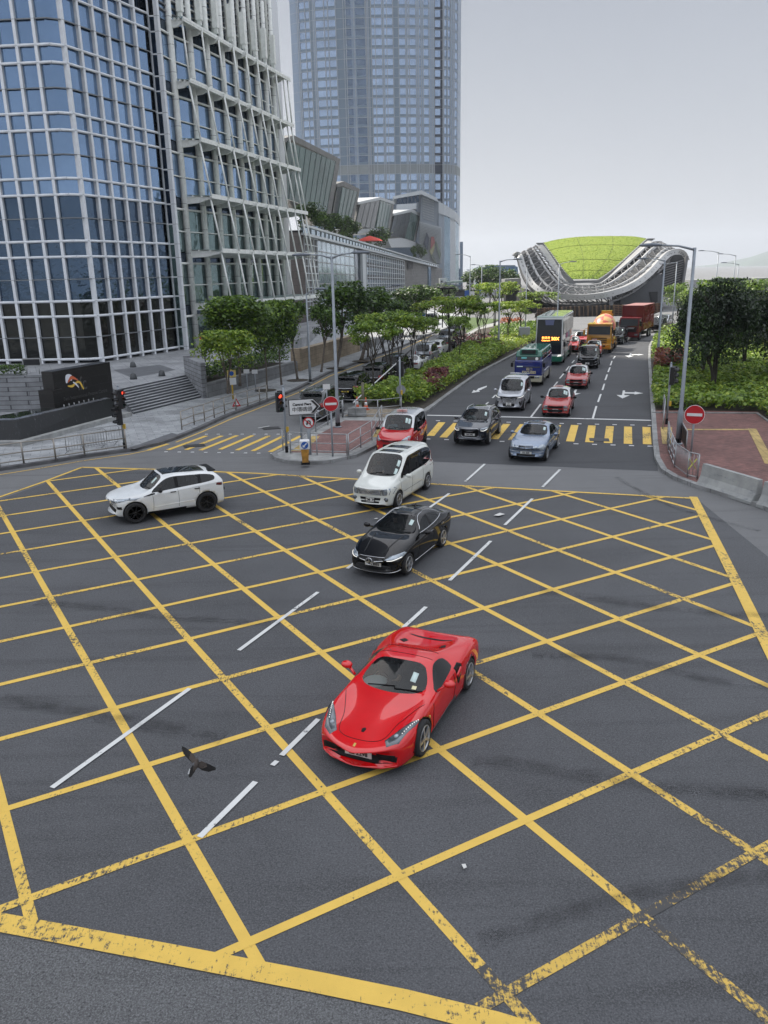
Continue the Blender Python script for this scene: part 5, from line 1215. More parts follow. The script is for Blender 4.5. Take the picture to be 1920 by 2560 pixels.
for i, (x, y, off, h, lab) in enumerate(((255, 760, 5, 6.5, 'dark roof-terrace tree below the largest glass pavilion'), (380, 850, 4.5, 5.5, 'dark roof-terrace tree left of the narrow glass pavilion'), (505, 895, 5, 6.5, 'olive roof-terrace tree below the narrow glass pavilion'), (610, 935, 5, 6.0, 'olive roof-terrace tree left of the red parasol'), (850, 1000, 7, 7.5, 'yellow-green roof-terrace tree right of the red parasol'), (1190, 1090, 8, 7.0, 'sparse roof-terrace tree by the louvred hotel panel'))):
 a = MP.at(*q5(x, y), off); a.z = MP.at(*q5(x, yt(max(200, min(1360, x))))).z - 1.6; tr_('far', None, h, lab, 'trees on the mall roof terrace', i * 1.3, .8, at_=a)
# ---- shrub beds, too many leaves to count
def pip(x, y, P_):
 r = False; j = len(P_) - 1
 for i in range(len(P_)):
  if (P_[i][1] > y) != (P_[j][1] > y) and x < (P_[j][0] - P_[i][0]) * (y - P_[i][1]) / (P_[j][1] - P_[i][1]) + P_[i][0]: r = not r
  j = i
 return r
from mathutils import noise as _nz
def shrubs(name, poly_, h, dens, ls, mats, z0=.13, seed=1, lump=.45, lsc=.8):
 P_ = [(p[0], p[1]) for p in poly_]; x0, x1 = min(p[0] for p in P_), max(p[0] for p in P_); y0, y1 = min(p[1] for p in P_), max(p[1] for p in P_); r = random.Random(seed); it = []
 for _ in range(int((x1 - x0) * (y1 - y0) * dens)):
  x, y = r.uniform(x0, x1), r.uniform(y0, y1)
  if not pip(x, y, P_): continue
  k = _nz.noise(Vector((x * lsc, y * lsc, seed))); k2 = _nz.noise(Vector((x * 3.1, y * 3.1, seed + 5))); top = h * (1 + lump * k + .22 * k2); z = z0 + top * (1 - .75 * r.random() ** 1.8)
  it.append((Vector((x + r.uniform(-.1, .1), y + r.uniform(-.1, .1), z)), ls * r.uniform(.7, 1.3), 0 if r.random() < .5 + .5 * k + .2 * k2 else r.randrange(1, len(mats))))
 b = leaves_mesh(name, it, mats); tag(obj(name, b, None), kind='stuff')
shrubs('median_shrubs', P2([(884, 1010), (905, 1020), (1052, 1021), (1100, 992), (1172, 946), (1228, 915), (1265, 893), (1240, 868), (1175, 880), (1110, 915), (1050, 950), (965, 988)]), .95, 150, .21, (L_lite, L_mid, L_lime), seed=2)
shrubs('purple_shrubs', P2([(1052, 985), (1085, 1000), (1122, 975), (1120, 958), (1075, 962)]), 1.15, 150, .2, (L_red, L_red, L_rust), seed=3)
shrubs('purple_shrubs', P2([(1160, 885), (1245, 868), (1262, 880), (1262, 890), (1215, 892)]), .8, 40, .26, (L_red, L_red), seed=4)
shrubs('median_shrubs', P2([(1150, 876), (1262, 892), (1335, 858), (1400, 826), (1350, 828), (1270, 850), (1200, 866)]), .7, 40, .27, (L_lime, L_lite), seed=5)
shrubs('purple_shrubs', P2([(1120, 868), (1155, 876), (1230, 858), (1220, 845), (1160, 850)]), .6, 28, .26, (L_red, L_deep), seed=6)
shrubs('median_shrubs', P2([(1220, 850), (1340, 852), (1400, 822), (1380, 812), (1250, 826)]), .9, 20, .34, (L_mid, L_lite), seed=7)
shrubs('bed_shrubs', P2([(1640, 1026), (1893, 1030), (1960, 1080), (2000, 1090), (2000, 905), (1905, 880), (1760, 890), (1640, 900), (1630, 985)], .1), .75, 85, .27, (L_lite, L_mid, L_mid, L_lime), .1, 8)
shrubs('bed_shrubs', P2([(1628, 905), (1700, 895), (1950, 880), (1950, 830), (1700, 820), (1650, 836), (1634, 855)], .1), .8, 24, .36, (L_lite, L_lime, L_mid), .1, 9)
shrubs('rust_shrubs', P2([(1632, 940), (1700, 935), (1705, 915), (1640, 915)], .1), 1.5, 70, .3, (L_rust, L_rust, L_red), .1, 10)
shrubs('orange_flowers', P2([(1245, 818), (1310, 815), (1300, 808), (1250, 810)]), .8, 10, .4, (leaf_mat('flower_orange', (.42, .13, .05)), L_rust), seed=11)
s_, e_, n_, h_ = PLANT; shrubs('planter_hedge', [(v.x, v.y) for v in (s_.lerp(e_, .06) + n_ * .6, e_ + n_ * .6, e_ + n_ * 2.6, s_.lerp(e_, .16) + n_ * 2.6)], 1.1, 110, .2, (L_dark, L_mid), h_ - .15, 12, .15)
a_, b_, z_ = HEDGE_L; shrubs('planter_hedge', [(a_.x, a_.y + .1), (b_.x - .2, b_.y + .1), (b_.x - .6, b_.y + 1.4), (a_.x, a_.y + 1.4)], .75, 160, .17, (L_dark, L_mid), z_ - .1, 13, .08)
for i, (px, w_) in enumerate((((664, 976), 1.0), ((744, 951), 1.1), ((840, 921), 1.1), ((903, 903), 1.1))):
 p = G(*px, .14); b = NB(); lathe(b, [(.85 * w_, 0), (.8 * w_, .03), (.001, .05)], 18); o = obj('tree_pit', b, M_soil, loc=(p.x, p.y, .142)); o['kind'] = 'structure'
# ================================================================ VEHICLES
def paint(name, col, rough=0.25, metal=0.0, coat=1.0):
 t = NT(name); n_ = t.noise(1.6, 3, .6); t.col(t.mix(t.ramp(n_, [(.35, 0.0), (.7, 1.0)]), tuple(c * .93 for c in col), tuple(min(1, c * 1.05) for c in col)))
 t.b.inputs['Coat Weight'].default_value = coat; t.b.inputs['Coat Roughness'].default_value = 0.04
 t.b.inputs['Specular IOR Level'].default_value = 0.0; t.b.inputs['Coat IOR'].default_value = 1.75; t.b.inputs['Coat Roughness'].default_value = .015
 return t.set(Roughness=rough, Metallic=metal)
M_carglass = mat('car_glass', (0.012, 0.016, 0.018), 0.03, 0.0, spec=0.5, coat=0.0)
def tinted_glass(name, tr, tint):
 mt = bpy.data.materials.new(name); mt.use_nodes = True; t = mt.node_tree; t.nodes.clear(); MATS[name] = mt
 o = t.nodes.new('ShaderNodeOutputMaterial'); m_ = t.nodes.new('ShaderNodeMixShader'); tp_ = t.nodes.new('ShaderNodeBsdfTransparent'); g = t.nodes.new('ShaderNodeBsdfGlossy'); m2 = t.nodes.new('ShaderNodeMixShader'); d = t.nodes.new('ShaderNodeBsdfDiffuse'); lw = t.nodes.new('ShaderNodeFresnel')
 lw.inputs[0].default_value = 1.55; tp_.inputs[0].default_value = (*tint, 1); g.inputs['Roughness'].default_value = 0.02; d.inputs[0].default_value = (0.01, 0.012, 0.013, 1); m2.inputs[0].default_value = tr
 t.links.new(d.outputs[0], m2.inputs[1]); t.links.new(tp_.outputs[0], m2.inputs[2]); t.links.new(lw.outputs[0], m_.inputs[0]); t.links.new(m2.outputs[0], m_.inputs[1]); t.links.new(g.outputs[0], m_.inputs[2]); t.links.new(m_.outputs[0], o.inputs[0]); return mt
M_screen = tinted_glass('windscreen_glass', 0.8, (0.6, 0.68, 0.67)); M_tint = tinted_glass('tinted_window_glass', 0.45, (0.4, 0.45, 0.45))
M_tyre = mat('tyre_rubber', (0.018, 0.018, 0.019), 0.85, var=.2, vscale=12)
M_rim = mat('alloy_rim', (0.55, 0.56, 0.58), 0.3, 0.85); M_rimdk = mat('black_alloy_rim', (0.012, 0.012, 0.013), 0.35, .3); M_hubdk = mat('brake_dark', (0.008, 0.008, 0.008), .8)
M_chrome = mat('chrome', (0.62, 0.63, 0.65), 0.12, 1.0); M_trim = mat('black_trim', (0.009, 0.009, 0.01), 0.5, spec=.2); M_well = mat('wheel_well', (0.01, 0.01, 0.01), 0.95)
M_lens = mat('headlight_lens', (0.30, 0.34, 0.38), 0.08, 0.5, coat=1.0, var=.25, vscale=9); M_lensdk = mat('headlight_dark', (0.10, 0.115, 0.13), 0.1, 0.3, coat=1.0, var=.4, vscale=9)
M_redlens = mat('tail_lens', (0.30, 0.012, 0.012), 0.15, coat=1.0); M_amber = mat('amber_lens', (0.6, 0.22, 0.03), 0.2, coat=.6)
M_led = mat('running_lamp', (0.9, 0.9, 0.86), .2, emit=(1, .96, .88), estr=.3)
M_plate = mat('white_number_plate', (0.68, 0.68, 0.66), 0.4); M_platey = mat('yellow_number_plate', (0.62, 0.45, 0.06), 0.4); M_ink = mat('plate_ink', (0.01, 0.01, 0.01), 0.5)
M_seat = mat('seat_dark', (0.03, 0.03, 0.032), .7); M_cabin = mat('cabin_dark', (0.02, 0.02, 0.022), .8); M_stick = mat('windscreen_sticker', (0.55, 0.68, 0.66), .6)
def prof(pts, s):
 for (a, za), (b, zb) in zip(pts, pts[1:]):
  if s <= b: return lerp(za, zb, max(0, min(1, (s - a) / max(1e-6, b - a))))
 return pts[-1][1]
def stations(S):
 """longitudinal stations of a car body: each 9 half-section points + flag for the strip behind it"""
 L, W, H = S['L'], S['W'] / 2, S['H']; zn, zc, xc, xrf, xrr, zrr, xd, zd, zt = (S[k] for k in ('zn', 'zc', 'xc', 'xrf', 'xrr', 'zrr', 'xd', 'zd', 'zt'))
 zbf, zbr = S['belt']; wr = S['wr'] * W; bx = S.get('bx', (xrf + S['xse']) / 2); xse = S['xse']; gb = S.get('gb', .2); fo = S['fo']
 plan = S.get('plan', [(0, .76), (.10, .88), (.45, .965), (1.0, 1), (L - 1.0, 1), (L - .45, .965), (L - .1, .90), (L, .84)])
 hood = [(0, zn - .10), (.06, zn), (fo, lerp(zn, zc, fo / xc) + S.get('hb', .03)), (xc, zc)]
 top = [(xrf, H - .03), ((xrf + xrr) / 2, H), (xrr, zrr)]
 st = []; bow = S.get('bow', .22)
 def hw(s): return W * prof(plan, s)
 def hoodst(s, curve):
  w = hw(s); z = prof(hood, s)
  z1 = gb + (.10 if s < .05 else (.03 if s < .2 else 0))
  p = [(0, z1), (w * .90, z1), (w, lerp(z1, z, .45)), (w * .985, z - .16), (w * .93, z - .06), (w * .84, z - .022), (w * .74, z - .008), (w * .38, z + .006), (0, z + .012)]
  return [(s + curve * (abs(y) / w) ** 2, y, zz) for y, zz in p]
 for s, cv in ((0.0, bow), (.06, bow * .95), (.30, bow * .55), (fo, .05), (max(fo + .2, xc - .22), 0.05)):
  if s < xc - .1: st.append([hoodst(s, cv), 'h'])
 def bz(s): return lerp(zbf, zbr, (s - xc) / (L - xc))
 w = hw(xc); sh = S.get('wsb', .30)
 st.append([[(xc, 0, gb), (xc, w * .92, gb), (xc, w, lerp(gb, zbf, .5)), (xc + .02, w * .985, bz(xc) - .07), (xc + sh * .55, w * .93, bz(xc)), (xc + sh * .8, w * .885, zc + .03), (xc + sh * .75, w * .80, zc + .005), (xc + sh * .22, w * .42, zc + .0), (xc, 0, zc)], 'w'])
 def roofst(s, flag, zr, shift=0.0, w5=None, belt=None):
  w = hw(s); b = belt if belt else bz(s); u = w5 or wr
  return [[(s, 0, gb), (s, w * .92, gb), (s, w, lerp(gb, b, .5)), (s, w * .985, b - .07), (s, w * .945, b), (s + shift, u, zr - .105), (s + shift * .8, u - .075, zr - .05), (s + shift * .25, u * .5, zr - .012), (s, 0, zr)], flag]
 st.append(roofst(xrf, 'g', prof(top, xrf), .12))
 st.append(roofst(bx - .05, 'b', prof(top, bx))); st.append(roofst(bx + .05, 'g', prof(top, bx)))
 if S.get('cx'): cx = S['cx']; st.append(roofst(cx - .05, 'b', prof(top, cx))); st.append(roofst(cx + .05, 'g', prof(top, cx)))
 st.append(roofst(xse, 'p', prof(top, xse)))
 if xrr > xse + .08: st.append(roofst(xrr, 'r', zrr, 0, wr * S.get('wrr', .97)))
 else: st[-1][1] = 'r'
 w = hw(xd); dshift = S.get('dsh', -.05)
 st.append([[(xd, 0, gb), (xd, w * .92, gb), (xd, w, lerp(gb, zd, .5)), (xd, w * .985, min(bz(xd), zd) - .10), (xd, w * .94, min(bz(xd), zd) - .02), (xd + dshift, w * .86, zd - .012), (xd + dshift, w * .77, zd), (xd, w * .4, zd + .01), (xd + .02, 0, zd + .012)], 'd'])
 if L - xd > .35:
  s = L - .22; w = hw(s); z = zt + .01; st.append([[(s, 0, gb + .02), (s, w * .9, gb + .02), (s, w, lerp(gb, z, .5)), (s, w * .98, z - .14), (s, w * .92, z - .045), (s, w * .84, z - .015), (s, w * .74, z), (s + .03, w * .4, z + .008), (s + .04, 0, z + .01)], 'd'])
 rb = S.get('rbow', .10)
 for s, dz, z1, cv in ((L - .05, -.03, gb + .06, rb), (L, -.14, gb + .12, rb)):
  w = hw(s); z = zt + dz; p = [(0, z1), (w * .90, z1), (w, lerp(z1, z, .45)), (w * .985, z - .13), (w * .93, z - .05), (w * .84, z - .015), (w * .74, z), (w * .38, z), (0, z)]
  st.append([[(s - cv * (abs(y) / w) ** 2, y, zz) for y, zz in p], 'd'])
 return st
def shell(S, st):
 """stations -> subdivided body with wheel arches cut; returns mesh (material slots 0 paint 1 windscreen 2 side glass 3 black 4 well 5 rear glass 6 upper paint)"""
 L = S['L']; bm = NB(); rows = []
 cr = bm.edges.layers.float.new('crease_edge')
 for pts, fl in st:
  row = {}
  for i, (s, y, z) in enumerate(pts):
   row[(i, 1)] = bm.verts.new((L / 2 - s, y, z)); row[(i, -1)] = row[(i, 1)] if i in (0, 8) else bm.verts.new((L / 2 - s, -y, z))
  rows.append(row)
 two = S.get('two', False)
 for k in range(len(rows) - 1):
  fl = st[k][1]
  for i in range(8):
   for sd_ in (1, -1):
    a, b, c, d = rows[k][(i, sd_)], rows[k + 1][(i, sd_)], rows[k + 1][(i + 1, sd_)], rows[k][(i + 1, sd_)]
    q = [a, b, c, d] if sd_ == -1 else [d, c, b, a]
    f = bm.faces.new(q); mi = 0
    if fl == 'w': mi = 1 if i >= 6 else (2 if i == 4 else 0)
    elif fl == 'r' and i >= 6: mi = 5
    elif fl in 'g' and i == 4: mi = 2
    elif fl == 'b' and i == 4: mi = 3
    if mi == 0 and i == 0: mi = 3
    if mi == 0 and two and fl in 'wgbpr' and i >= 4: mi = 6
    if mi == 0 and two and two == 'rear' and fl == 'd' and i >= 4: mi = 6
    f.material_index = mi; f.smooth = True
 for row, rev in ((rows[0], False), (rows[-1], True)):
  for i in range(8):
   q = [row[(i, 1)], row[(i + 1, 1)], row[(i + 1, -1)], row[(i, -1)]]
   u = []
   for v in q:
    if v not in u: u.append(v)
   f = bm.faces.new(u if not rev else u[::-1]); f.smooth = True
 sharp = S.get('sharp', .5)
 for e in bm.edges:
  ms = {f.material_index for f in e.link_faces}
  if len(ms) > 1 and (ms & {1, 2, 5, 3}): e[cr] = sharp
 for k in range(len(rows) - 1):
  for sd_ in (1, -1):
   for i, c in ((3, S.get('cshoulder', .35)), (1, .5)):
    e = bm.edges.get((rows[k][(i, sd_)], rows[k + 1][(i, sd_)]))
    if e: e[cr] = max(e[cr], c)
 bmesh.ops.recalc_face_normals(bm, faces=bm.faces[:])
 me = bpy.data.meshes.new('shell'); bm.to_mesh(me); bm.free()
 for mt in (S['paint'], M_screen, M_tint, M_trim, M_well, M_tint, S.get('paint2', S['paint'])): me.materials.append(mt)
 o = bpy.data.objects.new('shell', me); COL.objects.link(o)
 sub = o.modifiers.new('s', 'SUBSURF'); sub.levels = 2; sub.render_levels = 2
 # arches
 r = S['rw'] * 1.13; b = NB(); W = S['W'] / 2
 for ax_ in (L / 2 - S['fo'], L / 2 - S['fo'] - S['wb']):
  for sd_ in (1, -1):
   n = 28; r0 = []; r1 = []
   for k in range(n):
    a = 2 * pi * k / n; x, z = ax_ + r * cos(a), S['rw'] + r * sin(a)
    r0.append(b.verts.new((x, sd_ * (W - .34), z))); r1.append(b.verts.new((x, sd_ * (W + .3), z)))
   fs = [b.faces.new(r0), b.faces.new(r1)] + [b.faces.new((r0[k], r0[(k + 1) % n], r1[(k + 1) % n], r1[k])) for k in range(n)]
   for f in fs: f.material_index = 4; f.smooth = True
 bmesh.ops.recalc_face_normals(b, faces=b.faces[:])
 cm = bpy.data.meshes.new('cut'); b.to_mesh(cm); b.free()
 for mt in (S['paint'], M_screen, M_tint, M_trim, M_well): cm.materials.append(mt)
 co = bpy.data.objects.new('cut', cm); COL.objects.link(co)
 bo_ = o.modifiers.new('b', 'BOOLEAN'); bo_.object = co; bo_.operation = 'DIFFERENCE'; bo_.solver = 'EXACT'; bo_.material_mode = 'INDEX'
 dg = bpy.context.evaluated_depsgraph_get(); res = bpy.data.meshes.new_from_object(o.evaluated_get(dg))
 bpy.data.objects.remove(o); bpy.data.objects.remove(co)
 return res
def split_part(me, name, sel, parent, mats):
 """faces chosen by sel(face) as an object of their own"""
 bm = NB(); bm.from_mesh(me); bmesh.ops.delete(bm, geom=[f for f in bm.faces if not sel(f)], context='FACES')
 if not bm.faces: bm.free(); return None
 o = obj(name, bm, mats, parent); return o
class Car:
 def __init__(s, S, name, label, cat, group=None):
  s.S = S; s.root = empty(name, label, cat, group=group); st = S['st'](S) if 'st' in S else stations(S); me = shell(S, st); mats = [m_ for m_ in me.materials]
  bm = NB(); bm.from_mesh(me); s.bvh = BVHTree.FromBMesh(bm); bm.free()
  s.body = split_part(me, 'body', lambda f: f.material_index not in (1, 2, 5), s.root, mats)
  split_part(me, 'windscreen', lambda f: f.material_index == 1, s.root, mats)
  split_part(me, 'rear_window', lambda f: f.material_index == 5, s.root, mats)
  # side windows pane by pane
  b = NB(); b.from_mesh(me); todo = {f for f in b.faces if f.material_index == 2}; isl_ = []
  while todo:
   f = todo.pop(); grp = [f]; stack = [f]
   while stack:
    g = stack.pop()
    for e in g.edges:
     for h in e.link_faces:
      if h in todo: todo.discard(h); grp.append(h); stack.append(h)
   isl_.append({g.index for g in grp})
  b.free()
  for ids in isl_: split_part(me, 'side_window', lambda f: f.index in ids, s.root, mats)
  bpy.data.meshes.remove(me); L = S['L']
  if S.get('cabin', True):
   b = NB(); W = S['W'] / 2; z = S['belt'][0] - .22; box(b, (L / 2 - (S['xc'] + S['xd']) / 2 - .1, 0, z), (S['xd'] - S['xc'] - .1, W * 1.72, .1)); box(b, (L / 2 - S['xc'] - .32, 0, S['zc'] - .10), (.42, W * 1.6, .14))
   obj('cabin_floor', b, M_cabin, s.root)
   for sx in ([S['xrf'] + S.get('sx', .45)] + ([S['bx'] + .75] if S.get('bx') and S['xse'] - S['bx'] > .9 else [])):
    for sy in (-.38, .38):
     b = NB(); box(b, (L / 2 - sx - .12, sy * S['W'] / 1.85, z + .22), (.16, .46, .55)); box(b, (L / 2 - sx - .15, sy * S['W'] / 1.85, z + .56), (.10, .24, .18)); finish(b, .05, 2); obj('seat', b, S.get('seatm', M_seat), s.root, smooth=True)
   b = NB(); c = Vector((L / 2 - S['xc'] - .62, -.38 * S['W'] / 1.85, z + .26)); ring = [c + Vector((-.07 * cos(2 * pi * k / 16), .17 * sin(2 * pi * k / 16), .155 * cos(2 * pi * k / 16))) for k in range(17)]; tube(b, ring, .016, 6, cap=False); bar(b, ring[4], ring[12], .03); obj('steering_wheel', b, M_trim, s.root)
 def X(s, f): return s.S['L'] / 2 - f
 def cast(s, axis, u, v, sign=1):
  if axis == 'front': o, d = Vector((6, u, v)), Vector((-1, 0, 0))
  elif axis == 'rear': o, d = Vector((-6, u, v)), Vector((1, 0, 0))
  elif axis == 'top': o, d = Vector((s.X(u), v, 4)), Vector((0, 0, -1))
  else: o, d = Vector((s.X(u), 3 * sign, v)), Vector((0, -sign, 0))
  h = s.bvh.ray_cast(o, d); return (h[0], h[1]) if h[0] is not None else (None, None)
 def patch(s, name, axis, poly, mt, sign=1, off=.006, cuts=3, parent=None, both=False, thick=.02):
  """a panel lying on the bodywork, outline given in front (y,z), side (x from nose,z) or top (x from nose,y) view"""
  for m_ in ((1, -1) if both else (1,)):
   b = NB(); pl_ = [(u, v * (m_ if axis == 'top' else 1)) if axis in ('side', 'top') else (u * m_, v) for u, v in poly]; sg = sign * (m_ if axis == 'side' else 1)
   vs = [b.verts.new((u, v, 0)) for u, v in pl_]
   for tri in tessellate_polygon([[v.co.copy() for v in vs]]):
    try: b.faces.new([vs[k] for k in tri])
    except ValueError: pass
   for _ in range(1 if cuts <= 3 else 2): bmesh.ops.subdivide_edges(b, edges=b.edges[:], cuts=cuts if cuts <= 3 else 2, use_grid_fill=True)
   last = None; bad = []
   for v in b.verts:
    p, n = s.cast(axis, v.co.x, v.co.y, sg)
    if p is None: bad.append(v); continue
    v.co = p + n * off
   if bad: bmesh.ops.delete(b, geom=bad, context='VERTS')
   if not b.faces: b.free(); continue
   bmesh.ops.recalc_face_normals(b, faces=b.faces[:])
   c = sum((f.normal for f in b.faces), Vector()); ref = {'front': Vector((1, 0, .2)), 'rear': Vector((-1, 0, .2)), 'top': Vector((0, 0, 1))}.get(axis, Vector((0, sg, 0)))
   if c.dot(ref) < 0: bmesh.ops.reverse_faces(b, faces=b.faces[:])
   for f in b.faces: f.smooth = True
   ed = [e for e in b.edges if len(e.link_faces) == 1]; r = bmesh.ops.extrude_edge_only(b, edges=ed)
   for v in [g for g in r['geom'] if isinstance(g, bmesh.types.BMVert)]: v.co -= ref.normalized() * thick
   o = obj(name, b, mt, parent or s.root)
  return o
 def line(s, name, axis, pts, w=.012, mt=None, sign=1, both=False, off=.003):
  for m_ in ((1, -1) if both else (1,)):
   b = NB(); P_ = []
   dense = smooth_path([Vector((u, v, 0)) for u, v in pts], 6) if len(pts) > 2 else [Vector((pts[0][0], pts[0][1], 0)).lerp(Vector((pts[1][0], pts[1][1], 0)), t / 8) for t in range(9)]
   for q in dense:
    u, v = q.x, q.y
    if axis == 'top': v *= m_
    elif axis != 'side': u *= m_
    p, n = s.cast(axis, u, v, sign * (m_ if axis == 'side' else 1))
    if p is not None: P_.append(p + n * off)
   if len(P_) > 1: tube(b, P_, w / 2, 5); obj(name, b, mt or M_trim, s.root)
   else: b.free()
 def wheels(s, style='five', rim=None):
  S = s.S; r = S['rw']; wd = S.get('tw', .22); key = 'wheel_%s_%.3f_%s' % (style, r, (rim or M_rim).name)
  if key not in bpy.data.meshes:
   b = NB(); lathe(b, [(r * .70, wd / 2 - .02), (r * .80, wd / 2), (r * .93, wd / 2 - .005), (r, wd / 2 - .035), (r, -wd / 2 + .035), (r * .93, -wd / 2), (r * .7, -wd / 2)], 32, 'y', cap=False); mesh_from(key, b, M_tyre)
   b = NB(); ro = r * .72
   lathe(b, [(ro, wd / 2 - .012), (ro * .93, wd / 2 + .004), (ro * .90, wd / 2 - .02), (ro * .88, wd / 2 - .08)], 32, 'y', cap=False); lathe(b, [(ro * .9, wd / 2 - .085), (.001, wd / 2 - .085)], 24, 'y', mi=1)
   lathe(b, [(ro * .17, wd / 2 - .06), (ro * .16, wd / 2 - .005), (.001, wd / 2)], 12, 'y')
   n = {'five': 5, 'ten': 10, 'seven': 7, 'steel': 8}[style]
   for k in range(n):
    a = 2 * pi * k / n; ww = {5: .22, 10: .07, 7: .11, 8: .16}[n] * ro
    for sp_ in (0,):
     c0 = Vector((cos(a + sp_ * .3) * ro * .12, wd / 2 - .02, sin(a + sp_ * .3) * ro * .12)); c1 = Vector((cos(a + sp_ * .42) * ro * .92, wd / 2 - .008, sin(a + sp_ * .42) * ro * .92)); bar(b, c0, c1, .03, ww, up=Vector((-sin(a), 0, cos(a))))
   mesh_from(key + '_rim', b, [rim or M_rim, M_hubdk])
  for ax_ in (S['L'] / 2 - S['fo'], S['L'] / 2 - S['fo'] - S['wb']):
   for sd_ in (1, -1):
    ya = S['W'] / 2 - wd / 2 - S.get('win', .015)
    w_ = obj('wheel', bpy.data.meshes[key], None, s.root, (ax_, sd_ * ya, r), 0 if sd_ == 1 else pi)
    obj('rim', bpy.data.meshes[key + '_rim'], None, w_)
 def plate(s, txt, u=0, z=.45, front=True, w=.52, h=.115, mt=None, lines=None):
  zc_ = [s.cast('front' if front else 'rear', y, z)[0] for y in (-.2, 0, .2)]; zc_ = [p.x for p in zc_ if p is not None]
  x = (max(zc_) + .02) if front else (min(zc_) - .02); b = NB(); box(b, (x, u, z), (.012, w, h)); o = obj('number_plate', b, mt or (M_plate if front else M_platey), s.root)
  M_ = frame(Vector((x + (.008 if front else -.008), u, z - .004)), (0, 1 if front else -1, 0), (0, 0, 1))
  if lines:
   for i, t_ in enumerate(lines): text_mesh('plate_lettering', t_, h * .46, M_ink, .002, o, frame(Vector((x + (.008 if front else -.008), u, z + (.22 - .46 * i) * h)), (0, 1 if front else -1, 0), (0, 0, 1)), bold=.003)
  else: text_mesh('plate_lettering', txt, h * .92, M_ink, .002, o, M_, bold=.004)
 def mirrors(s, x, z, mt, reach=.16, size=(.12, .20, .14)):
  W = s.S['W'] / 2
  for sd_ in (1, -1):
   b = NB(); bmesh.ops.create_uvsphere(b, u_segments=12, v_segments=8, radius=.5)
   for v in b.verts: v.co = Vector((v.co.x * size[0] * 1.2, v.co.y * size[1] * 1.15, v.co.z * size[2] * 1.1)) + Vector((s.X(x), sd_ * (W + reach - .02), z))
   for f in b.faces: f.smooth = True
   bar(b, (s.X(x), sd_ * (W - .12), z - .05), (s.X(x), sd_ * (W + reach - .06), z - .02), .05, .04); obj('mirror', b, mt, s.root)
 def handles(s, xs_, z, mt):
  for x in xs_:
   for sg in (1, -1):
    p, n = s.cast('side', x, z, sg)
    if p is None: continue
    b = NB(); bar(b, p + n * .02 + Vector((.1, 0, 0)), p + n * .02 - Vector((.1, 0, 0)), .025, .03); obj('door_handle', b, mt, s.root)
 def wipers(s, x, zc):
  for y0, y1 in ((-.45, .1), (.1, .62)):
   b = NB(); P_ = []
   for t in range(6):
    y = lerp(y0, y1, t / 5) * s.S['W'] / 1.9; p, n = s.cast('top', x + .10 + .05 * t / 5 + .12 * (y / .8) ** 2, y)
    if p is not None: P_.append(p + n * .015)
   if len(P_) > 1: tube(b, P_, .010, 5); obj('wiper', b, M_trim, s.root)
   else: b.free()
 def stickers(s, y=.55, x=None):
  S = s.S; x = x or lerp(S['xc'], S['xrf'], .72); s.patch('permit_sticker', 'top', [(x - .10, y), (x + .10, y), (x + .10, y + .11), (x - .10, y + .11)], M_stick, off=.008, cuts=1, thick=.003)
 def doors(s, xs_, zlo, ztop):
  for x in xs_: s.line('door_seam', 'side', [(x, zlo), (x + .02, (zlo + ztop) / 2), (x, ztop)], .012, both=True, off=.0)
def seat_car(car, contacts=None, pos=None, heading=None, rear=None):
 """put a car on its tyres. contacts: {'LF':(px,py),'LR':(px,py)} tyre contact points as surveyed"""
 S = car.S if isinstance(car, Car) else car['S']; root = car.root if isinstance(car, Car) else car['root']
 fa, ra, tr_ = S['L'] / 2 - S['fo'], S['L'] / 2 - S['fo'] - S['wb'], S['W'] / 2 - .12
 loc = {'LF': Vector((fa, tr_)), 'LR': Vector((ra, tr_)), 'RF': Vector((fa, -tr_)), 'RR': Vector((ra, -tr_)), 'FC': Vector((S['L'] / 2, 0)), 'RC': Vector((-S['L'] / 2, 0)), 'LFc': Vector((S['L'] / 2, S['W'] / 2))}
 k = list(contacts); P_ = [G(*contacts[q]) for q in k]
 if len(k) == 2:
  a, b = loc[k[0]], loc[k[1]]; va = b - a; vw = Vector((P_[1].x - P_[0].x, P_[1].y - P_[0].y)); rz = math.atan2(vw.y, vw.x) - math.atan2(va.y, va.x)
  c = (a + b) / 2; m_ = (P_[0] + P_[1]) / 2
 else: rz = heading; c = loc[k[0]]; m_ = P_[0]
 root.location = (m_.x - (c.x * cos(rz) - c.y * sin(rz)), m_.y - (c.x * sin(rz) + c.y * cos(rz)), 0.027); root.rotation_euler = (0, 0, rz)
def toward(px0, px1): a, b = G(*px0), G(*px1); return math.atan2(b.y - a.y, b.x - a.x)
H_IN = toward((1430, 908), (1327, 1044)); H_IN2 = toward((1530, 903), (1482, 1047)); H_OUT = toward((777, 1058), (1026, 928))
def grille_bars(c, ys, z0, z1, n, mt, w=.014):
 b = NB(); o = None
 for k in range(n):
  z = lerp(z0, z1, k / max(1, n - 1)); b = NB(); P_ = []
  for t in range(9):
   p, nn = c.cast('front', lerp(-ys, ys, t / 8), z)
   if p is not None: P_.append(p + nn * .014)
  if len(P_) > 1: tube(b, P_, w / 2, 6); obj('grille_bar', b, mt, c.root)
  else: b.free()
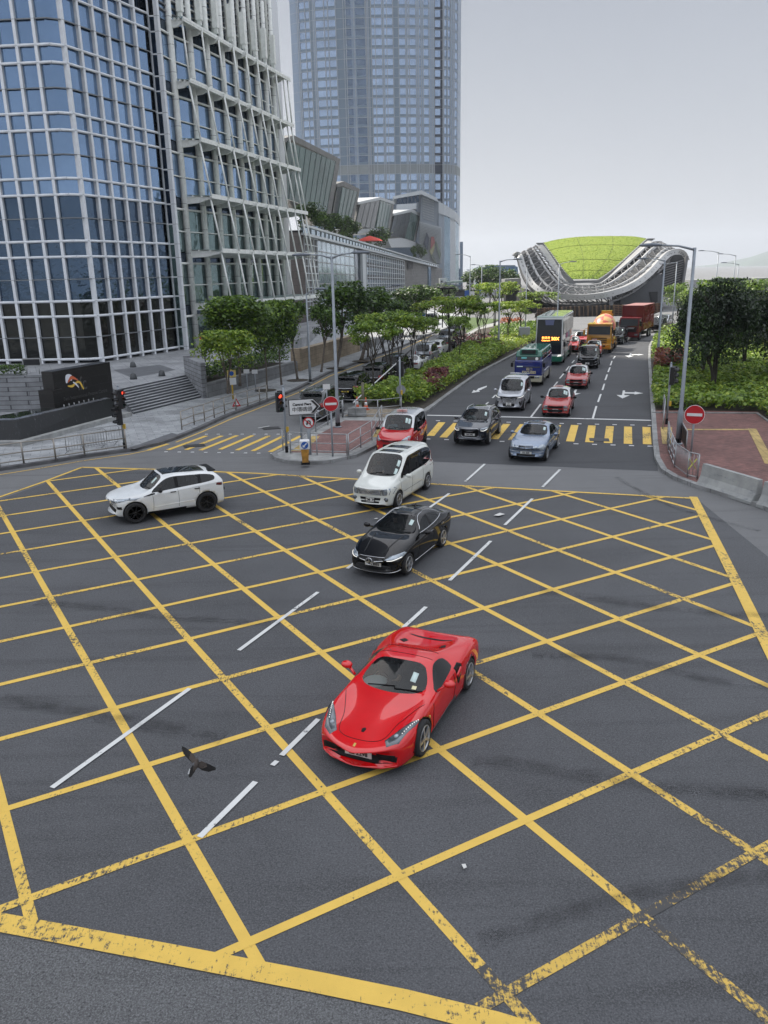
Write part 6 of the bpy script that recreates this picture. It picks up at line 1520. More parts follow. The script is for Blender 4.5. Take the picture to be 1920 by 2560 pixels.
def ring_badge(c, y, z, r, kind):
 p, n = c.cast('front', y, z)
 if p is None: return
 n = Vector((1, 0, .1)).normalized(); p = p + n * .02; e1, e2 = Vector((0, 1, 0)), Vector((-.1, 0, 1)).normalized(); b = NB()
 def ring(cc, rr, th): tube(b, [cc + e1 * (rr * cos(2 * pi * k / 20)) + e2 * (rr * sin(2 * pi * k / 20)) for k in range(21)], th, 5, cap=False)
 if kind == 'star':
  ring(p, r, .011)
  for a in (pi / 2, pi / 2 + 2 * pi / 3, pi / 2 + 4 * pi / 3): bar(b, p, p + e1 * (r * cos(a)) + e2 * (r * sin(a)), .022, .012, up=n)
 elif kind == 'rings':
  for k in range(4): ring(p + e1 * ((k - 1.5) * r * 1.35), r, .008)
 elif kind == 'oval':
  tube(b, [p + e1 * (r * 1.6 * cos(2 * pi * k / 20)) + e2 * (r * .8 * sin(2 * pi * k / 20)) for k in range(21)], .010, 5, cap=False); tube(b, [p + e1 * (r * .5 * cos(2 * pi * k / 14)) + e2 * (r * .75 * sin(2 * pi * k / 14)) for k in range(15)], .008, 5, cap=False)
 elif kind == 'disc':
  ring(p, r, .01); bar(b, p - e1 * r * 1.3, p + e1 * r * 1.3, .03, .02)
 obj('badge', b, M_chrome, c.root)
# ---------------------------------------------------------------- seated or standing people
def skin_person(name, joints, links, root_j, mt, parent=None):
 """one continuous body grown over a skeleton: joints {name:(xyz,radius)}"""
 ids = list(joints); me = bpy.data.meshes.new(name); me.from_pydata([joints[j][0] for j in ids], [(ids.index(a), ids.index(b)) for a, b in links], [])
 o = bpy.data.objects.new(name, me); COL.objects.link(o); sk = o.modifiers.new('k', 'SKIN'); sk.use_smooth_shade = True
 for i, j in enumerate(ids):
  v = me.skin_vertices[0].data[i]; r = joints[j][1]; v.radius = (r, r) if not isinstance(r, tuple) else r; v.use_root = (j == root_j)
 ss = o.modifiers.new('s', 'SUBSURF'); ss.levels = 1; ss.render_levels = 1
 dg = bpy.context.evaluated_depsgraph_get(); m2 = bpy.data.meshes.new_from_object(o.evaluated_get(dg)); bpy.data.objects.remove(o); m2.name = name
 m2.materials.clear(); m2.materials.append(mt)
 for p in m2.polygons: p.use_smooth = True
 q = bpy.data.objects.new(name, m2); COL.objects.link(q)
 if parent: q.parent = parent
 return q
M_skin = mat('skin', (0.42, 0.25, 0.17), .6, var=.06); M_hair = mat('black_hair', (0.012, 0.01, 0.01), .6)
def driver(loc, rz, label, shirt, scale=1.0, group=None):
 """a seated driver with hands towards a wheel; local x forward, origin at the seat"""
 e = empty('person', label, 'person', loc, rz, group)
 J = {'pel': ((0, 0, .10), .15), 'belly': ((.02, 0, .26), .145), 'chest': ((.0, 0, .46), (.155, .13)), 'neck0': ((.01, 0, .58), .065), 'neck': ((.03, 0, .64), .055), 'head': ((.045, 0, .74), .095), 'crown': ((.03, 0, .83), .075),
   'sl': ((.0, .19, .53), .065), 'el': ((.20, .25, .34), .05), 'hl': ((.40, .14, .36), .035), 'sr': ((.0, -.19, .53), .065), 'er': ((.20, -.25, .34), .05), 'hr': ((.40, -.14, .36), .035), 'kl': ((.42, .12, .14), .075), 'kr': ((.42, -.12, .14), .075)}
 Lk = [('pel', 'belly'), ('belly', 'chest'), ('chest', 'neck0'), ('neck0', 'neck'), ('neck', 'head'), ('head', 'crown'), ('chest', 'sl'), ('sl', 'el'), ('el', 'hl'), ('chest', 'sr'), ('sr', 'er'), ('er', 'hr'), ('pel', 'kl'), ('pel', 'kr')]
 t = NT('person_%d' % len(MATS)); sep = t.n('ShaderNodeSeparateXYZ'); t.l(t.P, sep.inputs[0])
 fz = t.math('GREATER_THAN', sep.outputs[2], .60); fx = t.math('GREATER_THAN', sep.outputs[0], .17); fz2 = t.math('GREATER_THAN', sep.outputs[2], .27)
 arm = t.math('MULTIPLY', fx, fz2); c = t.mix(t.math('MAXIMUM', fz, arm), shirt, (0.36, 0.22, 0.15)); t.col(c); t.set(Roughness=.75)
 skin_person('body', J, Lk, 'pel', t.m, e)
 b = NB(); bmesh.ops.create_uvsphere(b, u_segments=14, v_segments=10, radius=.108); bmesh.ops.delete(b, geom=[v for v in b.verts if v.co.z < .0 and v.co.x > -.02 or v.co.z < -.05], context='VERTS')
 for v in b.verts: v.co += Vector((.03, 0, .775))
 obj('hair', b, M_hair, e, smooth=True)
 b = NB()
 for s_ in (1, -1): bmesh.ops.create_uvsphere(b, u_segments=6, v_segments=4, radius=.012, matrix=Matrix.Translation((.135, .034 * s_, .755)))
 box(b, (.145, 0, .725), (.03, .022, .035)); box(b, (.135, 0, .685), (.012, .05, .01)); obj('face_features', b, mat('face_dark', (0.12, .07, .05), .6), e)
 for s_ in (1, -1):
  b = NB()
  for f_ in range(4): y = .14 * s_ + (f_ - 1.5) * .02; tube(b, [(.405, y, .365), (.445, y, .385 - .003 * f_), (.46, y, .36), (.445, y, .335)], [.010, .0095, .009, .008], 6)
  tube(b, [(.40, .14 * s_ - .035 * s_, .37), (.43, .14 * s_ - .055 * s_, .39), (.45, .14 * s_ - .06 * s_, .385)], [.011, .01, .008], 6); obj('hand', b, M_skin, e)
 return e
# ---------------------------------------------------------------- the red sports car
P_red = paint('red_sports_paint', (0.62, 0.004, 0.007), .22, coat=1.0); P_blk = paint('black_car_paint', (0.003, 0.003, 0.004), .12); P_blk.node_tree.nodes['Principled BSDF'].inputs['Coat IOR'].default_value = 1.5; P_wht = paint('white_car_paint', (0.72, 0.74, 0.74)); P_cream = paint('pearl_white_paint', (0.66, 0.68, 0.64))
P_dblue = paint('dark_blue_paint', (0.018, 0.023, 0.036), metal=.3); P_sblue = paint('silver_blue_paint', (0.16, 0.215, 0.31), metal=.5); P_sil = paint('silver_paint', (0.42, 0.44, 0.48), metal=.5); P_taxi = paint('taxi_red_paint', (0.36, 0.022, 0.02)); P_taxis = paint('taxi_silver_paint', (0.55, 0.56, 0.57), metal=.3)
P_tred = paint('bright_red_paint', (0.46, 0.012, 0.015)); P_grey = paint('dark_grey_paint', (0.05, 0.055, 0.06), metal=.4)
def sport_st(S):
 T = [(0.0, .34, [.62, .70, .66, .60, .52, .40, .22], [.17, .30, .40, .445, .455, .46, .465], .462, 'h'),
   (.10, .30, [.76, .82, .80, .74, .64, .54, .28], [.13, .31, .46, .525, .54, .54, .545], .548, 'h'),
   (.50, .16, [.86, .93, .915, .85, .74, .60, .31], [.12, .34, .57, .69, .715, .635, .615], .625, 'h'),
   (1.0, .05, [.90, .965, .955, .89, .77, .63, .33], [.12, .36, .62, .785, .81, .72, .70], .71, 'h'),
   (1.42, .05, [.90, .965, .95, .88, .78, .66, .35], [.12, .36, .66, .80, .825, .765, .775], .785, 'h'),
   (1.60, .46, [.90, .965, .945, .90, .84, .77, .40], [.12, .36, .69, .80, .825, .825, .835], .84, 'w'),
   (2.36, .16, [.90, .95, .93, .88, .60, .52, .28], [.12, .38, .76, .83, 1.125, 1.165, 1.195], 1.205, 'g'),
   (2.62, .02, [.90, .95, .93, .87, .60, .53, .28], [.12, .40, .79, .86, 1.13, 1.175, 1.20], 1.21, 'g'),
   (2.98, 0, [.92, .97, .955, .88, .61, .53, .28], [.12, .42, .83, .91, 1.08, 1.14, 1.165], 1.17, 'd'),
   (3.30, 0, [.92, .985, .98, .92, .72, .56, .30], [.12, .42, .86, .945, 1.04, 1.085, .985], .98, 'd'),
   (3.80, 0, [.92, .985, .98, .92, .78, .57, .30], [.13, .42, .84, .955, .985, .99, .90], .895, 'd'),
   (4.25, 0, [.90, .965, .94, .87, .74, .56, .30], [.18, .42, .80, .895, .905, .905, .895], .895, 'd'),
   (4.48, .10, [.86, .93, .90, .82, .70, .54, .28], [.22, .44, .77, .85, .86, .865, .865], .865, 'd'),
   (4.57, .14, [.82, .90, .86, .78, .66, .50, .26], [.26, .46, .66, .72, .74, .745, .745], .745, 'd')]
 out_ = []
 for s, cv, ys, zs, zc, fl in T:
  w = ys[1]; p = [(s, 0, zs[0])] + [(s + cv * (y / w) ** 2, y, z) for y, z in zip(ys, zs)] + [(s, 0, zc)]; out_.append([p, fl])
 return out_
S_sp = dict(L=4.57, W=1.95, H=1.21, wb=2.65, fo=1.13, rw=.345, tw=.27, win=.0, st=sport_st, paint=P_red, zn=.5, zc=.84, xc=1.6, xrf=2.36, xd=3.0, bx=None, xse=2.98, belt=(.66, .9), wr=.6, sharp=.65, cshoulder=.3, sx=.12, belt_seat=1, seatm=mat('grey_seat', (.08, .08, .085), .6))
c = Car(S_sp, 'sports_car', 'glossy red mid-engined sports car with a driver and plate LL 2298, nearest vehicle', 'sports car')
c.wheels('five')
c.patch('headlight', 'top', [(.30, .56), (.44, .74), (1.0, .905), (1.10, .91), (.98, .83), (.70, .64), (.42, .48)], M_lensdk, both=True, off=.005)
for k in range(9):
 t = k / 8
 for sg in (1, -1):
  p, n = c.cast('top', .62 + .42 * t, sg * (.735 + .135 * t));
  if p is not None: b = NB(); bmesh.ops.create_uvsphere(b, u_segments=6, v_segments=4, radius=.010, matrix=Matrix.Translation(p + n * .008)); obj('led_lamp', b, M_led, c.root)
for sg in (1, -1):
 p, n = c.cast('top', .56, sg * .64); b = NB(); bmesh.ops.create_uvsphere(b, u_segments=12, v_segments=8, radius=.055, matrix=Matrix.Translation(p - n * .02)); obj('projector_lamp', b, M_lens, c.root, smooth=True)
c.patch('lower_grille', 'front', [(-.74, .36), (-.72, .24), (-.35, .19), (.35, .19), (.72, .24), (.74, .36), (.35, .325), (-.35, .325)], M_trim, off=.004)
c.patch('side_intake_grille', 'front', [(.34, .36), (.70, .385), (.735, .30), (.36, .275)], M_trim, both=True, off=.004)
c.line('front_lip', 'front', [(-.74, .19), (-.4, .15), (0, .145), (.4, .15), (.74, .19)], .03, P_red)
c.plate('LL 2298', 0, .30, w=.53, h=.125)
c.patch('nose_badge', 'top', [(.14, -.02), (.14, .02), (.21, .02), (.21, -.02)], mat('badge_yellow', (.62, .5, .12), .4), off=.006, cuts=1)
c.patch('bonnet_slot', 'top', [(.50, -.025), (.58, -.04), (.62, 0), (.58, .04), (.50, .025)], M_trim, cuts=1)
for sg in (1, -1):
 c.patch('wing_shield', 'side', [(1.40, .66), (1.46, .64), (1.47, .57), (1.43, .53), (1.39, .57)], MATS['badge_yellow'], sign=sg, cuts=1)
 c.patch('side_air_intake', 'side', [(2.92, .88), (3.13, .92), (3.22, .86), (3.17, .66), (3.05, .50), (2.98, .55), (2.94, .70)], M_trim, sign=sg, off=.004)
 c.patch('intake_blade', 'side', [(2.93, .74), (3.14, .83), (3.17, .77), (3.0, .66)], P_red, sign=sg, off=.03, thick=.04)
 c.patch('sill_skirt', 'side', [(1.60, .13), (1.62, .22), (2.95, .30), (2.92, .15)], mat('carbon_grey', (.035, .036, .04), .35), sign=sg, off=.006)
 c.patch('engine_vent', 'top', [(3.42, sg * .40), (3.62, sg * .38), (3.66, sg * .47), (3.46, sg * .52)], M_trim, off=.004, cuts=2)
 c.patch('tail_lamp', 'rear', [(sg * .60, .70), (sg * .66, .77), (sg * .74, .77), (sg * .77, .70), (sg * .70, .66)], M_redlens, off=.01)
c.patch('rear_slot', 'top', [(3.98, -.50), (3.96, -.25), (3.95, 0), (3.96, .25), (3.98, .50), (4.02, .46), (4.03, 0), (4.02, -.46)], M_trim, off=.004)
c.line('roof_seam', 'top', [(2.98, -.55), (3.0, -.28), (3.0, 0), (3.0, .28), (2.98, .55)], .012); c.line('lid_seam', 'top', [(2.62, -.56), (2.60, 0), (2.62, .56)], .010)
c.line('bonnet_seam', 'top', [(1.50, .82), (.9, .56), (.42, .42), (.30, 0), (.42, -.42), (.9, -.56), (1.50, -.82)], .010)
c.line('door_seam', 'side', [(1.66, .26), (1.60, .50), (1.72, .74)], .012, both=True); c.line('door_seam', 'side', [(2.78, .28), (2.86, .55), (2.80, .82)], .012, both=True)
for sg in (1, -1):
 b = NB(); bmesh.ops.create_uvsphere(b, u_segments=14, v_segments=10, radius=.5)
 for v in b.verts: v.co = Vector((v.co.x * .20, v.co.y * .24, v.co.z * .15)) + Vector((c.X(2.10), sg * 1.10, .99))
 bar(b, (c.X(2.02), sg * .88, .84), (c.X(2.08), sg * 1.03, .96), .05, .03); obj('mirror', b, P_red, c.root, smooth=True)
c.wipers(1.62, .84); c.stickers(.34, 2.06)
b = NB(); p, n = c.cast('top', 1.86, .46); bar(b, p + Vector((0, -.05, .006)), p + Vector((0, .05, .006)), .08, .004, up=n); obj('paper_slip', b, mat('paper_yellow', (.7, .66, .42), .8), c.root)
b = NB(); q = c.X(1.98); lathe(b, [(.26, 0), (.22, .03), (.10, .05), (.0, .055)], 16, c=(q, -.42, .80)); obj('sunshade', b, mat('pale_shade', (.6, .62, .64), .6), c.root)
seat_car(c, {'LF': (1049, 1886), 'LR': (1162, 1722)})
M_ = c.root.matrix_basis if False else Matrix.Translation(c.root.location) @ Matrix.Rotation(c.root.rotation_euler.z, 4, 'Z')
v = M_ @ Vector((-.42, -.37, .30)); driver(v, c.root.rotation_euler.z, 'person in a dark tee shirt driving the red sports car, both hands at the wheel', (.02, .021, .025))
# ---------------------------------------------------------------- black coupe-like saloon
S_cla = dict(L=4.63, W=1.78, H=1.43, wb=2.70, fo=.92, rw=.325, zn=.66, zc=.98, xc=1.50, xrf=2.28, xrr=3.35, zrr=1.34, xd=4.05, zd=1.02, zt=1.0, belt=(.90, 1.02), wr=.66, bx=2.72, xse=3.55, gb=.18, paint=P_blk, bow=.30, hb=.08)
c = Car(S_cla, 'saloon_car', 'glossy black four-door coupe saloon with a star grille and plate UN 3055', 'car')
c.wheels('five')
c.patch('sunroof', 'top', [(2.42, -.42), (2.40, .42), (2.95, .44), (2.95, -.44)], M_carglass)
c.patch('headlight', 'front', [(.42, .62), (.52, .70), (.80, .76), (.84, .72), (.80, .62), (.55, .57)], M_lens, both=True); c.line('running_lamp', 'front', [(.48, .60), (.62, .60), (.80, .655)], .022, M_led, both=True)
c.patch('grille', 'front', [(-.40, .67), (-.36, .50), (.36, .50), (.40, .67)], M_trim); c.line('grille_bar', 'front', [(-.39, .60), (-.13, .585)], .035, M_chrome, both=True); ring_badge(c, 0, .585, .10, 'star')
c.line('grille_rim', 'front', [(-.41, .68), (0, .69), (.41, .68)], .02, M_chrome); c.patch('lower_grille', 'front', [(-.55, .36), (-.62, .27), (.62, .27), (.55, .36)], M_trim); c.patch('corner_grille', 'front', [(.52, .44), (.78, .46), (.80, .33), (.58, .32)], M_trim, both=True)
c.line('chin_strip', 'front', [(-.80, .27), (-.4, .215), (.4, .215), (.80, .27)], .03, M_chrome)
c.plate('UN 3055', 0, .42)
for sg in (1, -1):
 c.line('window_trim', 'side', [(1.86, .98), (2.5, .99), (3.2, 1.03), (3.72, 1.10)], .03, M_chrome, sign=sg); c.line('window_trim', 'side', [(1.95, 1.06), (2.35, 1.32), (2.8, 1.375), (3.3, 1.31), (3.72, 1.12)], .022, M_chrome, sign=sg)
 c.line('sill_strip', 'side', [(1.45, .24), (3.1, .26)], .03, M_chrome, sign=sg); c.line('side_crease', 'side', [(1.3, .86), (2.2, .80), (3.2, .74), (3.9, .72)], .012, P_blk, sign=sg, off=.0)
c.line('bonnet_crease', 'top', [(.35, .30), (1.4, .46)], .03, P_blk, both=True, off=.005)
c.doors([1.62, 2.72, 3.5], .3, .95); c.mirrors(1.92, 1.02, P_blk); c.handles([2.58, 3.45], .86, M_chrome); c.wipers(1.5, 1); c.stickers(.38)
c.patch('tail_lamp', 'rear', [(.40, .80), (.80, .88), (.80, .74), (.45, .72)], M_redlens, both=True)
b = NB(); p, n = c.cast('top', 3.25, 0); plate(b, [p, p + Vector((-.16, 0, .0)), p + Vector((-.16, 0, .06)), p + Vector((-.10, 0, .06))], .03); obj('aerial', b, P_blk, c.root)
seat_car(c, {'LF': (1019, 1434), 'LR': (1100, 1369)}); C_cla = c
# ---------------------------------------------------------------- white people carrier
S_mpv = dict(L=4.8, W=1.80, H=1.91, wb=2.95, fo=.92, rw=.335, zn=.92, zc=1.14, xc=.98, xrf=1.82, xrr=4.45, zrr=1.86, xd=4.70, zd=1.16, zt=1.06, belt=(1.06, 1.10), wr=.84, bx=2.15, cx=3.30, xse=4.40, gb=.20, paint=P_cream, bow=.20, dsh=.0, wrr=1.0, sharp=.7)
c = Car(S_mpv, 'minivan', 'pearl white minivan with two sunroofs, chrome bar grille and plate CM 75', 'minivan')
c.wheels('seven'); c.patch('sunroof', 'top', [(2.02, -.44), (2.0, .44), (2.42, .45), (2.42, -.45)], M_carglass); c.patch('sunroof', 'top', [(2.75, -.45), (2.75, .45), (3.2, .46), (3.2, -.46)], M_carglass)
c.patch('headlight', 'front', [(.46, .86), (.82, .90), (.86, .82), (.82, .66), (.50, .62)], M_lens, both=True); c.patch('grille', 'front', [(-.46, .88), (-.46, .62), (.46, .62), (.46, .88)], M_trim, off=.004)
grille_bars(c, .45, .645, .87, 6, M_chrome, .024); ring_badge(c, 0, .755, .07, 'disc')
c.patch('lower_grille', 'front', [(-.42, .52), (-.40, .43), (.40, .43), (.42, .52)], M_trim); c.patch('lower_grille', 'front', [(-.38, .39), (-.36, .32), (.36, .32), (.38, .39)], M_trim)
for sg in (1, -1):
 p, n = c.cast('front', sg * .64, .47); b = NB(); lathe(b, [(.085, -.01), (.085, .012), (.001, .014)], 14, 'x', c=p); obj('fog_lamp', b, M_lensdk, c.root)
c.plate('CM 75', 0, .43, w=.34, h=.17); c.doors([1.08, 2.16, 3.3], .35, 1.05); c.mirrors(1.42, 1.15, P_cream); c.handles([2.0, 2.34], .95, P_cream); c.wipers(.98, 1.14); c.stickers(.52); c.stickers(.52, 1.3)
c.line('roof_rib', 'top', [(1.95, .60), (4.3, .60)], .02, P_cream, both=True, off=.006); c.line('side_moulding', 'side', [(1.1, .55), (3.2, .55)], .014, both=True, off=0)
for sg in (1, -1):   # curtains drawn in the rear side windows
 for k in range(3):
  b = NB(); x = 2.65 + k * .72; box(b, (c.X(x), sg * .72, 1.33), (.50, .02, .44)); obj('curtain', b, mat('curtain_cream', (.42, .42, .38), .9), c.root)
c.patch('tail_lamp', 'rear', [(.70, 1.5), (.84, 1.5), (.85, .95), (.72, .95)], M_redlens, both=True)
seat_car(c, {'LF': (997, 1268), 'LR': (1062, 1225)})
C_mpv = c
# ---------------------------------------------------------------- white sport utility car with a dark roof
S_suv = dict(L=4.36, W=1.96, H=1.63, wb=2.66, fo=.86, rw=.385, tw=.24, zn=.90, zc=1.08, xc=1.30, xrf=1.92, xrr=3.85, zrr=1.50, xd=4.22, zd=1.14, zt=1.08, belt=(1.02, 1.20), wr=.76, bx=2.45, cx=3.32, xse=3.95, gb=.26, paint=P_wht, bow=.26, dsh=.05, wrr=.95, sharp=.7)
c = Car(S_suv, 'sport_utility_car', 'white sport utility car with a dark glass roof and black wheels crossing to the left', 'car')
c.wheels('seven', M_rimdk); c.patch('glass_roof', 'top', [(2.05, -.50), (2.02, 0), (2.05, .50), (3.45, .52), (3.62, .50), (3.62, -.50), (3.45, -.52)], M_carglass)
c.patch('headlight', 'front', [(.52, .86), (.80, .90), (.95, .93), (.95, .86), (.70, .78), (.55, .78)], M_lens, both=True); c.patch('headlight', 'side', [(.20, .80), (.20, .90), (.75, .95), (.72, .90), (.4, .83)], M_lens, both=True)
c.patch('grille', 'front', [(-.50, .87), (-.46, .74), (.46, .74), (.50, .87)], M_trim); c.patch('lower_grille', 'front', [(-.6, .52), (-.55, .40), (.55, .40), (.6, .52)], M_trim); c.patch('corner_vent', 'front', [(.66, .66), (.86, .66), (.86, .56), (.68, .56)], M_trim, both=True)
for sg in (1, -1):
 c.patch('wing_vent', 'side', [(1.20, .92), (1.62, .98), (1.62, 1.02), (1.5, 1.02), (1.2, .95)], M_trim, sign=sg); c.patch('sill_skirt', 'side', [(1.3, .27), (1.3, .35), (3.2, .35), (3.2, .27)], M_trim, sign=sg)
 c.line('side_crease', 'side', [(1.55, .50), (3.05, .56)], .02, P_wht, sign=sg, off=.004); c.line('shoulder_crease', 'side', [(1.2, .93), (2.4, 1.0), (3.4, 1.07), (4.1, 1.1)], .016, P_wht, sign=sg, off=.004)
 c.patch('tail_lamp', 'side', [(3.92, 1.0), (3.95, 1.08), (4.25, 1.06), (4.27, .97), (4.1, .96)], mat('dark_red_lens', (.10, .008, .008), .15, coat=1), sign=sg)
c.doors([1.52, 2.46, 3.25], .40, 1.05); c.mirrors(1.78, 1.12, M_trim, .14, (.14, .22, .14)); c.handles([2.28, 3.18], .98, M_trim); c.wipers(1.3, 1.08); c.stickers(.40); c.plate('RV 618', 0, .60)
b = NB(); box(b, (c.X(3.90), 0, 1.49), (.30, 1.16, .04)); finish(b, .015); obj('roof_spoiler', b, M_trim, c.root); c.patch('chin_guard', 'front', [(-.5, .36), (-.45, .29), (.45, .29), (.5, .36)], M_rim)
seat_car(c, {'LF': (343, 1308), 'LR': (517, 1280)}); C_ev = c
# ---------------------------------------------------------------- red and white van taxi
S_con = dict(L=4.42, W=1.84, H=1.84, wb=2.66, fo=.90, rw=.32, zn=.90, zc=1.12, xc=1.08, xrf=1.80, xrr=4.15, zrr=1.80, xd=4.33, zd=1.10, zt=1.0, belt=(1.02, 1.10), wr=.82, bx=2.05, cx=3.12, xse=4.0, gb=.20, paint=P_tred, paint2=P_taxis, two=True, bow=.22, dsh=.02, wrr=1.0, sharp=.7)
c = Car(S_con, 'van_taxi', 'red van taxi with a silver upper half and roof sign beside the island', 'taxi')
c.wheels('steel', M_rimdk); c.patch('headlight', 'front', [(.50, .84), (.74, .98), (.84, .96), (.84, .80), (.6, .76)], M_lens, both=True); c.patch('grille', 'front', [(-.46, .82), (-.42, .70), (.42, .70), (.46, .82)], M_trim); grille_bars(c, .43, .73, .79, 2, P_tred, .02)
c.patch('bumper', 'front', [(-.86, .60), (-.8, .30), (.8, .30), (.86, .60)], M_trim); ring_badge(c, 0, .79, .06, 'oval'); c.patch('turn_lamp', 'front', [(.66, .52), (.78, .52), (.78, .44), (.68, .44)], M_amber, both=True); c.plate('TX 209', 0, .42)
c.doors([1.2, 2.06, 3.12], .35, 1.0); c.mirrors(1.45, 1.14, M_trim); c.handles([1.92, 2.95], .98, M_trim); c.wipers(1.08, 1.12); c.stickers(.50); c.stickers(.36)
b = NB(); box(b, (c.X(2.3), 0, 1.90), (.14, .52, .13)); finish(b, .02); o = obj('roof_sign', b, mat('sign_pink', (.55, .36, .34), .6), c.root); text_mesh('sign_lettering', 'TAXI', .12, P_tred, .002, o, frame(Vector((c.X(2.3) + .074, 0, 1.90)), (0, 1, 0), (0, 0, 1)))
b = NB(); tube(b, [(c.X(1.95), .1, 1.8), (c.X(2.15), .1, 2.2)], .008, 5); obj('aerial', b, M_trim, c.root)
for sg in (1, -1):
 text_mesh('side_lettering', 'e-TAXI', .26, M_plate, .002, c.root, frame(Vector((c.X(2.6), sg * .93, .78)), (-1 * sg * -1 if False else (1 if sg < 0 else -1), 0, 0), (0, 0, 1))); text_mesh('side_lettering', 'e', .40, M_plate, .002, c.root, frame(Vector((c.X(1.65), sg * .93, .70)), ((1 if sg < 0 else -1), 0, 0), (0, 0, 1)))
seat_car(c, {'RF': (941, 1136), 'LR': (1067, 1108)}); C_con = c
# ---------------------------------------------------------------- dark blue crossover and silver-blue saloon on the crossing
S_q5 = dict(L=4.63, W=1.88, H=1.65, wb=2.81, fo=.88, rw=.36, zn=.92, zc=1.10, xc=1.36, xrf=2.02, xrr=3.95, zrr=1.54, xd=4.45, zd=1.16, zt=1.10, belt=(1.02, 1.10), wr=.74, bx=2.62, cx=3.5, xse=4.0, gb=.25, paint=P_dblue, bow=.24, dsh=.04, wrr=.95)
c = Car(S_q5, 'crossover_car', 'dark blue crossover with a framed four-ring grille and plate NH 482 on the crossing', 'car')
c.wheels('five'); c.patch('headlight', 'front', [(.48, .80), (.56, .90), (.86, .94), (.88, .86), (.70, .76)], M_lens, both=True); c.line('running_lamp', 'front', [(.55, .80), (.70, .785), (.84, .85)], .03, M_led, both=True)
c.patch('grille', 'front', [(-.42, .88), (-.44, .60), (-.34, .46), (.34, .46), (.44, .60), (.42, .88)], M_trim); c.line('grille_frame', 'front', [(-.43, .89), (-.45, .60), (-.34, .45), (.34, .45), (.45, .60), (.43, .89), (0, .905), (-.43, .89)], .03, M_chrome); ring_badge(c, 0, .78, .055, 'rings'); c.plate('NH 482', 0, .58)
c.patch('corner_vent', 'front', [(.56, .56), (.82, .58), (.82, .44), (.60, .42)], M_trim, both=True); c.doors([1.55, 2.62, 3.5], .38, 1.05); c.mirrors(1.80, 1.14, P_dblue); c.handles([2.45, 3.4], .98, P_dblue); c.wipers(1.36, 1.1); c.stickers(.44)
for sg in (1, -1):
 b = NB(); P_ = []
 for t in range(9): p, n = c.cast('top', lerp(2.1, 4.0, t / 8), sg * .58); P_.append(p + Vector((0, 0, .05 if 0 < t < 8 else .005)))
 tube(b, P_, .022, 6); obj('roof_rail', b, M_rim, c.root)
 c.line('window_trim', 'side', [(1.8, 1.10), (2.9, 1.12), (3.95, 1.16)], .024, M_chrome, sign=sg)
c.patch('tail_lamp', 'rear', [(.5, 1.0), (.84, 1.05), (.84, .88), (.5, .88)], M_redlens, both=True)
seat_car(c, {'LF': (1219, 1112), 'LR': (1246, 1084)}); C_q5 = c
S_e = dict(L=4.82, W=1.82, H=1.45, wb=2.85, fo=.84, rw=.325, zn=.74, zc=1.0, xc=1.58, xrf=2.34, xrr=3.30, zrr=1.40, xd=3.98, zd=1.06, zt=1.02, belt=(.92, 1.02), wr=.69, bx=2.78, xse=3.5, gb=.19, paint=P_sblue, bow=.26, hb=.07)
c = Car(S_e, 'saloon_car', 'silver-blue saloon with round twin headlights and plate DL 220, nearest car on the crossing', 'car')
c.wheels('ten'); c.patch('sunroof', 'top', [(2.45, -.40), (2.44, .40), (2.85, .42), (2.85, -.42)], M_carglass)
for y, z, r in ((.70, .68, .125), (.46, .665, .092)):
 for sg in (1, -1): c.patch('headlight', 'front', [(sg * (y + r * 1.05 * cos(2 * pi * k / 14)), z + r * sin(2 * pi * k / 14)) for k in range(14)], M_lens, off=.012); c.line('lamp_rim', 'front', [(sg * (y + r * 1.05 * cos(2 * pi * k / 14)), z + r * sin(2 * pi * k / 14)) for k in range(15)], .014, M_chrome)
c.patch('grille', 'front', [(-.33, .76), (-.29, .57), (.29, .57), (.33, .76)], M_trim); grille_bars(c, .29, .62, .71, 3, M_chrome, .008); c.line('grille_frame', 'front', [(-.34, .77), (-.30, .56), (.30, .56), (.34, .77), (0, .785), (-.34, .77)], .026, M_chrome); c.line('grille_frame', 'front', [(0, .57), (0, .76)], .016, M_chrome)
c.line('bumper_strip', 'front', [(-.82, .50), (-.4, .48), (.4, .48), (.82, .50)], .022, M_chrome); c.patch('lower_grille', 'front', [(-.45, .38), (-.42, .28), (.42, .28), (.45, .38)], M_trim); c.patch('fog_lamp', 'front', [(.60, .38), (.76, .39), (.76, .31), (.62, .30)], M_lens, both=True); c.plate('DL 220', 0, .43)
for sg in (1, -1): c.line('window_trim', 'side', [(1.95, .99), (2.8, 1.01), (3.6, 1.05)], .02, M_chrome, sign=sg); c.line('side_strip', 'side', [(1.5, .60), (3.5, .62)], .026, M_chrome, sign=sg)
c.doors([1.68, 2.78, 3.45], .3, .96); c.mirrors(1.98, 1.03, P_sblue); c.handles([2.62, 3.42], .84, M_chrome); c.wipers(1.58, 1); c.stickers(.42); c.patch('tail_lamp', 'rear', [(.45, .86), (.82, .92), (.82, .72), (.5, .70)], M_redlens, both=True)
seat_car(c, {'LF': (1363, 1151), 'LR': (1389, 1121)})
def put_driver(cr, dx, dz, lab, shirt): v = Matrix.Translation(cr.root.location) @ Matrix.Rotation(cr.root.rotation_euler.z, 4, 'Z') @ Vector((cr.X(dx), -.37, dz)); driver(v, cr.root.rotation_euler.z, lab, shirt)
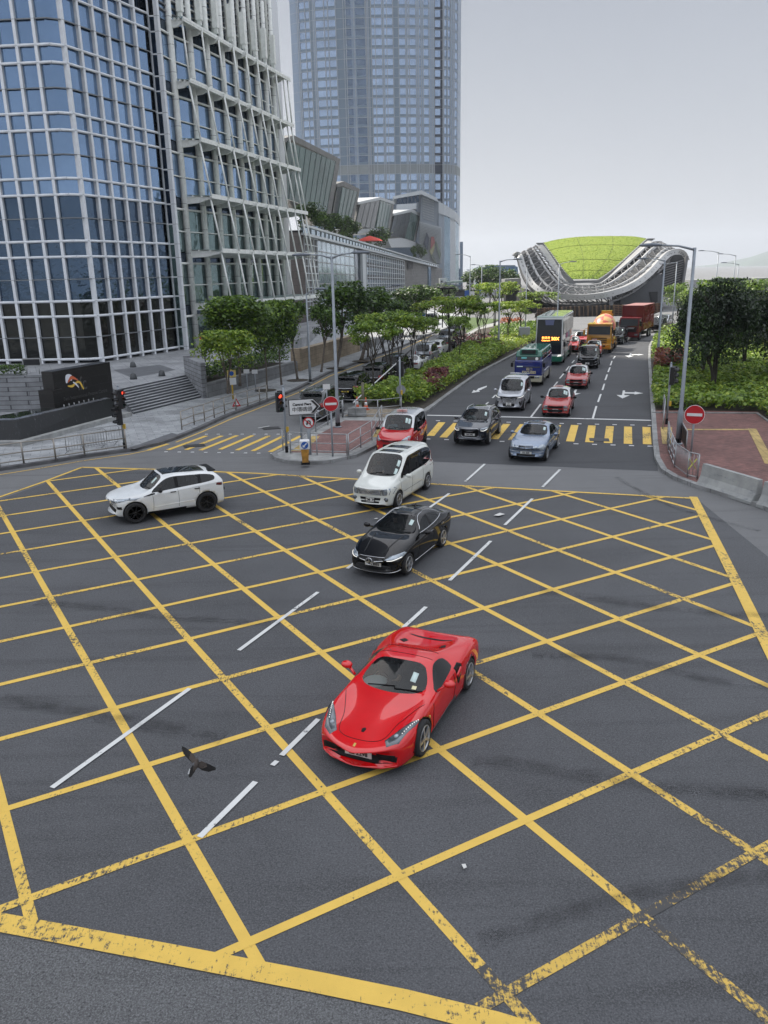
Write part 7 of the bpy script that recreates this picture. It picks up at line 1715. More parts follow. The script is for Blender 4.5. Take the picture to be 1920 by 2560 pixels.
put_driver(C_q5, 2.35, .60, 'person in a pale shirt driving the dark blue crossover', (.45, .47, .5)); put_driver(c, 2.65, .42, 'person in dark clothes driving the silver-blue saloon', (.05, .05, .06)); put_driver(C_mpv, 1.85, .78, 'person in dark clothes driving the pearl white minivan', (.03, .03, .035)); put_driver(C_cla, 2.62, .38, 'person in dark clothes driving the black coupe saloon', (.03, .03, .03)); put_driver(C_ev, 2.3, .60, 'person in dark clothes driving the white sport utility car', (.04, .05, .07)); put_driver(C_con, 1.9, .70, 'person driving the red van taxi', (.2, .25, .3))
# ---------------------------------------------------------------- large silver people carrier and its black sisters
def big_mpv(name, label, pnt, front, rearcol=None, group=None):
 S = dict(L=4.92, W=1.85, H=1.90, wb=3.0, fo=.92, rw=.345, zn=1.02, zc=1.16, xc=.98, xrf=1.78, xrr=4.55, zrr=1.85, xd=4.80, zd=1.14, zt=1.04, belt=(1.08, 1.14), wr=.84, bx=2.25, cx=3.45, xse=4.5, gb=.20, paint=pnt, bow=.22, dsh=.0, wrr=1.0, sharp=.7)
 c = Car(S, name, label, 'minivan', group); c.wheels('ten')
 c.patch('tail_lamp', 'rear', [(.52, 1.10), (.88, 1.20), (.88, .86), (.80, .80), (.60, .95)], M_redlens, both=True); c.patch('tail_lamp', 'side', [(4.55, .92), (4.50, 1.12), (4.86, 1.18), (4.88, .84)], M_redlens, both=True)
 c.line('tail_trim', 'rear', [(-.52, .98), (0, .97), (.52, .98)], .05, M_chrome); c.plate('', 0, .80, front=False) if False else None
 b = NB(); box(b, (-2.44, 0, 1.83), (.30, 1.30, .04)); finish(b, .015); obj('roof_spoiler', b, pnt, c.root); c.doors([1.1, 2.26, 3.45], .35, 1.1); c.mirrors(1.45, 1.18, pnt); c.handles([2.1, 2.4], 1.0, M_chrome)
 c.line('wiper', 'rear', [(-.05, 1.20), (.45, 1.24)], .02)
 if front == 'wing':
  c.patch('headlight', 'front', [(.50, .84), (.60, .97), (.88, 1.0), (.88, .92), (.68, .82)], M_lens, both=True); c.line('running_lamp', 'front', [(.55, .87), (.72, .90), (.86, .95)], .03, M_led, both=True)
  c.patch('grille', 'front', [(-.52, .92), (-.40, .45), (-.34, .32), (.34, .32), (.40, .45), (.52, .92)], M_trim); grille_bars(c, .44, .52, .86, 7, M_chrome, .03); c.line('grille_frame', 'front', [(.52, .92), (.42, .55), (.36, .40)], .03, M_chrome, both=True); ring_badge(c, 0, .88, .07, 'oval')
  c.patch('corner_vent', 'front', [(.62, .62), (.84, .70), (.84, .40), (.70, .36)], M_trim, both=True); c.line('corner_strip', 'front', [(.50, .70), (.60, .42), (.80, .32)], .04, P_sil, both=True)
 else:
  c.patch('headlight', 'front', [(.44, .84), (.54, .95), (.86, .98), (.88, .88), (.70, .80)], M_lens, both=True); c.patch('grille', 'front', [(-.56, .80), (-.66, .34), (.66, .34), (.56, .80)], M_trim); grille_bars(c, .56, .48, .74, 4, M_trim, .03); c.line('grille_trim', 'front', [(-.60, .84), (0, .80), (.60, .84)], .035, M_chrome); ring_badge(c, 0, .86, .07, 'oval')
  c.line('lamp_surround', 'front', [(.60, .62), (.80, .62), (.80, .42), (.64, .40)], .03, M_chrome, both=True)
 c.wipers(.98, 1.16); c.stickers(.55); return c
c = big_mpv('minivan', 'silver minivan with a tall chrome wing grille in the left lane behind the crossing', P_sil, 'wing'); c.patch('sunroof', 'top', [(2.0, -.45), (2.0, .45), (2.4, .45), (2.4, -.45)], M_carglass); c.plate('', 0, .46, w=.34, h=.20, lines=('TV', '6234')); seat_car(c, {'LF': (1307, 1026)}, heading=H_IN)
c = big_mpv('minivan', 'black minivan with a wide dark grille behind the second red taxi', P_blk, 'mesh'); c.plate('', 0, .46, w=.34, h=.20, lines=('UZ', '1528')); seat_car(c, {'LF': (1492, 921)}, heading=H_IN2)
C_vox = c
c2 = copy_tree(c.root, label='dark minivan between the cement mixer and the red box lorry'); seat_car({'S': c.S, 'root': c2}, {'LF': (1556, 861)}, heading=toward((1600, 838), (1540, 868)))
blk = big_mpv('minivan', 'black minivan with red tail lamps, second vehicle in the parked queue from the signs', P_blk, 'wing', group='vehicles queued in the left side road'); blk_S = blk.S
blk.plate('GG 88', 0, .78, front=False); seat_car(blk, {'RC': (863, 1008)}, heading=toward((863, 1008), (1000, 935)))
c = big_mpv('minivan', 'dark grey minivan seen from behind the direction sign, nearest vehicle of the queue', P_grey, 'wing', group='vehicles queued in the left side road'); c.patch('bumper', 'rear', [(-.85, .74), (-.85, .45), (.85, .45), (.85, .74)], P_sil, off=.02); c.line('roof_rail', 'top', [(2.2, .62), (4.4, .62)], .04, M_rim, both=True, off=.03); seat_car(c, {'RC': (778, 1057)}, heading=toward((778, 1057), (900, 985)))
v = copy_tree(blk.root, label='black van with a large rear window, third vehicle in the parked queue'); seat_car({'S': blk_S, 'root': v}, {'RC': (928, 978)}, heading=H_OUT)
S_off = dict(L=4.9, W=1.92, H=1.86, wb=2.85, fo=.9, rw=.39, zn=1.1, zc=1.20, xc=1.35, xrf=2.0, xrr=4.6, zrr=1.80, xd=4.78, zd=1.16, zt=1.05, belt=(1.12, 1.16), wr=.84, bx=2.7, cx=3.6, xse=4.5, gb=.32, paint=P_blk, bow=.15, dsh=0, wrr=1.0)
c = Car(S_off, 'off_road_car', 'black off-road car with a yellow rear plate, fourth vehicle in the parked queue', 'car', 'vehicles queued in the left side road'); c.wheels('five'); c.plate('LX 420', 0, .92, front=False, w=.36, h=.2); c.patch('tail_lamp', 'rear', [(.74, 1.10), (.88, 1.12), (.88, .78), (.76, .78)], M_redlens, both=True); c.line('tail_trim', 'rear', [(-.7, 1.10), (.7, 1.10)], .05, M_chrome); c.mirrors(1.8, 1.25, P_blk); c.doors([1.5, 2.7, 3.6], .4, 1.1); seat_car(c, {'RC': (976, 946)}, heading=H_OUT); C_off = c
S_cp = dict(L=4.5, W=1.85, H=1.30, wb=2.45, fo=.95, rw=.34, zn=.70, zc=.94, xc=1.5, xrf=2.2, xrr=2.85, zrr=1.26, xd=4.05, zd=.92, zt=.86, belt=(.86, .96), wr=.58, bx=2.55, xse=3.05, gb=.17, paint=P_wht, bow=.3, hb=.1)
c = Car(S_cp, 'coupe', 'low white coupe in the parked queue beside the hedge', 'car', 'vehicles queued in the left side road'); c.wheels('five'); c.patch('tail_lamp', 'rear', [(.35, .70), (.84, .74), (.84, .62), (.4, .60)], M_redlens, both=True); c.mirrors(1.85, 1.0, P_wht); c.doors([1.6, 2.85], .3, .9); c.plate('KS 15', 0, .50, front=False); seat_car(c, {'RC': (1024, 929)}, heading=H_OUT)
c = Car(dict(S_mpv, paint=P_sil), 'minivan', 'silver minivan beyond the white coupe in the parked queue', 'minivan', 'vehicles queued in the left side road'); c.wheels('seven'); c.patch('tail_lamp', 'rear', [(.66, 1.2), (.86, 1.2), (.86, .9), (.70, .9)], M_redlens, both=True); c.plate('PD 77', 0, .78, front=False); c.mirrors(1.42, 1.15, P_sil); seat_car(c, {'RC': (1056, 911)}, heading=H_OUT); C_sm = c
c = Car(dict(S_q5, paint=P_wht), 'crossover_car', 'white crossover seen through the median trees in the parked queue', 'car', 'vehicles queued in the left side road'); c.wheels('five'); c.patch('tail_lamp', 'rear', [(.5, 1.0), (.84, 1.05), (.84, .88), (.5, .88)], M_redlens, both=True); seat_car(c, {'RC': (1083, 893)}, heading=H_OUT)
v = copy_tree(C_q5.root, label='dark blue crossover far down the parked queue', group='vehicles queued in the left side road'); seat_car({'S': S_q5, 'root': v}, {'RC': (1103, 880)}, heading=H_OUT)
v = copy_tree(C_off.root, label='dark off-road car near the far end of the parked queue', group='vehicles queued in the left side road'); seat_car({'S': S_off, 'root': v}, {'RC': (1112, 867)}, heading=H_OUT)
v = copy_tree(C_sm.root, label='silver minivan at the far end of the parked queue', group='vehicles queued in the left side road'); seat_car({'S': S_mpv, 'root': v}, {'RC': (1136, 850)}, heading=H_OUT)
v = copy_tree(blk.root, label='black minivan waiting alone farther up the left lane', group='vehicles queued in the left side road'); seat_car({'S': blk_S, 'root': v}, {'RC': (1073, 815)}, heading=toward((1073, 815), (1140, 790)))
# ---------------------------------------------------------------- red taxis
S_tx = dict(L=4.69, W=1.70, H=1.53, wb=2.78, fo=.82, rw=.31, tw=.19, zn=.78, zc=.97, xc=1.42, xrf=1.98, xrr=3.36, zrr=1.49, xd=3.86, zd=1.0, zt=.96, belt=(.90, .96), wr=.74, bx=2.5, xse=3.4, gb=.20, paint=P_taxi, paint2=P_taxis, two=True, bow=.10, hb=.02, plan=[(0, .90), (.1, .95), (.45, .98), (1, 1), (3.6, 1), (4.2, .98), (4.69, .92)], cshoulder=.6, sharp=.7)
c = Car(S_tx, 'taxi', 'red and silver taxi with a roof sign waiting at the stop line', 'taxi', 'red taxis on the approach road'); c.wheels('steel')
c.patch('grille', 'front', [(-.42, .72), (-.42, .56), (.42, .56), (.42, .72)], M_trim); grille_bars(c, .40, .60, .68, 3, M_rimdk, .012); c.patch('headlight', 'front', [(.46, .73), (.76, .73), (.76, .57), (.46, .57)], M_lens, both=True); c.patch('turn_lamp', 'front', [(.77, .72), (.80, .72), (.80, .58), (.77, .58)], M_amber, both=True)
c.patch('bumper', 'front', [(-.80, .50), (-.80, .30), (.80, .30), (.80, .50)], M_trim, off=.05, thick=.08); c.patch('fog_lamp', 'front', [(-.70, .53), (-.46, .53), (-.46, .45), (-.70, .45)], mat('teal_lamp', (.10, .38, .35), .3), off=.06); c.patch('fog_lamp', 'front', [(.50, .53), (.70, .53), (.70, .44), (.50, .44)], M_lens, off=.06)
c.plate('', 0, .42, w=.34, h=.20, lines=('JX', '3276')); c.doors([1.5, 2.5, 3.35], .32, .92); c.mirrors(1.72, 1.0, M_trim); c.handles([2.35, 3.25], .82, M_trim); c.wipers(1.42, .97); c.stickers(.30); c.stickers(.42)
b = NB(); box(b, (c.X(2.25), 0, 1.60), (.12, .44, .11)); finish(b, .02); o = obj('roof_sign', b, MATS['sign_pink'], c.root); text_mesh('sign_lettering', 'TAXI', .10, P_taxi, .002, o, frame(Vector((c.X(2.25) + .064, 0, 1.60)), (0, 1, 0), (0, 0, 1)))
c.patch('tail_lamp', 'rear', [(.45, .82), (.78, .82), (.78, .68), (.45, .68)], M_redlens, both=True)
seat_car(c, {'LF': (1421, 1041)}, heading=H_IN)
for px, lab, hd in (((1466, 971), 'red and silver taxi directly ahead of the black minivan', H_IN2), ((1501, 893), 'red and silver taxi mostly hidden behind the black minivan', H_IN2), ((1444, 880), 'red taxi beside the double-decker bus, nearer one of two', H_IN2), ((1468, 864), 'red taxi beside the cement mixer, farther one of two', H_IN2)):
 v = copy_tree(c.root, label=lab); seat_car({'S': S_tx, 'root': v}, {'LF': px}, heading=hd)
v = copy_tree(C_sm.root, label='white-topped van half hidden behind the cement mixer', group=None); v['group'] = 'far vehicles on the approach road'; seat_car({'S': S_mpv, 'root': v}, {'LF': (1566, 842)}, heading=toward((1600, 838), (1540, 868)))
v = copy_tree(C_off.root, label='dark off-road car following the red box lorry', group='far vehicles on the approach road'); seat_car({'S': S_off, 'root': v}, {'LF': (1652, 831)}, heading=toward((1680, 820), (1600, 846)))
v = copy_tree(C_sm.root, label='pale van at the far right end of the traffic behind the lorry', group='far vehicles on the approach road'); seat_car({'S': S_mpv, 'root': v}, {'LF': (1668, 822)}, heading=toward((1690, 812), (1640, 832)))
# ---------------------------------------------------------------- large vehicles: built as coachwork with inset glazing
def rbox(name, par, x0, x1, w, z0, z1, mt, bev=.08, taper=None, y=0.0, seg=3):
 b = NB(); vs = []
 for x in (x0, x1):
  for yy, z in ((-w / 2, z0), (w / 2, z0), (w / 2, z1), (-w / 2, z1)):
   k = taper.get((x == x1, z == z1), (0, 0)) if taper else (0, 0)
   vs.append(b.verts.new((x + k[0], y + yy * (1 - k[1]), z)))
 for q in ((0, 1, 2, 3), (7, 6, 5, 4), (0, 4, 5, 1), (1, 5, 6, 2), (2, 6, 7, 3), (3, 7, 4, 0)): b.faces.new([vs[k] for k in q])
 bmesh.ops.recalc_face_normals(b, faces=b.faces[:])
 if bev: bmesh.ops.bevel(b, geom=b.edges[:], offset=bev, segments=seg, affect='EDGES', profile=.6)
 o = obj(name, b, mt, par)
 for p in o.data.polygons: p.use_smooth = p.area < .2
 return o
def panel(name, par, pts, mt, th=.03):
 b = NB(); plate(b, pts, th); return obj(name, b, mt, par)
def big_wheels(par, xs_, w, r, tw=.28, rim=None):
 key = 'bigwheel_%.2f' % r
 if key not in bpy.data.meshes:
  b = NB(); lathe(b, [(r * .6, tw / 2 - .02), (r * .9, tw / 2), (r, tw / 2 - .04), (r, -tw / 2 + .04), (r * .9, -tw / 2), (r * .6, -tw / 2)], 26, 'y', cap=False); mesh_from(key, b, M_tyre)
  b = NB(); lathe(b, [(r * .6, tw / 2 - .03), (r * .52, tw / 2 - .09), (r * .25, tw / 2 - .06), (r * .22, tw / 2), (.001, tw / 2)], 18, 'y'); mesh_from(key + '_rim', b, rim or M_rim)
 for x in xs_:
  for s in (1, -1):
   o = obj('wheel', bpy.data.meshes[key], None, par, (x, s * (w / 2 - tw / 2), r), 0 if s == 1 else pi); obj('rim', bpy.data.meshes[key + '_rim'], None, o)
# double-decker bus
M_buswhite = paint('bus_white', (.60, .62, .62)); M_busgreen = paint('bus_green', (.02, .13, .085)); M_orange = mat('orange_led', (.9, .30, .04), .5, emit=(1, .33, .06), estr=2.2); M_paleg = paint('pale_green_roof', (.42, .52, .48))
bus = empty('double_decker_bus', 'tall white and green double-decker bus with an orange route display', 'bus'); BL, BW, BH = 11.3, 2.5, 4.42; f_ = BL / 2
rbox('body', bus, -f_, f_, BW, .62, BH - .1, M_buswhite, .12, {(True, True): (-.28, .03)}); rbox('roof', bus, -f_ + .05, f_ - .30, BW - .1, BH - .16, BH, M_paleg, .07); rbox('skirt', bus, -f_ + .02, f_ + .03, BW + .02, .30, .85, M_busgreen, .06)
def bf(y, z): return (f_ + .035 - max(0, (z - .62)) / (BH - .72) * .28, y, z)
panel('upper_windscreen', bus, [bf(-1.12, 2.62), bf(1.12, 2.62), bf(1.08, 4.12), bf(-1.08, 4.12)], M_carglass); panel('lower_windscreen', bus, [bf(-1.14, 1.02), bf(1.14, 1.02), bf(1.13, 2.15), bf(-1.13, 2.15)], M_carglass); panel('destination_box', bus, [bf(-1.12, 2.10), bf(1.12, 2.10), bf(1.12, 2.66), bf(-1.12, 2.66)], M_black, .035)
panel('front_panel', bus, [bf(-1.2, .40), bf(1.2, .40), bf(1.2, .70), bf(-1.2, .70)], M_busgreen, .05)
p = bf(.55, 2.38); dm = text_mesh('destination_lettering', '30X', .44, M_orange, .003, bus, frame(Vector((p[0] + .03, .56, 2.38)), (0, 1, 0), (.065, 0, 1)), bold=.012); text_mesh('destination_lettering', '數碼港', .25, M_orange, .003, bus, frame(Vector((p[0] + .028, -.28, 2.47)), (0, 1, 0), (.065, 0, 1)), bold=.008); text_mesh('destination_lettering', 'Cyberport', .18, M_orange, .003, bus, frame(Vector((p[0] + .033, -.28, 2.24)), (0, 1, 0), (.065, 0, 1)), bold=.005)
for s in (1, -1):
 panel('headlight', bus, [bf(s * .80, .78), bf(s * 1.16, .84), bf(s * 1.16, 1.0), bf(s * .9, .96)], M_led if s == 1 else M_lens, .06)
 panel('upper_side_window', bus, [(f_ - .62, s * 1.262, 2.72), (f_ - .75, s * 1.262, 3.92), (-f_ + .3, s * 1.262, 3.92), (-f_ + .3, s * 1.262, 2.72)], M_carglass); panel('lower_side_window', bus, [(f_ - 1.6, s * 1.262, 1.25), (f_ - 1.6, s * 1.262, 2.2), (-f_ + 1.2, s * 1.262, 2.2), (-f_ + 1.2, s * 1.262, 1.25)], M_carglass)
 b = NB()
 for k in range(7): x = f_ - 1.8 - k * 1.45; box(b, (x, s * 1.28, 3.3), (.06, .02, 1.2))
 obj('window_pillar', b, M_trim, bus)
 for x0, x1, cl in ((.5, 2.3, (.34, .10, .20)), (-1.4, .5, (.30, .34, .42)), (-3.6, -1.4, (.42, .26, .22))): panel('side_advert', bus, [(x0, s * 1.268, 2.25), (x0, s * 1.268, 2.68), (x1, s * 1.268, 2.68), (x1, s * 1.268, 2.25)], mat('advert_%d' % (x1 * 10), cl, .5, var=.3, vscale=2), .02)
 for x in (f_ - 2.7, -f_ + 2.9, -f_ + 1.5):
  b = NB(); lathe(b, [(.62, -.01), (.62, .012), (.001, .014)], 20, 'y', c=(x, s * 1.258, .52)); obj('wheel_arch', b, M_well, bus)
 b = NB(); bar(b, bf(s * 1.2, 2.3), (f_ + .25, s * 1.42, 2.2), .04); box(b, (f_ + .25, s * 1.44, 1.95), (.1, .2, .42)); obj('mirror', b, M_trim, bus)
big_wheels(bus, (f_ - 2.7, -f_ + 2.9, -f_ + 1.5), 2.5, .5); b = NB(); tube(b, [bf(-.5, 1.08), bf(.1, 1.55)], .02, 5); tube(b, [bf(.5, 1.08), bf(-.05, 1.5)], .02, 5); obj('wiper', b, M_trim, bus)
panel('roof_blind', bus, [bf(-.35, 3.62), bf(.35, 3.62), bf(.42, 4.08), bf(-.42, 4.08)], mat('blind_blue', (.10, .12, .22), .4), .04)
def place_big(e, L, W, px, hd):
 P_ = G(*px); c_, s_ = cos(hd), sin(hd); lx, ly = L / 2, W / 2; e.location = (P_.x - (lx * c_ - ly * s_), P_.y - (lx * s_ + ly * c_), .02); e.rotation_euler = (0, 0, hd)
place_big(bus, BL, BW, (1404, 914), toward((1432, 905), (1352, 1011)))
# green and blue minibus
M_mgreen = paint('minibus_green', (.045, .19, .14)); M_mblue = paint('minibus_blue', (.018, .03, .17)); M_mcream = paint('minibus_cream', (.42, .40, .30)); mb = empty('minibus', 'small blue minibus with a green roof and EXCUSES advert on its front', 'minibus'); ML, MW = 7.0, 2.08; f_ = ML / 2
rbox('body', mb, -f_, f_, MW, .75, 1.95, M_mblue, .09); rbox('upper_body', mb, -f_ + .02, f_ - .06, MW - .04, 1.35, 2.42, M_mblue, .09, {(True, True): (-.30, .05), (False, True): (.05, .05)}); rbox('roof', mb, -f_ + .05, f_ - .2, MW - .08, 2.16, 2.64, M_mgreen, .13, {(True, True): (-.15, .06), (False, True): (.1, .06)}); rbox('skirt', mb, -f_ + .02, f_ + .02, MW, .32, .82, M_mcream, .06)
def mf(y, z): return (f_ + .03 - max(0, (z - 1.35)) / 1.07 * .34, y, z)
panel('windscreen', mb, [mf(-.92, 1.42), mf(.92, 1.42), mf(.86, 2.22), mf(-.86, 2.22)], M_carglass); rbox('roof_sign_box', mb, f_ - .75, f_ - .18, 1.35, 2.35, 2.78, M_mgreen, .07); panel('route_sign', mb, [(f_ - .16, -.52, 2.44), (f_ - .16, .52, 2.44), (f_ - .16, .52, 2.72), (f_ - .16, -.52, 2.72)], M_black, .03)
panel('permit_disc', mb, [mf(.62 + .11 * cos(k * pi / 6), 2.06 + .11 * sin(k * pi / 6)) for k in range(12)], M_plate, .05); panel('windscreen_notice', mb, [mf(-.55, 2.06), mf(-.15, 2.06), mf(-.15, 2.18), mf(-.55, 2.18)], mat('notice_teal', (.12, .45, .45), .5), .05); panel('windscreen_notice', mb, [mf(-.85, 1.46), mf(-.4, 1.46), mf(-.4, 1.62), mf(-.85, 1.62)], M_stick, .05)
M_ylet = mat('advert_cream', (.62, .55, .34), .5); text_mesh('advert_lettering', 'EXCUSES', .26, M_ylet, .003, mb, frame(Vector((f_ + .012, .08, 1.05)), (0, 1, 0), (0, 0, 1)), bold=.008); text_mesh('advert_lettering', '藉口', .24, M_ylet, .003, mb, frame(Vector((f_ + .012, .1, 1.28)), (0, 1, 0), (0, 0, 1)), bold=.006)
for s in (1, -1):
 for y in (.62, .80): b = NB(); lathe(b, [(.085, -.02), (.085, .03), (.001, .04)], 12, 'x', c=(f_ + .01, s * y, .70)); obj('headlight', b, M_lens, mb)
 for k in range(4): x = f_ - 1.5 - k * 1.32; panel('side_window', mb, [(x + .55, s * 1.03, 1.45), (x + .52, s * .985, 2.2), (x - .55, s * .985, 2.2), (x - .58, s * 1.03, 1.45)], M_carglass)
 b = NB(); tube(b, [(f_ - .1, s * 1.0, 1.9), (f_ + .12, s * 1.2, 1.85), (f_ + .12, s * 1.2, 1.6)], .02, 6); box(b, (f_ + .12, s * 1.2, 1.62), (.08, .18, .3)); obj('mirror', b, M_trim, mb)
 for x in (f_ - 1.15, -f_ + 1.6): b = NB(); lathe(b, [(.46, -.01), (.46, .012), (.001, .014)], 18, 'y', c=(x, s * 1.035, .4)); obj('wheel_arch', b, M_well, mb)
panel('grille', mb, [(f_ + .02, -.5, .60), (f_ + .02, .5, .60), (f_ + .02, .5, .78), (f_ + .02, -.5, .78)], M_trim); panel('number_plate', mb, [(f_ + .03, -.24, .42), (f_ + .03, .24, .42), (f_ + .03, .24, .54), (f_ + .03, -.24, .54)], M_plate); big_wheels(mb, (f_ - 1.15, -f_ + 1.6), 2.08, .37, .22)
b = NB(); tube(b, [mf(-.4, 1.45), mf(.1, 1.75)], .012, 5); tube(b, [mf(.35, 1.45), mf(.8, 1.7)], .012, 5); obj('wiper', b, M_trim, mb)
place_big(mb, ML, MW, (1353, 967), H_IN)
v = Matrix.Translation(mb.location) @ Matrix.Rotation(mb.rotation_euler.z, 4, 'Z')
# cement mixer lorry
M_myel = paint('mixer_yellow', (.50, .24, .03)); mx = empty('cement_mixer_lorry', 'yellow cement mixer lorry with a red and yellow chequered drum', 'lorry'); XL, XW = 8.4, 2.5; f_ = XL / 2
rbox('cab', mx, f_ - 1.9, f_, XW, .95, 2.95, M_myel, .10, {(True, True): (-.12, .04)}); rbox('bumper', mx, f_ - .5, f_ + .08, XW, .45, .98, M_myel, .06); rbox('cab_roof', mx, f_ - 1.95, f_ + .02, XW - .06, 2.86, 3.05, M_myel, .06)
panel('windscreen', mx, [(f_ + .02, -1.1, 1.95), (f_ + .02, 1.1, 1.95), (f_ - .07, 1.08, 2.76), (f_ - .07, -1.08, 2.76)], M_carglass);
b = NB()
for k in range(3): box(b, (f_ + .02, 0, 1.18 + k * .2), (.03, 1.6, .07))
obj('grille', b, M_trim, mx)
for s in (1, -1): panel('headlight', mx, [(f_ + .09, s * .7, .60), (f_ + .09, s * 1.1, .60), (f_ + .09, s * 1.1, .78), (f_ + .09, s * .7, .78)], M_amber if s > 0 else M_lens, .04); panel('side_window', mx, [(f_ - .25, s * 1.245, 1.95), (f_ - .3, s * 1.235, 2.7), (f_ - 1.3, s * 1.235, 2.7), (f_ - 1.3, s * 1.245, 1.95)], M_carglass); b = NB(); bar(b, (f_ - .1, s * 1.2, 2.6), (f_ + .15, s * 1.5, 2.5), .04); box(b, (f_ + .12, s * 1.5, 2.15), (.1, .2, .55)); obj('mirror', b, M_trim if s > 0 else M_myel, mx); b = NB(); box(b, (f_ - 4.2, s * 1.05, 1.05), (3.4, .5, .5)); obj('side_tank', b, M_myel, mx)
b = NB(); box(b, (-.9, 0, .85), (6.4, .9, .3)); obj('chassis', b, M_trim, mx); big_wheels(mx, (f_ - 1.3, f_ - 3.0, -f_ + 2.3, -f_ + 1.0), 2.5, .52, .32, M_myel)
t = NT('drum_chequer'); ck = t.n('ShaderNodeTexChecker'); ck.inputs['Scale'].default_value = 1.0; ck.inputs['Color1'].default_value = (.50, .09, .07, 1); ck.inputs['Color2'].default_value = (.56, .34, .13, 1); t.l(t.n('ShaderNodeUVMap').outputs[0], ck.inputs['Vector']); t.col(ck.outputs[0]); t.set(Roughness=.4)
b = NB(); prof_ = [(.62, 1.75), (1.08, 1.2), (1.24, .35), (1.22, -.5), (1.02, -1.35), (.72, -2.15), (.52, -2.65)]; uvl = b.loops.layers.uv.new('UVMap'); n = 24; rings = [[b.verts.new((h, r * cos(2 * pi * k / n), r * sin(2 * pi * k / n))) for k in range(n)] for r, h in prof_]
for i in range(len(rings) - 1):
 for k in range(n):
  f = b.faces.new((rings[i][k], rings[i + 1][k], rings[i + 1][(k + 1) % n], rings[i][(k + 1) % n])); f.smooth = True
  for lp, (uu, vv) in zip(f.loops, ((i, k / 3), (i + 1, k / 3), (i + 1, (k + 1) / 3), (i, (k + 1) / 3))): lp[uvl].uv = (uu * .999 + .0005 if uu < 1e9 else uu, vv * .999 + .0005)
b.faces.new(rings[0]); b.faces.new(rings[-1][::-1]); bmesh.ops.recalc_face_normals(b, faces=b.faces[:]); d_ = obj('drum', b, t.m, mx, (-.7, 0, 2.45)); d_.rotation_euler = (0, R_(14), 0)
b = NB()
for s in (1, -1): bar(b, (-3.4, s * .9, 1.0), (-3.0, s * .6, 3.6), .12); bar(b, (1.3, s * .9, 1.0), (1.3, s * .5, 2.2), .14)
bar(b, (-3.0, -.7, 3.6), (-3.0, .7, 3.6), .16); box(b, (-3.3, 0, 3.75), (.9, 1.1, .5)); bar(b, (-3.6, .2, 2.6), (-4.3, .5, 1.3), .45, .12); obj('drum_frame', b, M_myel, mx)
place_big(mx, XL, XW, (1526, 885), toward((1545, 868), (1520, 890)) if False else H_IN2 - R_(3))
# red box lorry
M_lred = paint('lorry_red', (.115, .016, .018), .45, coat=.3); lo = empty('box_lorry', 'dark red box lorry with a long plain container body', 'lorry'); LL, LW = 9.6, 2.5; f_ = LL / 2
rbox('cab', lo, f_ - 1.8, f_, 2.4, .9, 2.75, M_lred, .12, {(True, True): (-.18, .05)}); rbox('container', lo, -f_, f_ - 2.0, LW, 1.15, 4.05, M_lred, .02, seg=1); panel('container_roof', lo, [(-f_, -1.24, 4.065), (f_ - 2.0, -1.24, 4.065), (f_ - 2.0, 1.24, 4.065), (-f_, 1.24, 4.065)], mat('sunlit_red_roof', (.28, .13, .12), .8, var=.15), .02)
panel('windscreen', lo, [(f_ + .0, -1.05, 1.75), (f_ + .0, 1.05, 1.75), (f_ - .13, 1.0, 2.55), (f_ - .13, -1.0, 2.55)], M_carglass); panel('grille', lo, [(f_ + .02, -.9, 1.05), (f_ + .02, .9, 1.05), (f_ + .02, .95, 1.6), (f_ + .02, -.95, 1.6)], M_trim); panel('grille_trim', lo, [(f_ + .04, -.6, 1.42), (f_ + .04, .6, 1.42), (f_ + .04, .7, 1.6), (f_ + .04, -.7, 1.6)], M_rim, .02); rbox('bumper', lo, f_ - .4, f_ + .08, 2.42, .40, .95, M_lred, .06)
for s in (1, -1):
 panel('headlight', lo, [(f_ + .09, s * .75, .65), (f_ + .09, s * 1.1, .65), (f_ + .09, s * 1.1, .85), (f_ + .09, s * .75, .85)], M_lens, .04); panel('side_window', lo, [(f_ - .25, s * 1.205, 1.75), (f_ - .32, s * 1.19, 2.5), (f_ - 1.2, s * 1.19, 2.5), (f_ - 1.2, s * 1.205, 1.75)], M_carglass); b = NB(); bar(b, (f_ - .1, s * 1.15, 2.4), (f_ + .15, s * 1.42, 2.3), .04); box(b, (f_ + .12, s * 1.42, 2.0), (.1, .2, .5)); obj('mirror', b, M_trim, lo)
 b = NB()
 for k in range(3): bar(b, (f_ - 2.2, s * 1.22, 4.02 - k * 0), (-f_ + .05, s * 1.22, 4.02), .06)
 bar(b, (-f_ + .05, s * 1.25, 1.2), (f_ - 2.05, s * 1.25, 1.2), .08, .12); bar(b, (f_ - 2.05, s * 1.25, 1.2), (f_ - 2.05, s * 1.25, 4.0), .06); obj('corner_rail', b, M_lred, lo)
b = NB(); box(b, (-.8, 0, .9), (7.6, .9, .35)); box(b, (-.2, 0, .65), (2.6, 2.2, .3)); obj('chassis', b, M_trim, lo); big_wheels(lo, (f_ - 1.35, -f_ + 2.6, -f_ + 1.4), 2.45, .5, .3, M_trim)
place_big(lo, LL, LW, (1596, 853), toward((1690, 812), (1610, 846)))
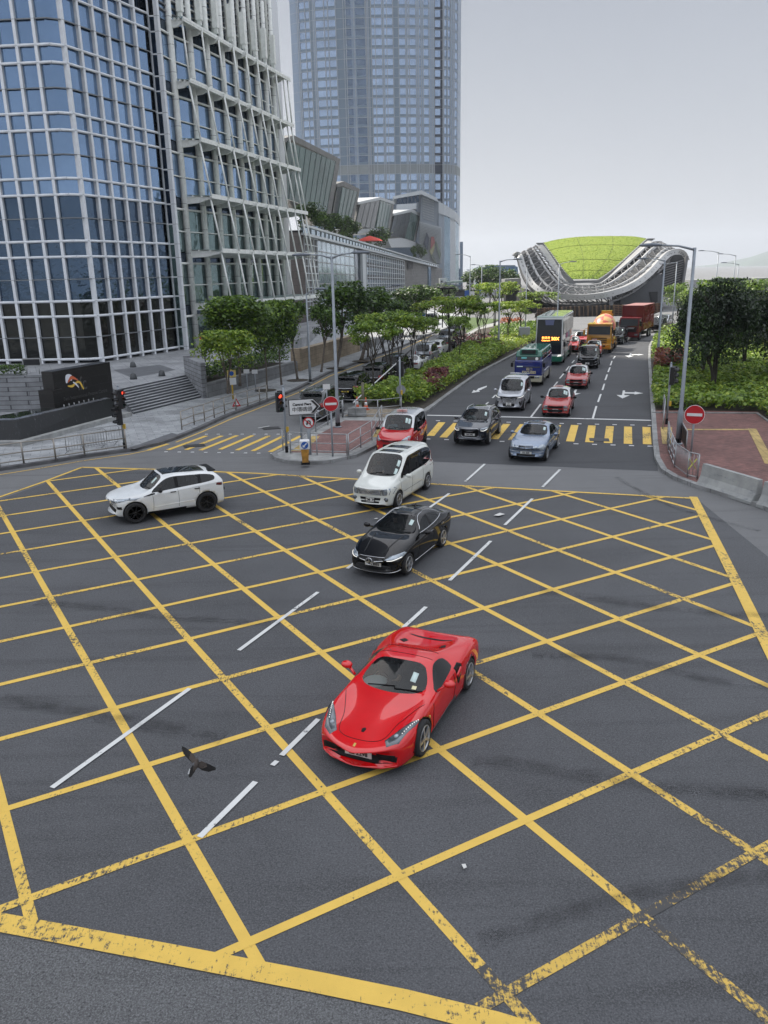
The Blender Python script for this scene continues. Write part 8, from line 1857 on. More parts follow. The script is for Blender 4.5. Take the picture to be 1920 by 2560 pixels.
# ================================================================ STREET FURNITURE
M_red_s = mat('sign_red', (.46, .012, .02), .4); M_white_s = mat('sign_white', (.70, .71, .72), .4); M_blue_s = mat('sign_blue', (.01, .09, .38), .4); M_bk_s = mat('sign_black', (.012, .012, .014), .45); M_grn_back = mat('sign_back_grey', (.30, .33, .36), .5, .3)
M_sigred = mat('signal_red', (.9, .06, .03), .3, emit=(1, .05, .02), estr=1.6); M_yelpole = mat('yellow_steel', (.55, .36, .04), .5); M_conered = mat('cone_orange', (.62, .09, .02), .6)
def face_dir(p): return math.atan2(-p[1], -p[0])            # angle from p back towards the viewer
def lamp(px, top, label, arms, z0=.14, r=(.105, .07), thick=1.0, mt=M_steelblue, cuff=True):
 """street lamp; arms = [(picture point of the lantern tip)]"""
 p = G(*px, z0); H = HGT(p, top) - z0; e = empty('street_lamp', label, 'street lamp', p)
 b = NB(); tube(b, [(0, 0, 0), (0, 0, 1.6), (0, 0, 1.75), (0, 0, H)], [r[0] * 1.3 * thick, r[0] * 1.3 * thick, r[0] * .92 * thick, r[1] * thick], 10); lathe(b, [(r[0] * 2, 0), (r[0] * 2, .05), (r[0] * 1.4, .07)], 10); obj('pole', b, mt, e)
 if cuff: b = NB(); lathe(b, [(r[0] * 1.32 * thick, 0.02), (r[0] * 1.36 * thick, .03), (r[0] * 1.36 * thick, .28), (r[0] * 1.3 * thick, .30)], 10); obj('base_sleeve', b, M_trim, e)
 for a in arms:
  t = AT(a[0], a[1], p.y + (a[2] if len(a) > 2 else 0)); v = Vector((t.x - p.x, t.y - p.y, t.z - z0)); d = Vector((v.x, v.y, 0)).normalized(); L = Vector((v.x, v.y, 0)).length; hl = min(1.05, L * .55)
  b = NB(); tube(b, [(0, 0, H - .1), d * (L - hl) * .5 + Vector((0, 0, lerp(H, v.z, .5) + .02)), d * (L - hl + .15) + Vector((0, 0, v.z))], [.06 * thick, .045 * thick, .04 * thick], 7); obj('arm', b, mt, e)
  b = NB(); bmesh.ops.create_uvsphere(b, u_segments=14, v_segments=8, radius=.5); ang = math.atan2(d.y, d.x); M_ = Matrix.Translation(d * (L - hl / 2) + Vector((0, 0, v.z))) @ Matrix.Rotation(ang, 4, 'Z') @ Matrix.Diagonal((hl * 1.05, .34, .20, 1))
  for q in b.verts: q.co = M_ @ Vector((q.co.x, q.co.y * (1.0 if q.co.x > 0 else .75), max(q.co.z, -.28)))
  obj('lantern', b, mat('lantern_grey', (.13, .15, .18), .4, .3), e, smooth=True)
 return e
lamp((1695, 1110), 619, 'tall grey street lamp on the right red plaza, single arm to the left', [(1598, 614)]); lamp((845, 1068), 641, 'tall twin-armed street lamp on the central island', [(730, 638), (926, 631)])
lamp((1246, 874), 652, 'tall street lamp in the median hedge, arm to the right', [(1306, 648)]); lamp((1643, 903), 650, 'tall street lamp in the right bed, arm to the left', [(1593, 647)]); lamp((776, 957), 734, 'shorter street lamp on the left pavement, arm to the right', [(816, 722)], r=(.09, .06))
lamp((1392, 830), 660, 'street lamp behind the double-decker bus', [(1442, 654)]); lamp((1313, 838), 668, 'slim street lamp at the left end of the hall', [(1320, 664, -4)], thick=.8); lamp((1680, 812), 655, 'street lamp in front of the right end of the hall', [(1650, 660)], thick=.9)
lamp((1174, 800), 640, 'far street lamp left of the footbridge, arm to the left', [(1137, 636)]); lamp((1203, 792), 664, 'farther street lamp by the footbridge, arm to the left', [(1176, 662)]); lamp((958, 886), 723, 'thin street lamp before the mall recess, arm to the right', [(1003, 713)], r=(.08, .05))
for x, yb_, yt_, xa, lab in ((1781, 800, 630, 1745, 'far lamp above the dark trees, leftmost of the three on the right'), (1824, 795, 638, 1793, 'far lamp above the dark trees, middle one of the three on the right'), (1834, 790, 660, 1802, 'far lamp above the dark trees, rightmost of the three')): lamp((x, yb_), yt_, lab, [(xa, yt_ - 3)])
for i, (x, yb_, yt_) in enumerate(((1066, 832, 720), (1087, 822, 722), (1106, 819, 722), (1122, 812, 722))):   # dark double-headed lamps by the far left road
 p = G(x, yb_, .14); H = HGT(p, yt_) - .14; e = empty('pavement_lamp', 'black pavement lamp with a flat round hood, %s of the far row' % ('nearest', 'second', 'third', 'farthest')[i], 'street lamp', p, 0, 'black lamps by the far left road'); b = NB(); tube(b, [(0, 0, 0), (0, 0, H)], .09, 7); obj('pole', b, M_trim, e); b = NB(); lathe(b, [(.10, H - .1), (1.0, H), (.7, H + .28), (.1, H + .36)], 14); obj('hood', b, M_trim, e)
def signal(px, top, label, heads, z0=.14, lean=0, aspects=3):
 """traffic light: heads = [(height fraction, side offset, facing angle, lit)]"""
 p = G(*px, z0); H = HGT(p, top) - z0; e = empty('traffic_light', label, 'traffic light', p); b = NB(); tube(b, [(0, 0, 0), (0, 0, H)], .06, 10); lathe(b, [(.07, 0), (.075, .02), (.075, .3), (.07, .32)], 10, mi=1); lathe(b, [(.065, H - .02), (.03, H + .06), (.001, H + .07)], 10); obj('pole', b, [M_steelblue, M_trim], e)
 for hz2, so, ang, lit in heads:
  a = face_dir(p) + ang; d = Vector((cos(a), sin(a), 0)); s = Vector((-d.y, d.x, 0)); c = s * so + d * .16 + Vector((0, 0, H + hz2)); M_ = Matrix.Translation(c) @ Matrix.Rotation(a, 4, 'Z'); b = NB(); box(b, (0, 0, 0), (.22, .30, .95), M=M_)
  if so: bar(b, Vector((0, 0, H + hz2 + .3)), c + Vector((0, 0, .3)), .04); bar(b, Vector((0, 0, H + hz2 - .3)), c - Vector((0, 0, .3)), .04)
  else: bar(b, Vector((0, 0, H + hz2)), c, .05)
  obj('signal_head', b, M_bk_s, e)
  for k in range(3):
   zc = .31 - .31 * k; b = NB(); n = 12; r0, r1 = [], []
   for j in range(n + 1):
    t = -.35 + (pi + .7) * j / n; r0.append(b.verts.new(M_ @ Vector((.11, .115 * cos(t), zc + .115 * sin(t))))); r1.append(b.verts.new(M_ @ Vector((.33, .115 * cos(t), zc - .02 + .115 * sin(t)))))
   for j in range(n): b.faces.new((r0[j], r0[j + 1], r1[j + 1], r1[j]))
   obj('visor', b, M_bk_s, e)
   b = NB(); vs = [b.verts.new(M_ @ Vector((.117, .098 * cos(2 * pi * j / 16), zc + .098 * sin(2 * pi * j / 16)))) for j in range(16)]; b.faces.new(vs); obj('lens', b, M_sigred if (lit == 'red' and k == 0) else mat('signal_dark_%d' % k, ((.10, .01, .01), (.10, .05, .0), (.0, .05, .03))[k], .25), e)
 return e
signal((312, 1121), 966, 'traffic light showing red on the left pavement beside the fountain', [(-.62, 0, .5, 'red'), (-.62, .32, -1.1, ''), (-1.45, .15, -1.2, '')], z0=.14)
signal((717, 1131), 966, 'traffic light showing red at the left end of the island', [(-.72, -.30, .35, 'red'), (-.72, .24, 2.6, '')])
signal((1666, 1060), 908, 'dark traffic light facing away beside the right stop line', [(-.65, -.05, 2.4, ''), (-.65, -.30, 1.4, '')]); signal((1001, 1026), 895, 'dark traffic light facing away on the median soil strip', [(-.70, -.05, 2.9, ''), (-.70, .28, 2.2, '')])
# amber push-button boxes on those poles are part of them: small blocks
for o, h in ((o_, 1.15) for o_ in [x for x in COL.objects if x.get('category') == 'traffic light']):
 b = NB(); box(b, (.10, 0, h), (.12, .14, .26)); obj('push_button', b, M_yelpole, o)
def disc_sign(px, top, r, label, kind, tilt=0.0, z0=.14, d=.02):
 p = G(*px, z0); zt = HGT(p, top) - z0; e = empty('road_sign', label, 'road sign', p, face_dir(p) + tilt); zc = zt - r; b = NB(); tube(b, [(0, 0, 0), (0, 0, zc + r * .7)], .045 if kind != 'nouturn' else .085, 8); obj('post', b, M_grn_back, e)
 def disc(rr, x, mt, nm): b = NB(); lathe(b, [(.001, x), (rr, x), (rr, x + .012), (.001, x + .012)], 32, 'x', c=(0, 0, zc), sm=False); bmesh.ops.recalc_face_normals(b, faces=b.faces[:]); return obj(nm, b, mt, e)
 x = .07
 if kind == 'noentry': disc(r, x, M_white_s, 'plate'); disc(r * .95, x + .012, M_red_s, 'red_disc'); b = NB(); box(b, (x + .03, 0, zc), (.012, r * 1.5, r * .30)); obj('white_bar', b, M_white_s, e)
 elif kind == 'nouturn':
  disc(r, x + .03, M_red_s, 'red_ring'); disc(r * .80, x + .042, M_white_s, 'white_disc'); b = NB(); X_ = x + .06; P_ = [(-.30, -.42), (-.30, .12)] + [(-.30 + .27 - .27 * cos(t * pi / 8), .12 + .25 * sin(t * pi / 8)) for t in range(1, 8)] + [(.24, .12), (.24, -.12)]
  for (a0_, b0_), (a1_, b1_) in zip(P_, P_[1:]): bar(b, (X_, -a0_ * r, zc + b0_ * r), (X_, -a1_ * r, zc + b1_ * r), r * .20, .008, up=Vector((1, 0, 0)))
  plate(b, [(X_, -.04 * r, zc - .12 * r), (X_, -.52 * r, zc - .12 * r), (X_, -.28 * r, zc - .45 * r)], .008); obj('arrow', b, M_bk_s, e); b = NB(); bar(b, (X_ + .012, -r * .62, zc + r * .62), (X_ + .012, r * .62, zc - r * .62), r * .17, .01, up=Vector((1, 0, 0))); obj('red_bar', b, M_red_s, e)
 elif kind == 'back': disc(r, -.05, M_grn_back, 'plate')
 return e
disc_sign((1727, 1140), 1012, .44, 'round red no entry sign on the right red plaza', 'noentry'); disc_sign((832, 1141), 990, .36, 'round red no entry sign at the right side of the island', 'noentry', .1); disc_sign((775, 1136), 1042, .27, 'round no U-turn sign on the island above the amber bollard', 'nouturn'); disc_sign((1003, 1022), 963, .30, 'grey round sign seen from behind on the median traffic light strip', 'back')
# direction sign
p = G(746, 1100, .14); zc = HGT(p, 1016) - .0; e = empty('direction_sign', 'white arrow-shaped Central Piers direction sign on the island', 'direction sign', G(770, 1132, .14), face_dir(p) + .12); p = e.location; sc2 = (p.y / FPX) * .985
zc = HGT(p, 1016) - .14; lft, rgt, hh = (770 - 726) * sc2, (806 - 770) * sc2, 20 * sc2
def ds(x, pts, mt, nm, th=.02): b = NB(); plate(b, [(x, u, zc + v) for u, v in pts][::-1], th); return obj(nm, b, mt, e)
ds(.10, [(-lft, -hh), (rgt - .32, -hh), (rgt + .05, 0), (rgt - .32, hh), (-lft, hh)], M_bk_s, 'plate'); ds(.125, [(-lft + .035, -hh + .035), (rgt - .335, -hh + .035), (rgt, 0), (rgt - .335, hh - .035), (-lft + .035, hh - .035)], M_white_s, 'white_face')
ds(.15, [(rgt - .46, -hh + .08), (rgt - .33, -hh + .08), (rgt - .05, 0), (rgt - .33, hh - .08), (rgt - .46, hh - .08), (rgt - .18, 0)], M_bk_s, 'chevron')
for s_, z_, sz_ in (('Central Piers', .13, .17), ('中環碼頭', -.12, .25)): text_mesh('lettering', s_, sz_, M_bk_s, .003, e, frame(Vector((.142, -lft + .07 + .57, zc + z_)), (0, 1, 0), (0, 0, 1)) @ Matrix.Rotation(0, 4, 'Z'), bold=.006)
b = NB(); tube(b, [(0, -.28, 0), (0, -.28, zc + hh)], .05, 8); obj('post', b, M_grn_back, e)
# lit keep-left bollard
p = G(764, 1160, .14); e = empty('traffic_bollard', 'amber traffic bollard with a white keep-left box at the island tip', 'bollard', p, face_dir(p)); b = NB(); prism(b, [(-.17, -.2), (.17, -.2), (.17, .2), (-.17, .2)], 0, .10); obj('base', b, M_trim, e)
b = NB(); vs = [[b.verts.new((sx_ * w_, sy_ * w_ * 1.05, z)) for sx_, sy_ in ((-1, -1), (1, -1), (1, 1), (-1, 1))] for w_, z in ((.135, .10), (.175, .72))]
for k in range(4): b.faces.new((vs[0][k], vs[0][(k + 1) % 4], vs[1][(k + 1) % 4], vs[1][k]))
b.faces.new(vs[1]); obj('amber_body', b, mat('bollard_amber', (.40, .20, .035), .5, var=.4, vscale=5), e); b = NB(); box(b, (0, 0, .93), (.40, .46, .42)); finish(b, .04); obj('lamp_box', b, M_white_s, e)
b = NB(); lathe(b, [(.001, .205), (.165, .205), (.165, .215), (.001, .215)], 24, 'x', c=(0, 0, .93), sm=False); obj('blue_disc', b, M_blue_s, e); b = NB(); bar(b, (.22, .09, 1.02), (.22, -.04, .89), .05, .006, up=Vector((1, 0, 0))); plate(b, [(.22, -.10, .83), (.22, .03, .84), (.22, -.09, .96)], .006); obj('white_arrow', b, M_white_s, e).scale = (1, 1, 1)
# ---- railings
def railing(pts, label, group, h=1.05, rails=(1.0, .55, .18), post=2.0, z0=.14, mt=M_steel, r=.025, bars=0):
 P_ = [G(x, y, z0) for x, y in pts]; e = empty('railing', label, 'railing', P_[0], 0, group); o0 = P_[0]; P_ = [q - o0 for q in P_]; up_ = lambda q, z: Vector((q.x, q.y, z))
 for f_ in rails:
  b = NB(); tube(b, [up_(q, h * f_) for q in P_], r, 6); obj('rail', b, mt, e)
 for a, c in zip(P_, P_[1:]):
  n = max(1, round((c - a).length / post))
  for k in range(n + 1):
   if k == n and c is not P_[-1]: continue
   q = a.lerp(c, k / n); b = NB(); tube(b, [up_(q, 0), up_(q, h)], r * 1.35, 6); obj('post', b, mt, e)
  if bars:
   b = NB(); m_ = int((c - a).length / bars)
   for k in range(m_): q = a.lerp(c, (k + .5) / m_); tube(b, [up_(q, h * rails[-1]), up_(q, h * rails[0])], r * .45, 5)
   o = obj('infill_bars', b, mt, e)
 return e
gi = 'steel railings round the central island'
railing([(708, 1126), (727, 1133), (793, 1137), (868, 1139)], 'steel railing along the rounded front of the island', gi); railing([(872, 1139), (930, 1101), (949, 1070), (955, 1058)], 'steel railing along the right side of the island beside the van taxi', gi); railing([(790, 1080), (820, 1062), (856, 1043)], 'steel railing along the left side of the island beside the grey minivan', gi); railing([(858, 1042), (890, 1043), (945, 1043), (1003, 1036)], 'steel railing along the back of the island before the soil strip', gi)
gp = 'steel railings along the left pavement'; M_ss = mat('stainless_brown', (.30, .28, .25), .4, .6)
railing([(-120, 1180), (0, 1168), (60, 1159), (140, 1150), (212, 1138), (316, 1123)], 'long steel railing along the kerb below the fountain', gp, post=3.2, mt=M_ss, r=.032); railing([(455, 1074), (486, 1062), (512, 1054), (536, 1045), (562, 1035), (590, 1025), (620, 1016), (650, 1006), (668, 1000)], 'steel railing along the kerb beyond the crossing, below the clipped trees', gp, post=1.6, mt=M_ss, r=.03)
def crowd_barrier(a, c, label, group=None, z0=.14, h=1.05, extra=None):
 A, B_ = G(*a, z0), G(*c, z0); d = B_ - A; L = d.length; e = empty('crowd_barrier', label, 'barrier', A, math.atan2(d.y, d.x), group); b = NB(); tube(b, [(0, 0, .2), (0, 0, h - .12), (.12, 0, h), (L - .12, 0, h), (L, 0, h - .12), (L, 0, .2), (0, 0, .2)], .022, 6); obj('frame', b, M_steel, e); b = NB(); n = int(L / .14)
 for k in range(1, n): tube(b, [(L * k / n, 0, .2), (L * k / n, 0, h)], .010, 5)
 obj('infill_bars', b, M_steel, e); b = NB()
 for x in (.12, L - .12): tube(b, [(x - .1, -.3, 0), (x, 0, .22), (x - .1, .3, 0)], .02, 6); obj('foot', b, M_steel, e); b = NB()
 b.free(); return e
crowd_barrier((168, 1137), (270, 1120), 'silver crowd barrier behind the left railing, nearer one', 'crowd barriers by the fountain'); crowd_barrier((206, 1126), (302, 1111), 'silver crowd barrier behind the left railing, by the traffic light', 'crowd barriers by the fountain')
railing([(1668, 1105), (1671, 1128), (1686, 1166)], 'three-bar steel railing around the base of the right lamp post', 'railings on the right plaza corner', rails=(1, .66, .33, .05), post=1.0); e = railing([(1686, 1168), (1718, 1192), (1743, 1198)], 'barred railing panel with a yellow cross on the right plaza corner', 'railings on the right plaza corner', post=1.2, rails=(1, .08), bars=.13)
q = (G(1726, 1192, .14) - e.location); b = NB();
for s in (1, -1): bar(b, (q.x - .16 * s, q.y - .10, .35), (q.x + .16 * s, q.y - .12, .80), .07, .01)
obj('yellow_cross', b, mat('hazard_yellow', (.55, .62, .08), .5), e)
railing([(1657, 1072), (1660, 1045), (1657, 1030)], 'short barred railing beside the right traffic light', 'railings on the right plaza corner', post=1.5, rails=(1, .1), bars=.15)
p0, p1 = G(1692, 1090, .14), G(1714, 1135, .14); d = p1 - p0; e = empty('banner_board', 'dark banner board behind the right lamp post', 'banner', p0, math.atan2(d.y, d.x)); b = NB(); box(b, (d.length / 2, 0, .62), (d.length, .03, .72)); obj('board', b, mat('banner_dark', (.035, .022, .02), .7, var=.3), e)
b = NB(); tube(b, [(0, 0, 0), (0, 0, 1.06), (d.length, 0, 1.06), (d.length, 0, 0)], .03, 6); obj('frame', b, M_steel, e)
# concrete barriers
def jersey(a, c, label, mt2=None):
 A, B_ = G(*a, .03), G(*c, .03); d = (B_ - A); L = d.length; e = empty('concrete_barrier', label, 'concrete barrier', A, math.atan2(d.y, d.x), 'concrete barriers at the right edge'); sec = [(-.0, 0), (.0, .10), (.10, .22), (.22, .45), (.29, .92), (.47, .92), (.54, .45), (.66, .22), (.76, .10), (.76, 0)]; b = NB(); A_ = [b.verts.new((0, y, z)) for y, z in sec]; E_ = [b.verts.new((L, y, z)) for y, z in sec]
 for k in range(len(sec)): b.faces.new((A_[k], E_[k], E_[(k + 1) % len(sec)], A_[(k + 1) % len(sec)]))
 b.faces.new(A_); b.faces.new(E_[::-1]); bmesh.ops.recalc_face_normals(b, faces=b.faces[:]); bmesh.ops.bevel(b, geom=[x for x in b.edges if abs(x.verts[0].co.x - x.verts[1].co.x) < .01], offset=.02, segments=2, affect='EDGES'); obj('block', b, M_jer, e); return e
t = NT('barrier_concrete'); c_ = t.mix(t.ramp(t.noise(1.4, 6, .7), [(.3, 0.0), (.75, 1.0)]), (.25, .26, .26), (.40, .41, .40)); t.col(t.mix(t.ramp(t.noise(1.0, 6, .8, vec=t.map((1.2, 1, 4))), [(.58, 0.0), (.66, .75)]), c_, (.13, .15, .17))); t.bump(t.noise(20, 4), .3, .02); M_jer = t.set(Roughness=.85)
jersey((1737, 1216), (1876, 1262), 'pale stained concrete barrier at the corner of the right plaza'); jersey((1888, 1266), (2060, 1322), 'concrete barrier cut off by the right edge of the view')
# cones, barrier arm, cabinet
def cone(px, label): p = G(*px, .14); e = empty('traffic_cone', label, 'traffic cone', p, .4, 'traffic cones by the median hedge'); b = NB(); box(b, (0, 0, .02), (.36, .36, .04)); obj('base', b, M_conered, e); b = NB(); lathe(b, [(.15, .04), (.11, .28)], 14); lathe(b, [(.078, .50), (.025, .80), (.001, .80)], 14); obj('cone_body', b, M_conered, e); b = NB(); lathe(b, [(.11, .28), (.078, .50)], 14); obj('white_band', b, M_white_s, e)
cone((893, 1022), 'orange and white traffic cone left of the stop post'); cone((915, 1024), 'orange and white traffic cone right of the stop post'); cone((965, 968), 'orange traffic cone behind the hedge tip, nearer one'); cone((975, 958), 'orange traffic cone behind the hedge tip, farther one')
p = G(884, 1028, .14); e = empty('gate_arm', 'long white and red lifted barrier arm over the queue beside the hedge', 'barrier arm', p); q = AT(1030, 872, G(1010, 938).y) - p; b = NB(); tube(b, [(0, 0, .55), q], .045, 7); obj('arm', b, M_white_s, e); b = NB(); tube(b, [q * .72 + Vector((0, 0, .15)), q * 1.0], .05, 7); obj('dark_tip', b, M_trim, e)
b = NB(); P_ = G(908, 1022, .14) - p; tube(b, [P_, P_ + Vector((0, 0, 1.7))], .09, 8); obj('rest_post', b, mat('post_olive', (.14, .13, .09), .7), e)
p = G(893, 1040, .14); b = NB(); box(b, (0, 0, .27), (1.15, .5, .5)); finish(b, .02); tag(obj('utility_cabinet', b, M_conc, loc=p), 'low pale utility cabinet behind the island railing', 'cabinet')
p = G(1310, 853, .14); e = empty('switch_cabinet', 'tall grey switch cabinet in the median hedge beside the bus', 'cabinet', p); b = NB(); box(b, (0, 0, .85), (1.3, .7, 1.7)); finish(b, .03); obj('case', b, M_grn_back, e); b = NB(); box(b, (-.3, -.36, .9), (.5, .02, 1.3)); box(b, (.3, -.36, .9), (.5, .02, 1.3)); obj('door', b, M_grn_back, e)
# bus stop sign, small signs, parking sign, banners
p = G(583, 998, .14); e = empty('bus_stop_sign', 'yellow bus stop plate on a yellow post beside the light clipped tree', 'sign', p, face_dir(p) + .2); H = HGT(p, 924) - .14; b = NB(); tube(b, [(0, 0, 0), (0, 0, H)], .06, 7); obj('post', b, M_yelpole, e); b = NB(); box(b, (.06, 0, H - .28), (.03, .62, .5)); obj('plate', b, mat('sign_yellow', (.62, .48, .16), .5), e); b = NB(); lathe(b, [(.001, .08), (.16, .08), (.16, .09), (.001, .09)], 18, 'x', c=(0, 0, H - .26), sm=False); obj('blue_disc', b, M_blue_s, e); b = NB(); box(b, (.06, 0, H - .82), (.03, .60, .48)); obj('route_plate', b, M_white_s, e)
for px, top, lab in (((620, 985), 923, 'small white plate sign on a thin post under the clipped trees, left one'), ((640, 979), 924, 'small white plate sign on a thin post under the clipped trees, right one'), ((820, 1062), 960, 'small white plate sign on a post beside the twin-arm lamp')): p = G(*px, .14); e = empty('plate_sign', lab, 'sign', p, face_dir(p)); H = HGT(p, top) - .14; b = NB(); tube(b, [(0, 0, 0), (0, 0, H)], .035, 6); obj('post', b, M_grn_back, e); b = NB(); box(b, (.04, 0, H - .15), (.02, .42, .30)); obj('plate', b, M_white_s, e)
p = G(510, 905, PZ); e = empty('height_limit_sign', 'narrow dark post with round red signs left of the clipped trees', 'sign', p, face_dir(p)); H = HGT(p, 828) - PZ; b = NB(); box(b, (0, 0, H / 2), (.12, .34, H)); obj('panel', b, M_bk_s, e)
for z_, mt in ((H - .55, M_red_s), (H - 1.0, M_white_s)): b = NB(); lathe(b, [(.001, .07), (.20, .07), (.20, .08), (.001, .08)], 18, 'x', c=(0, 0, z_), sm=False); obj('disc', b, mt, e)
p = G(1053, 830, .14); e = empty('parking_sign', 'blue and white parking sign beside the far left road', 'sign', p, face_dir(p)); H = HGT(p, 780) - .14; b = NB(); tube(b, [(0, 0, 0), (0, 0, H)], .08, 6); obj('post', b, M_trim, e); b = NB(); box(b, (.1, 0, H - .55), (.05, 1.5, 1.0)); obj('panel', b, M_white_s, e); text_mesh('lettering', 'P', 1.0, M_blue_s, .01, e, frame(Vector((.14, .35, H - .55)), (0, 1, 0), (0, 0, 1)), bold=.03); b = NB(); bar(b, (.14, -.6, H - .45), (.14, -.1, H - .45), .14, .02); bar(b, (.14, -.5, H - .8), (.14, -.5, H - .3), .14, .02); obj('arrow', b, M_blue_s, e)
for x, y, Y, mt, lab in ((1167, 736, 205, M_blue_s, 'blue banner on the far lamp left of the footbridge'), (1181, 738, 205, M_white_s, 'white banner on the far lamp left of the footbridge'), (1199, 725, 215, M_blue_s, 'blue banner on the farther footbridge lamp'), (1211, 724, 215, M_white_s, 'white banner on the farther footbridge lamp')): q = AT(x, y, Y); b = NB(); box(b, (0, 0, 0), (1.05, .06, 1.9)); tag(obj('banner', b, [mt], loc=q), lab, 'banner', 'banners on the far lamp posts')
# warning triangle on the left railing
p = G(592, 1024, .14); b = NB(); plate(b, [(0, .28, .0), (0, -.28, .0), (0, 0, .55)], .03); e = tag(obj('warning_triangle', b, M_red_s, loc=(p.x, p.y, .35), rz=face_dir(p)), 'red and white warning triangle hung on the left railing', 'sign'); b = NB(); plate(b, [(.03, .15, .09), (.03, -.15, .09), (.03, 0, .39)], .02); obj('white_centre', b, M_white_s, e)
# strolling figures on the far footbridge, one under a pale parasol
q = AT(1150, 727, 250); M_p1 = mat('far_clothes', (.08, .08, .1), .8)
def stander(loc, label, mt, sc_=1.0, rz=0.0):
 e = empty('person', label, 'person', loc, rz); J = {'hip': ((0, 0, .92), .15), 'chest': ((0, 0, 1.32), (.15, .12)), 'neck': ((0, 0, 1.5), .055), 'head': ((.02, 0, 1.62), .10), 'top': ((.01, 0, 1.73), .07), 'kl': ((.05, .10, .5), .075), 'al': ((-.03, .11, .08), .055), 'fl': ((.12, .12, .04), .045), 'kr': ((.0, -.10, .5), .075), 'ar': ((-.06, -.11, .08), .055), 'fr': ((.09, -.12, .04), .045), 'sl': ((0, .2, 1.4), .06), 'el': ((.0, .24, 1.12), .045), 'hl': ((.12, .22, .9), .035), 'sr': ((0, -.2, 1.4), .06), 'er': ((.0, -.24, 1.12), .045), 'hr': ((.12, -.22, .9), .035)}
 skin_person('body', J, [('hip', 'chest'), ('chest', 'neck'), ('neck', 'head'), ('head', 'top'), ('hip', 'kl'), ('kl', 'al'), ('al', 'fl'), ('hip', 'kr'), ('kr', 'ar'), ('ar', 'fr'), ('chest', 'sl'), ('sl', 'el'), ('el', 'hl'), ('chest', 'sr'), ('sr', 'er'), ('er', 'hr')], 'hip', mt, e); return e
dz = AT(1150, 724, 251).z - 1.2
for x, lab, mt in ((1146, 'person in dark clothes on the far footbridge beneath the pale parasol', M_p1), (1156, 'person in dark clothes on the far footbridge right of the parasol', M_p1)): w_ = AT(x, 720, 251.5); stander((w_.x, w_.y, dz), lab, mt, rz=-1.5)
w_ = AT(1152, 715, 251.5); e = empty('parasol', 'pale lilac parasol held up on the far footbridge', 'parasol', (w_.x, w_.y, dz)); b = NB(); lathe(b, [(1.0, 2.0), (.6, 2.25), (.05, 2.4)], 10, sm=False); obj('canopy', b, mat('lilac_cloth', (.45, .42, .55), .8), e); b = NB(); tube(b, [(0, 0, .9), (0, 0, 2.4)], .02, 5); obj('pole', b, M_steel, e)
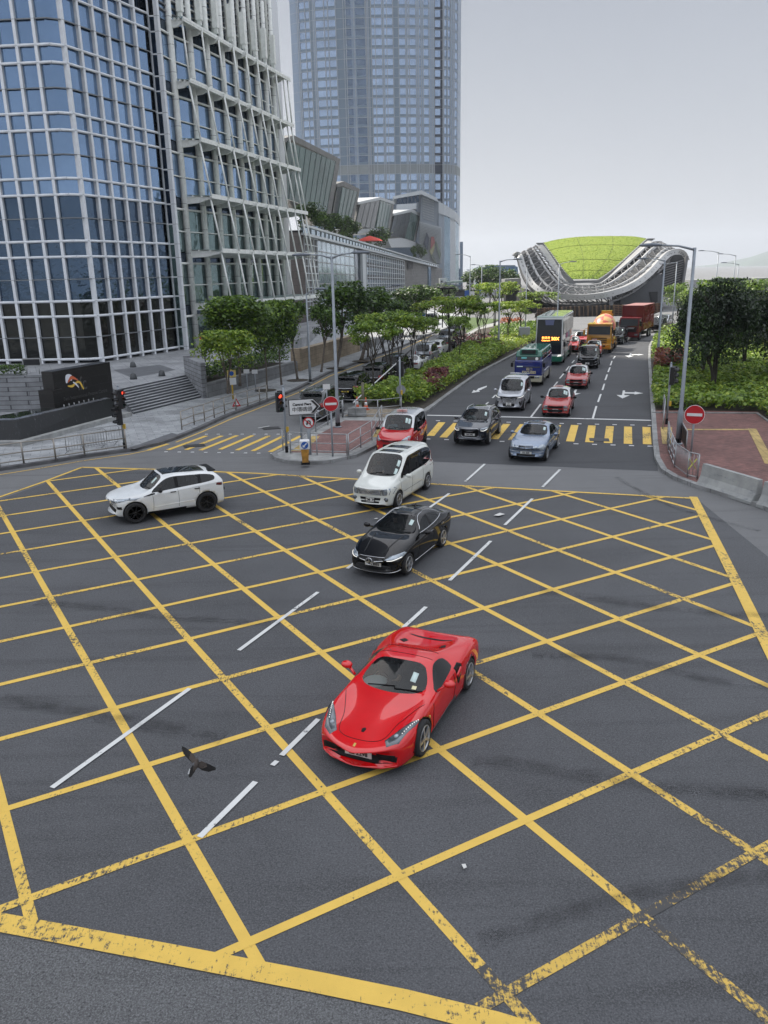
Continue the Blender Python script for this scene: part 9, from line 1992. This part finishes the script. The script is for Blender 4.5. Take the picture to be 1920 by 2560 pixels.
# ---- the bird in flight, low over the junction
c0 = ray(492, 1893); bp = Vector((0, 0, CAMH)) + c0 * 9.2; bird = empty('bird', 'dark brown bird with spread wings flying low over the yellow grid', 'bird', bp)
M_b1 = mat('feather_brown', (.065, .052, .045), .8, var=.3, vscale=14); M_b2 = mat('feather_dark', (.014, .013, .013), .8, var=.3, vscale=30); M_b3 = mat('feather_white', (.65, .66, .66), .8)
X_, Y_ = CX.copy(), CY.copy(); Zc = -CZ                      # picture right, picture down, towards viewer: wing plane faces the viewer
k_ = 9.2 / FPX * 1.0
def bq(x, y, h=0.0): return X_ * ((420 + x * .09644 - 492) * k_) + Y_ * ((1840 + y * .09644 - 1893) * k_) + Zc * h
def feather_fan(nm, pts, mt, th=.006): b = NB(); plate(b, [bq(x, y, h) for x, y, h in pts], th); return obj(nm, b, mt, bird)
b = NB(); tube(b, [bq(720, 640, .0), bq(745, 700, .01), bq(735, 770, .01), bq(690, 850, 0), bq(660, 920, -.005)], [.010, .026, .028, .018, .008], 8); obj('body', b, M_b1, bird, smooth=True); b = NB(); tube(b, [bq(745, 585, -.015), bq(752, 620, -.01), bq(748, 680, 0)], [.010, .017, .018], 8); tube(b, [bq(742, 555, -.02), bq(745, 590, -.015)], [.001, .006], 6); obj('head', b, M_b1, bird, smooth=True)
feather_fan('tail', [(640, 760, 0), (740, 800, .005), (690, 930, 0), (600, 1070, -.01), (540, 1080, -.01), (525, 1020, -.01), (565, 860, 0)], M_b2); feather_fan('tail_edge', [(560, 845, .006), (580, 850, .006), (545, 990, -.004), (508, 990, -.004)], M_b3)
feather_fan('wing', [(740, 640, .01), (640, 700, .0), (545, 600, -.02), (540, 500, -.03), (610, 450, -.025), (700, 540, 0)], M_b1); feather_fan('wing', [(745, 680, .01), (880, 650, 0), (990, 730, -.02), (1000, 810, -.02), (880, 850, -.01), (770, 800, .0)], M_b1)
fl_ = lambda a, c, n, jut: [(lerp(a[0], c[0], t / n) + (jut[0] if t % 2 else 0), lerp(a[1], c[1], t / n) + (jut[1] if t % 2 else 0), lerp(a[2], c[2], t / n)) for t in range(n + 1)]
feather_fan('wing_feathers', [(590, 440, -.03), (420, 340, -.06), (315, 318, -.08)] + fl_((320, 360, -.08), (390, 520, -.06), 8, (-22, 4)) + [(500, 610, -.03), (640, 710, -.005), (570, 560, -.02)], M_b2); feather_fan('wing_feathers', [(985, 715, -.02), (1130, 810, -.05), (1205, 870, -.07)] + fl_((1200, 920, -.07), (1010, 960, -.05), 10, (2, 18)) + [(870, 900, -.02), (760, 800, 0), (900, 800, -.01)], M_b2)
# ---- humid air over the whole site
b = NB(); box(b, (0, 2900, 115), (6400, 6700, 236)); hzb = tag(obj('haze', b, None), kind='stuff'); t = bpy.data.materials.new('haze_air'); t.use_nodes = True; t.node_tree.nodes.clear(); o = t.node_tree.nodes.new('ShaderNodeOutputMaterial'); v = t.node_tree.nodes.new('ShaderNodeVolumePrincipled'); v.inputs['Density'].default_value = 0.0002; v.inputs['Color'].default_value = (.80, .86, .95, 1); v.inputs['Anisotropy'].default_value = .3; t.node_tree.links.new(v.outputs[0], o.inputs['Volume']); hzb.data.materials.clear(); hzb.data.materials.append(t)
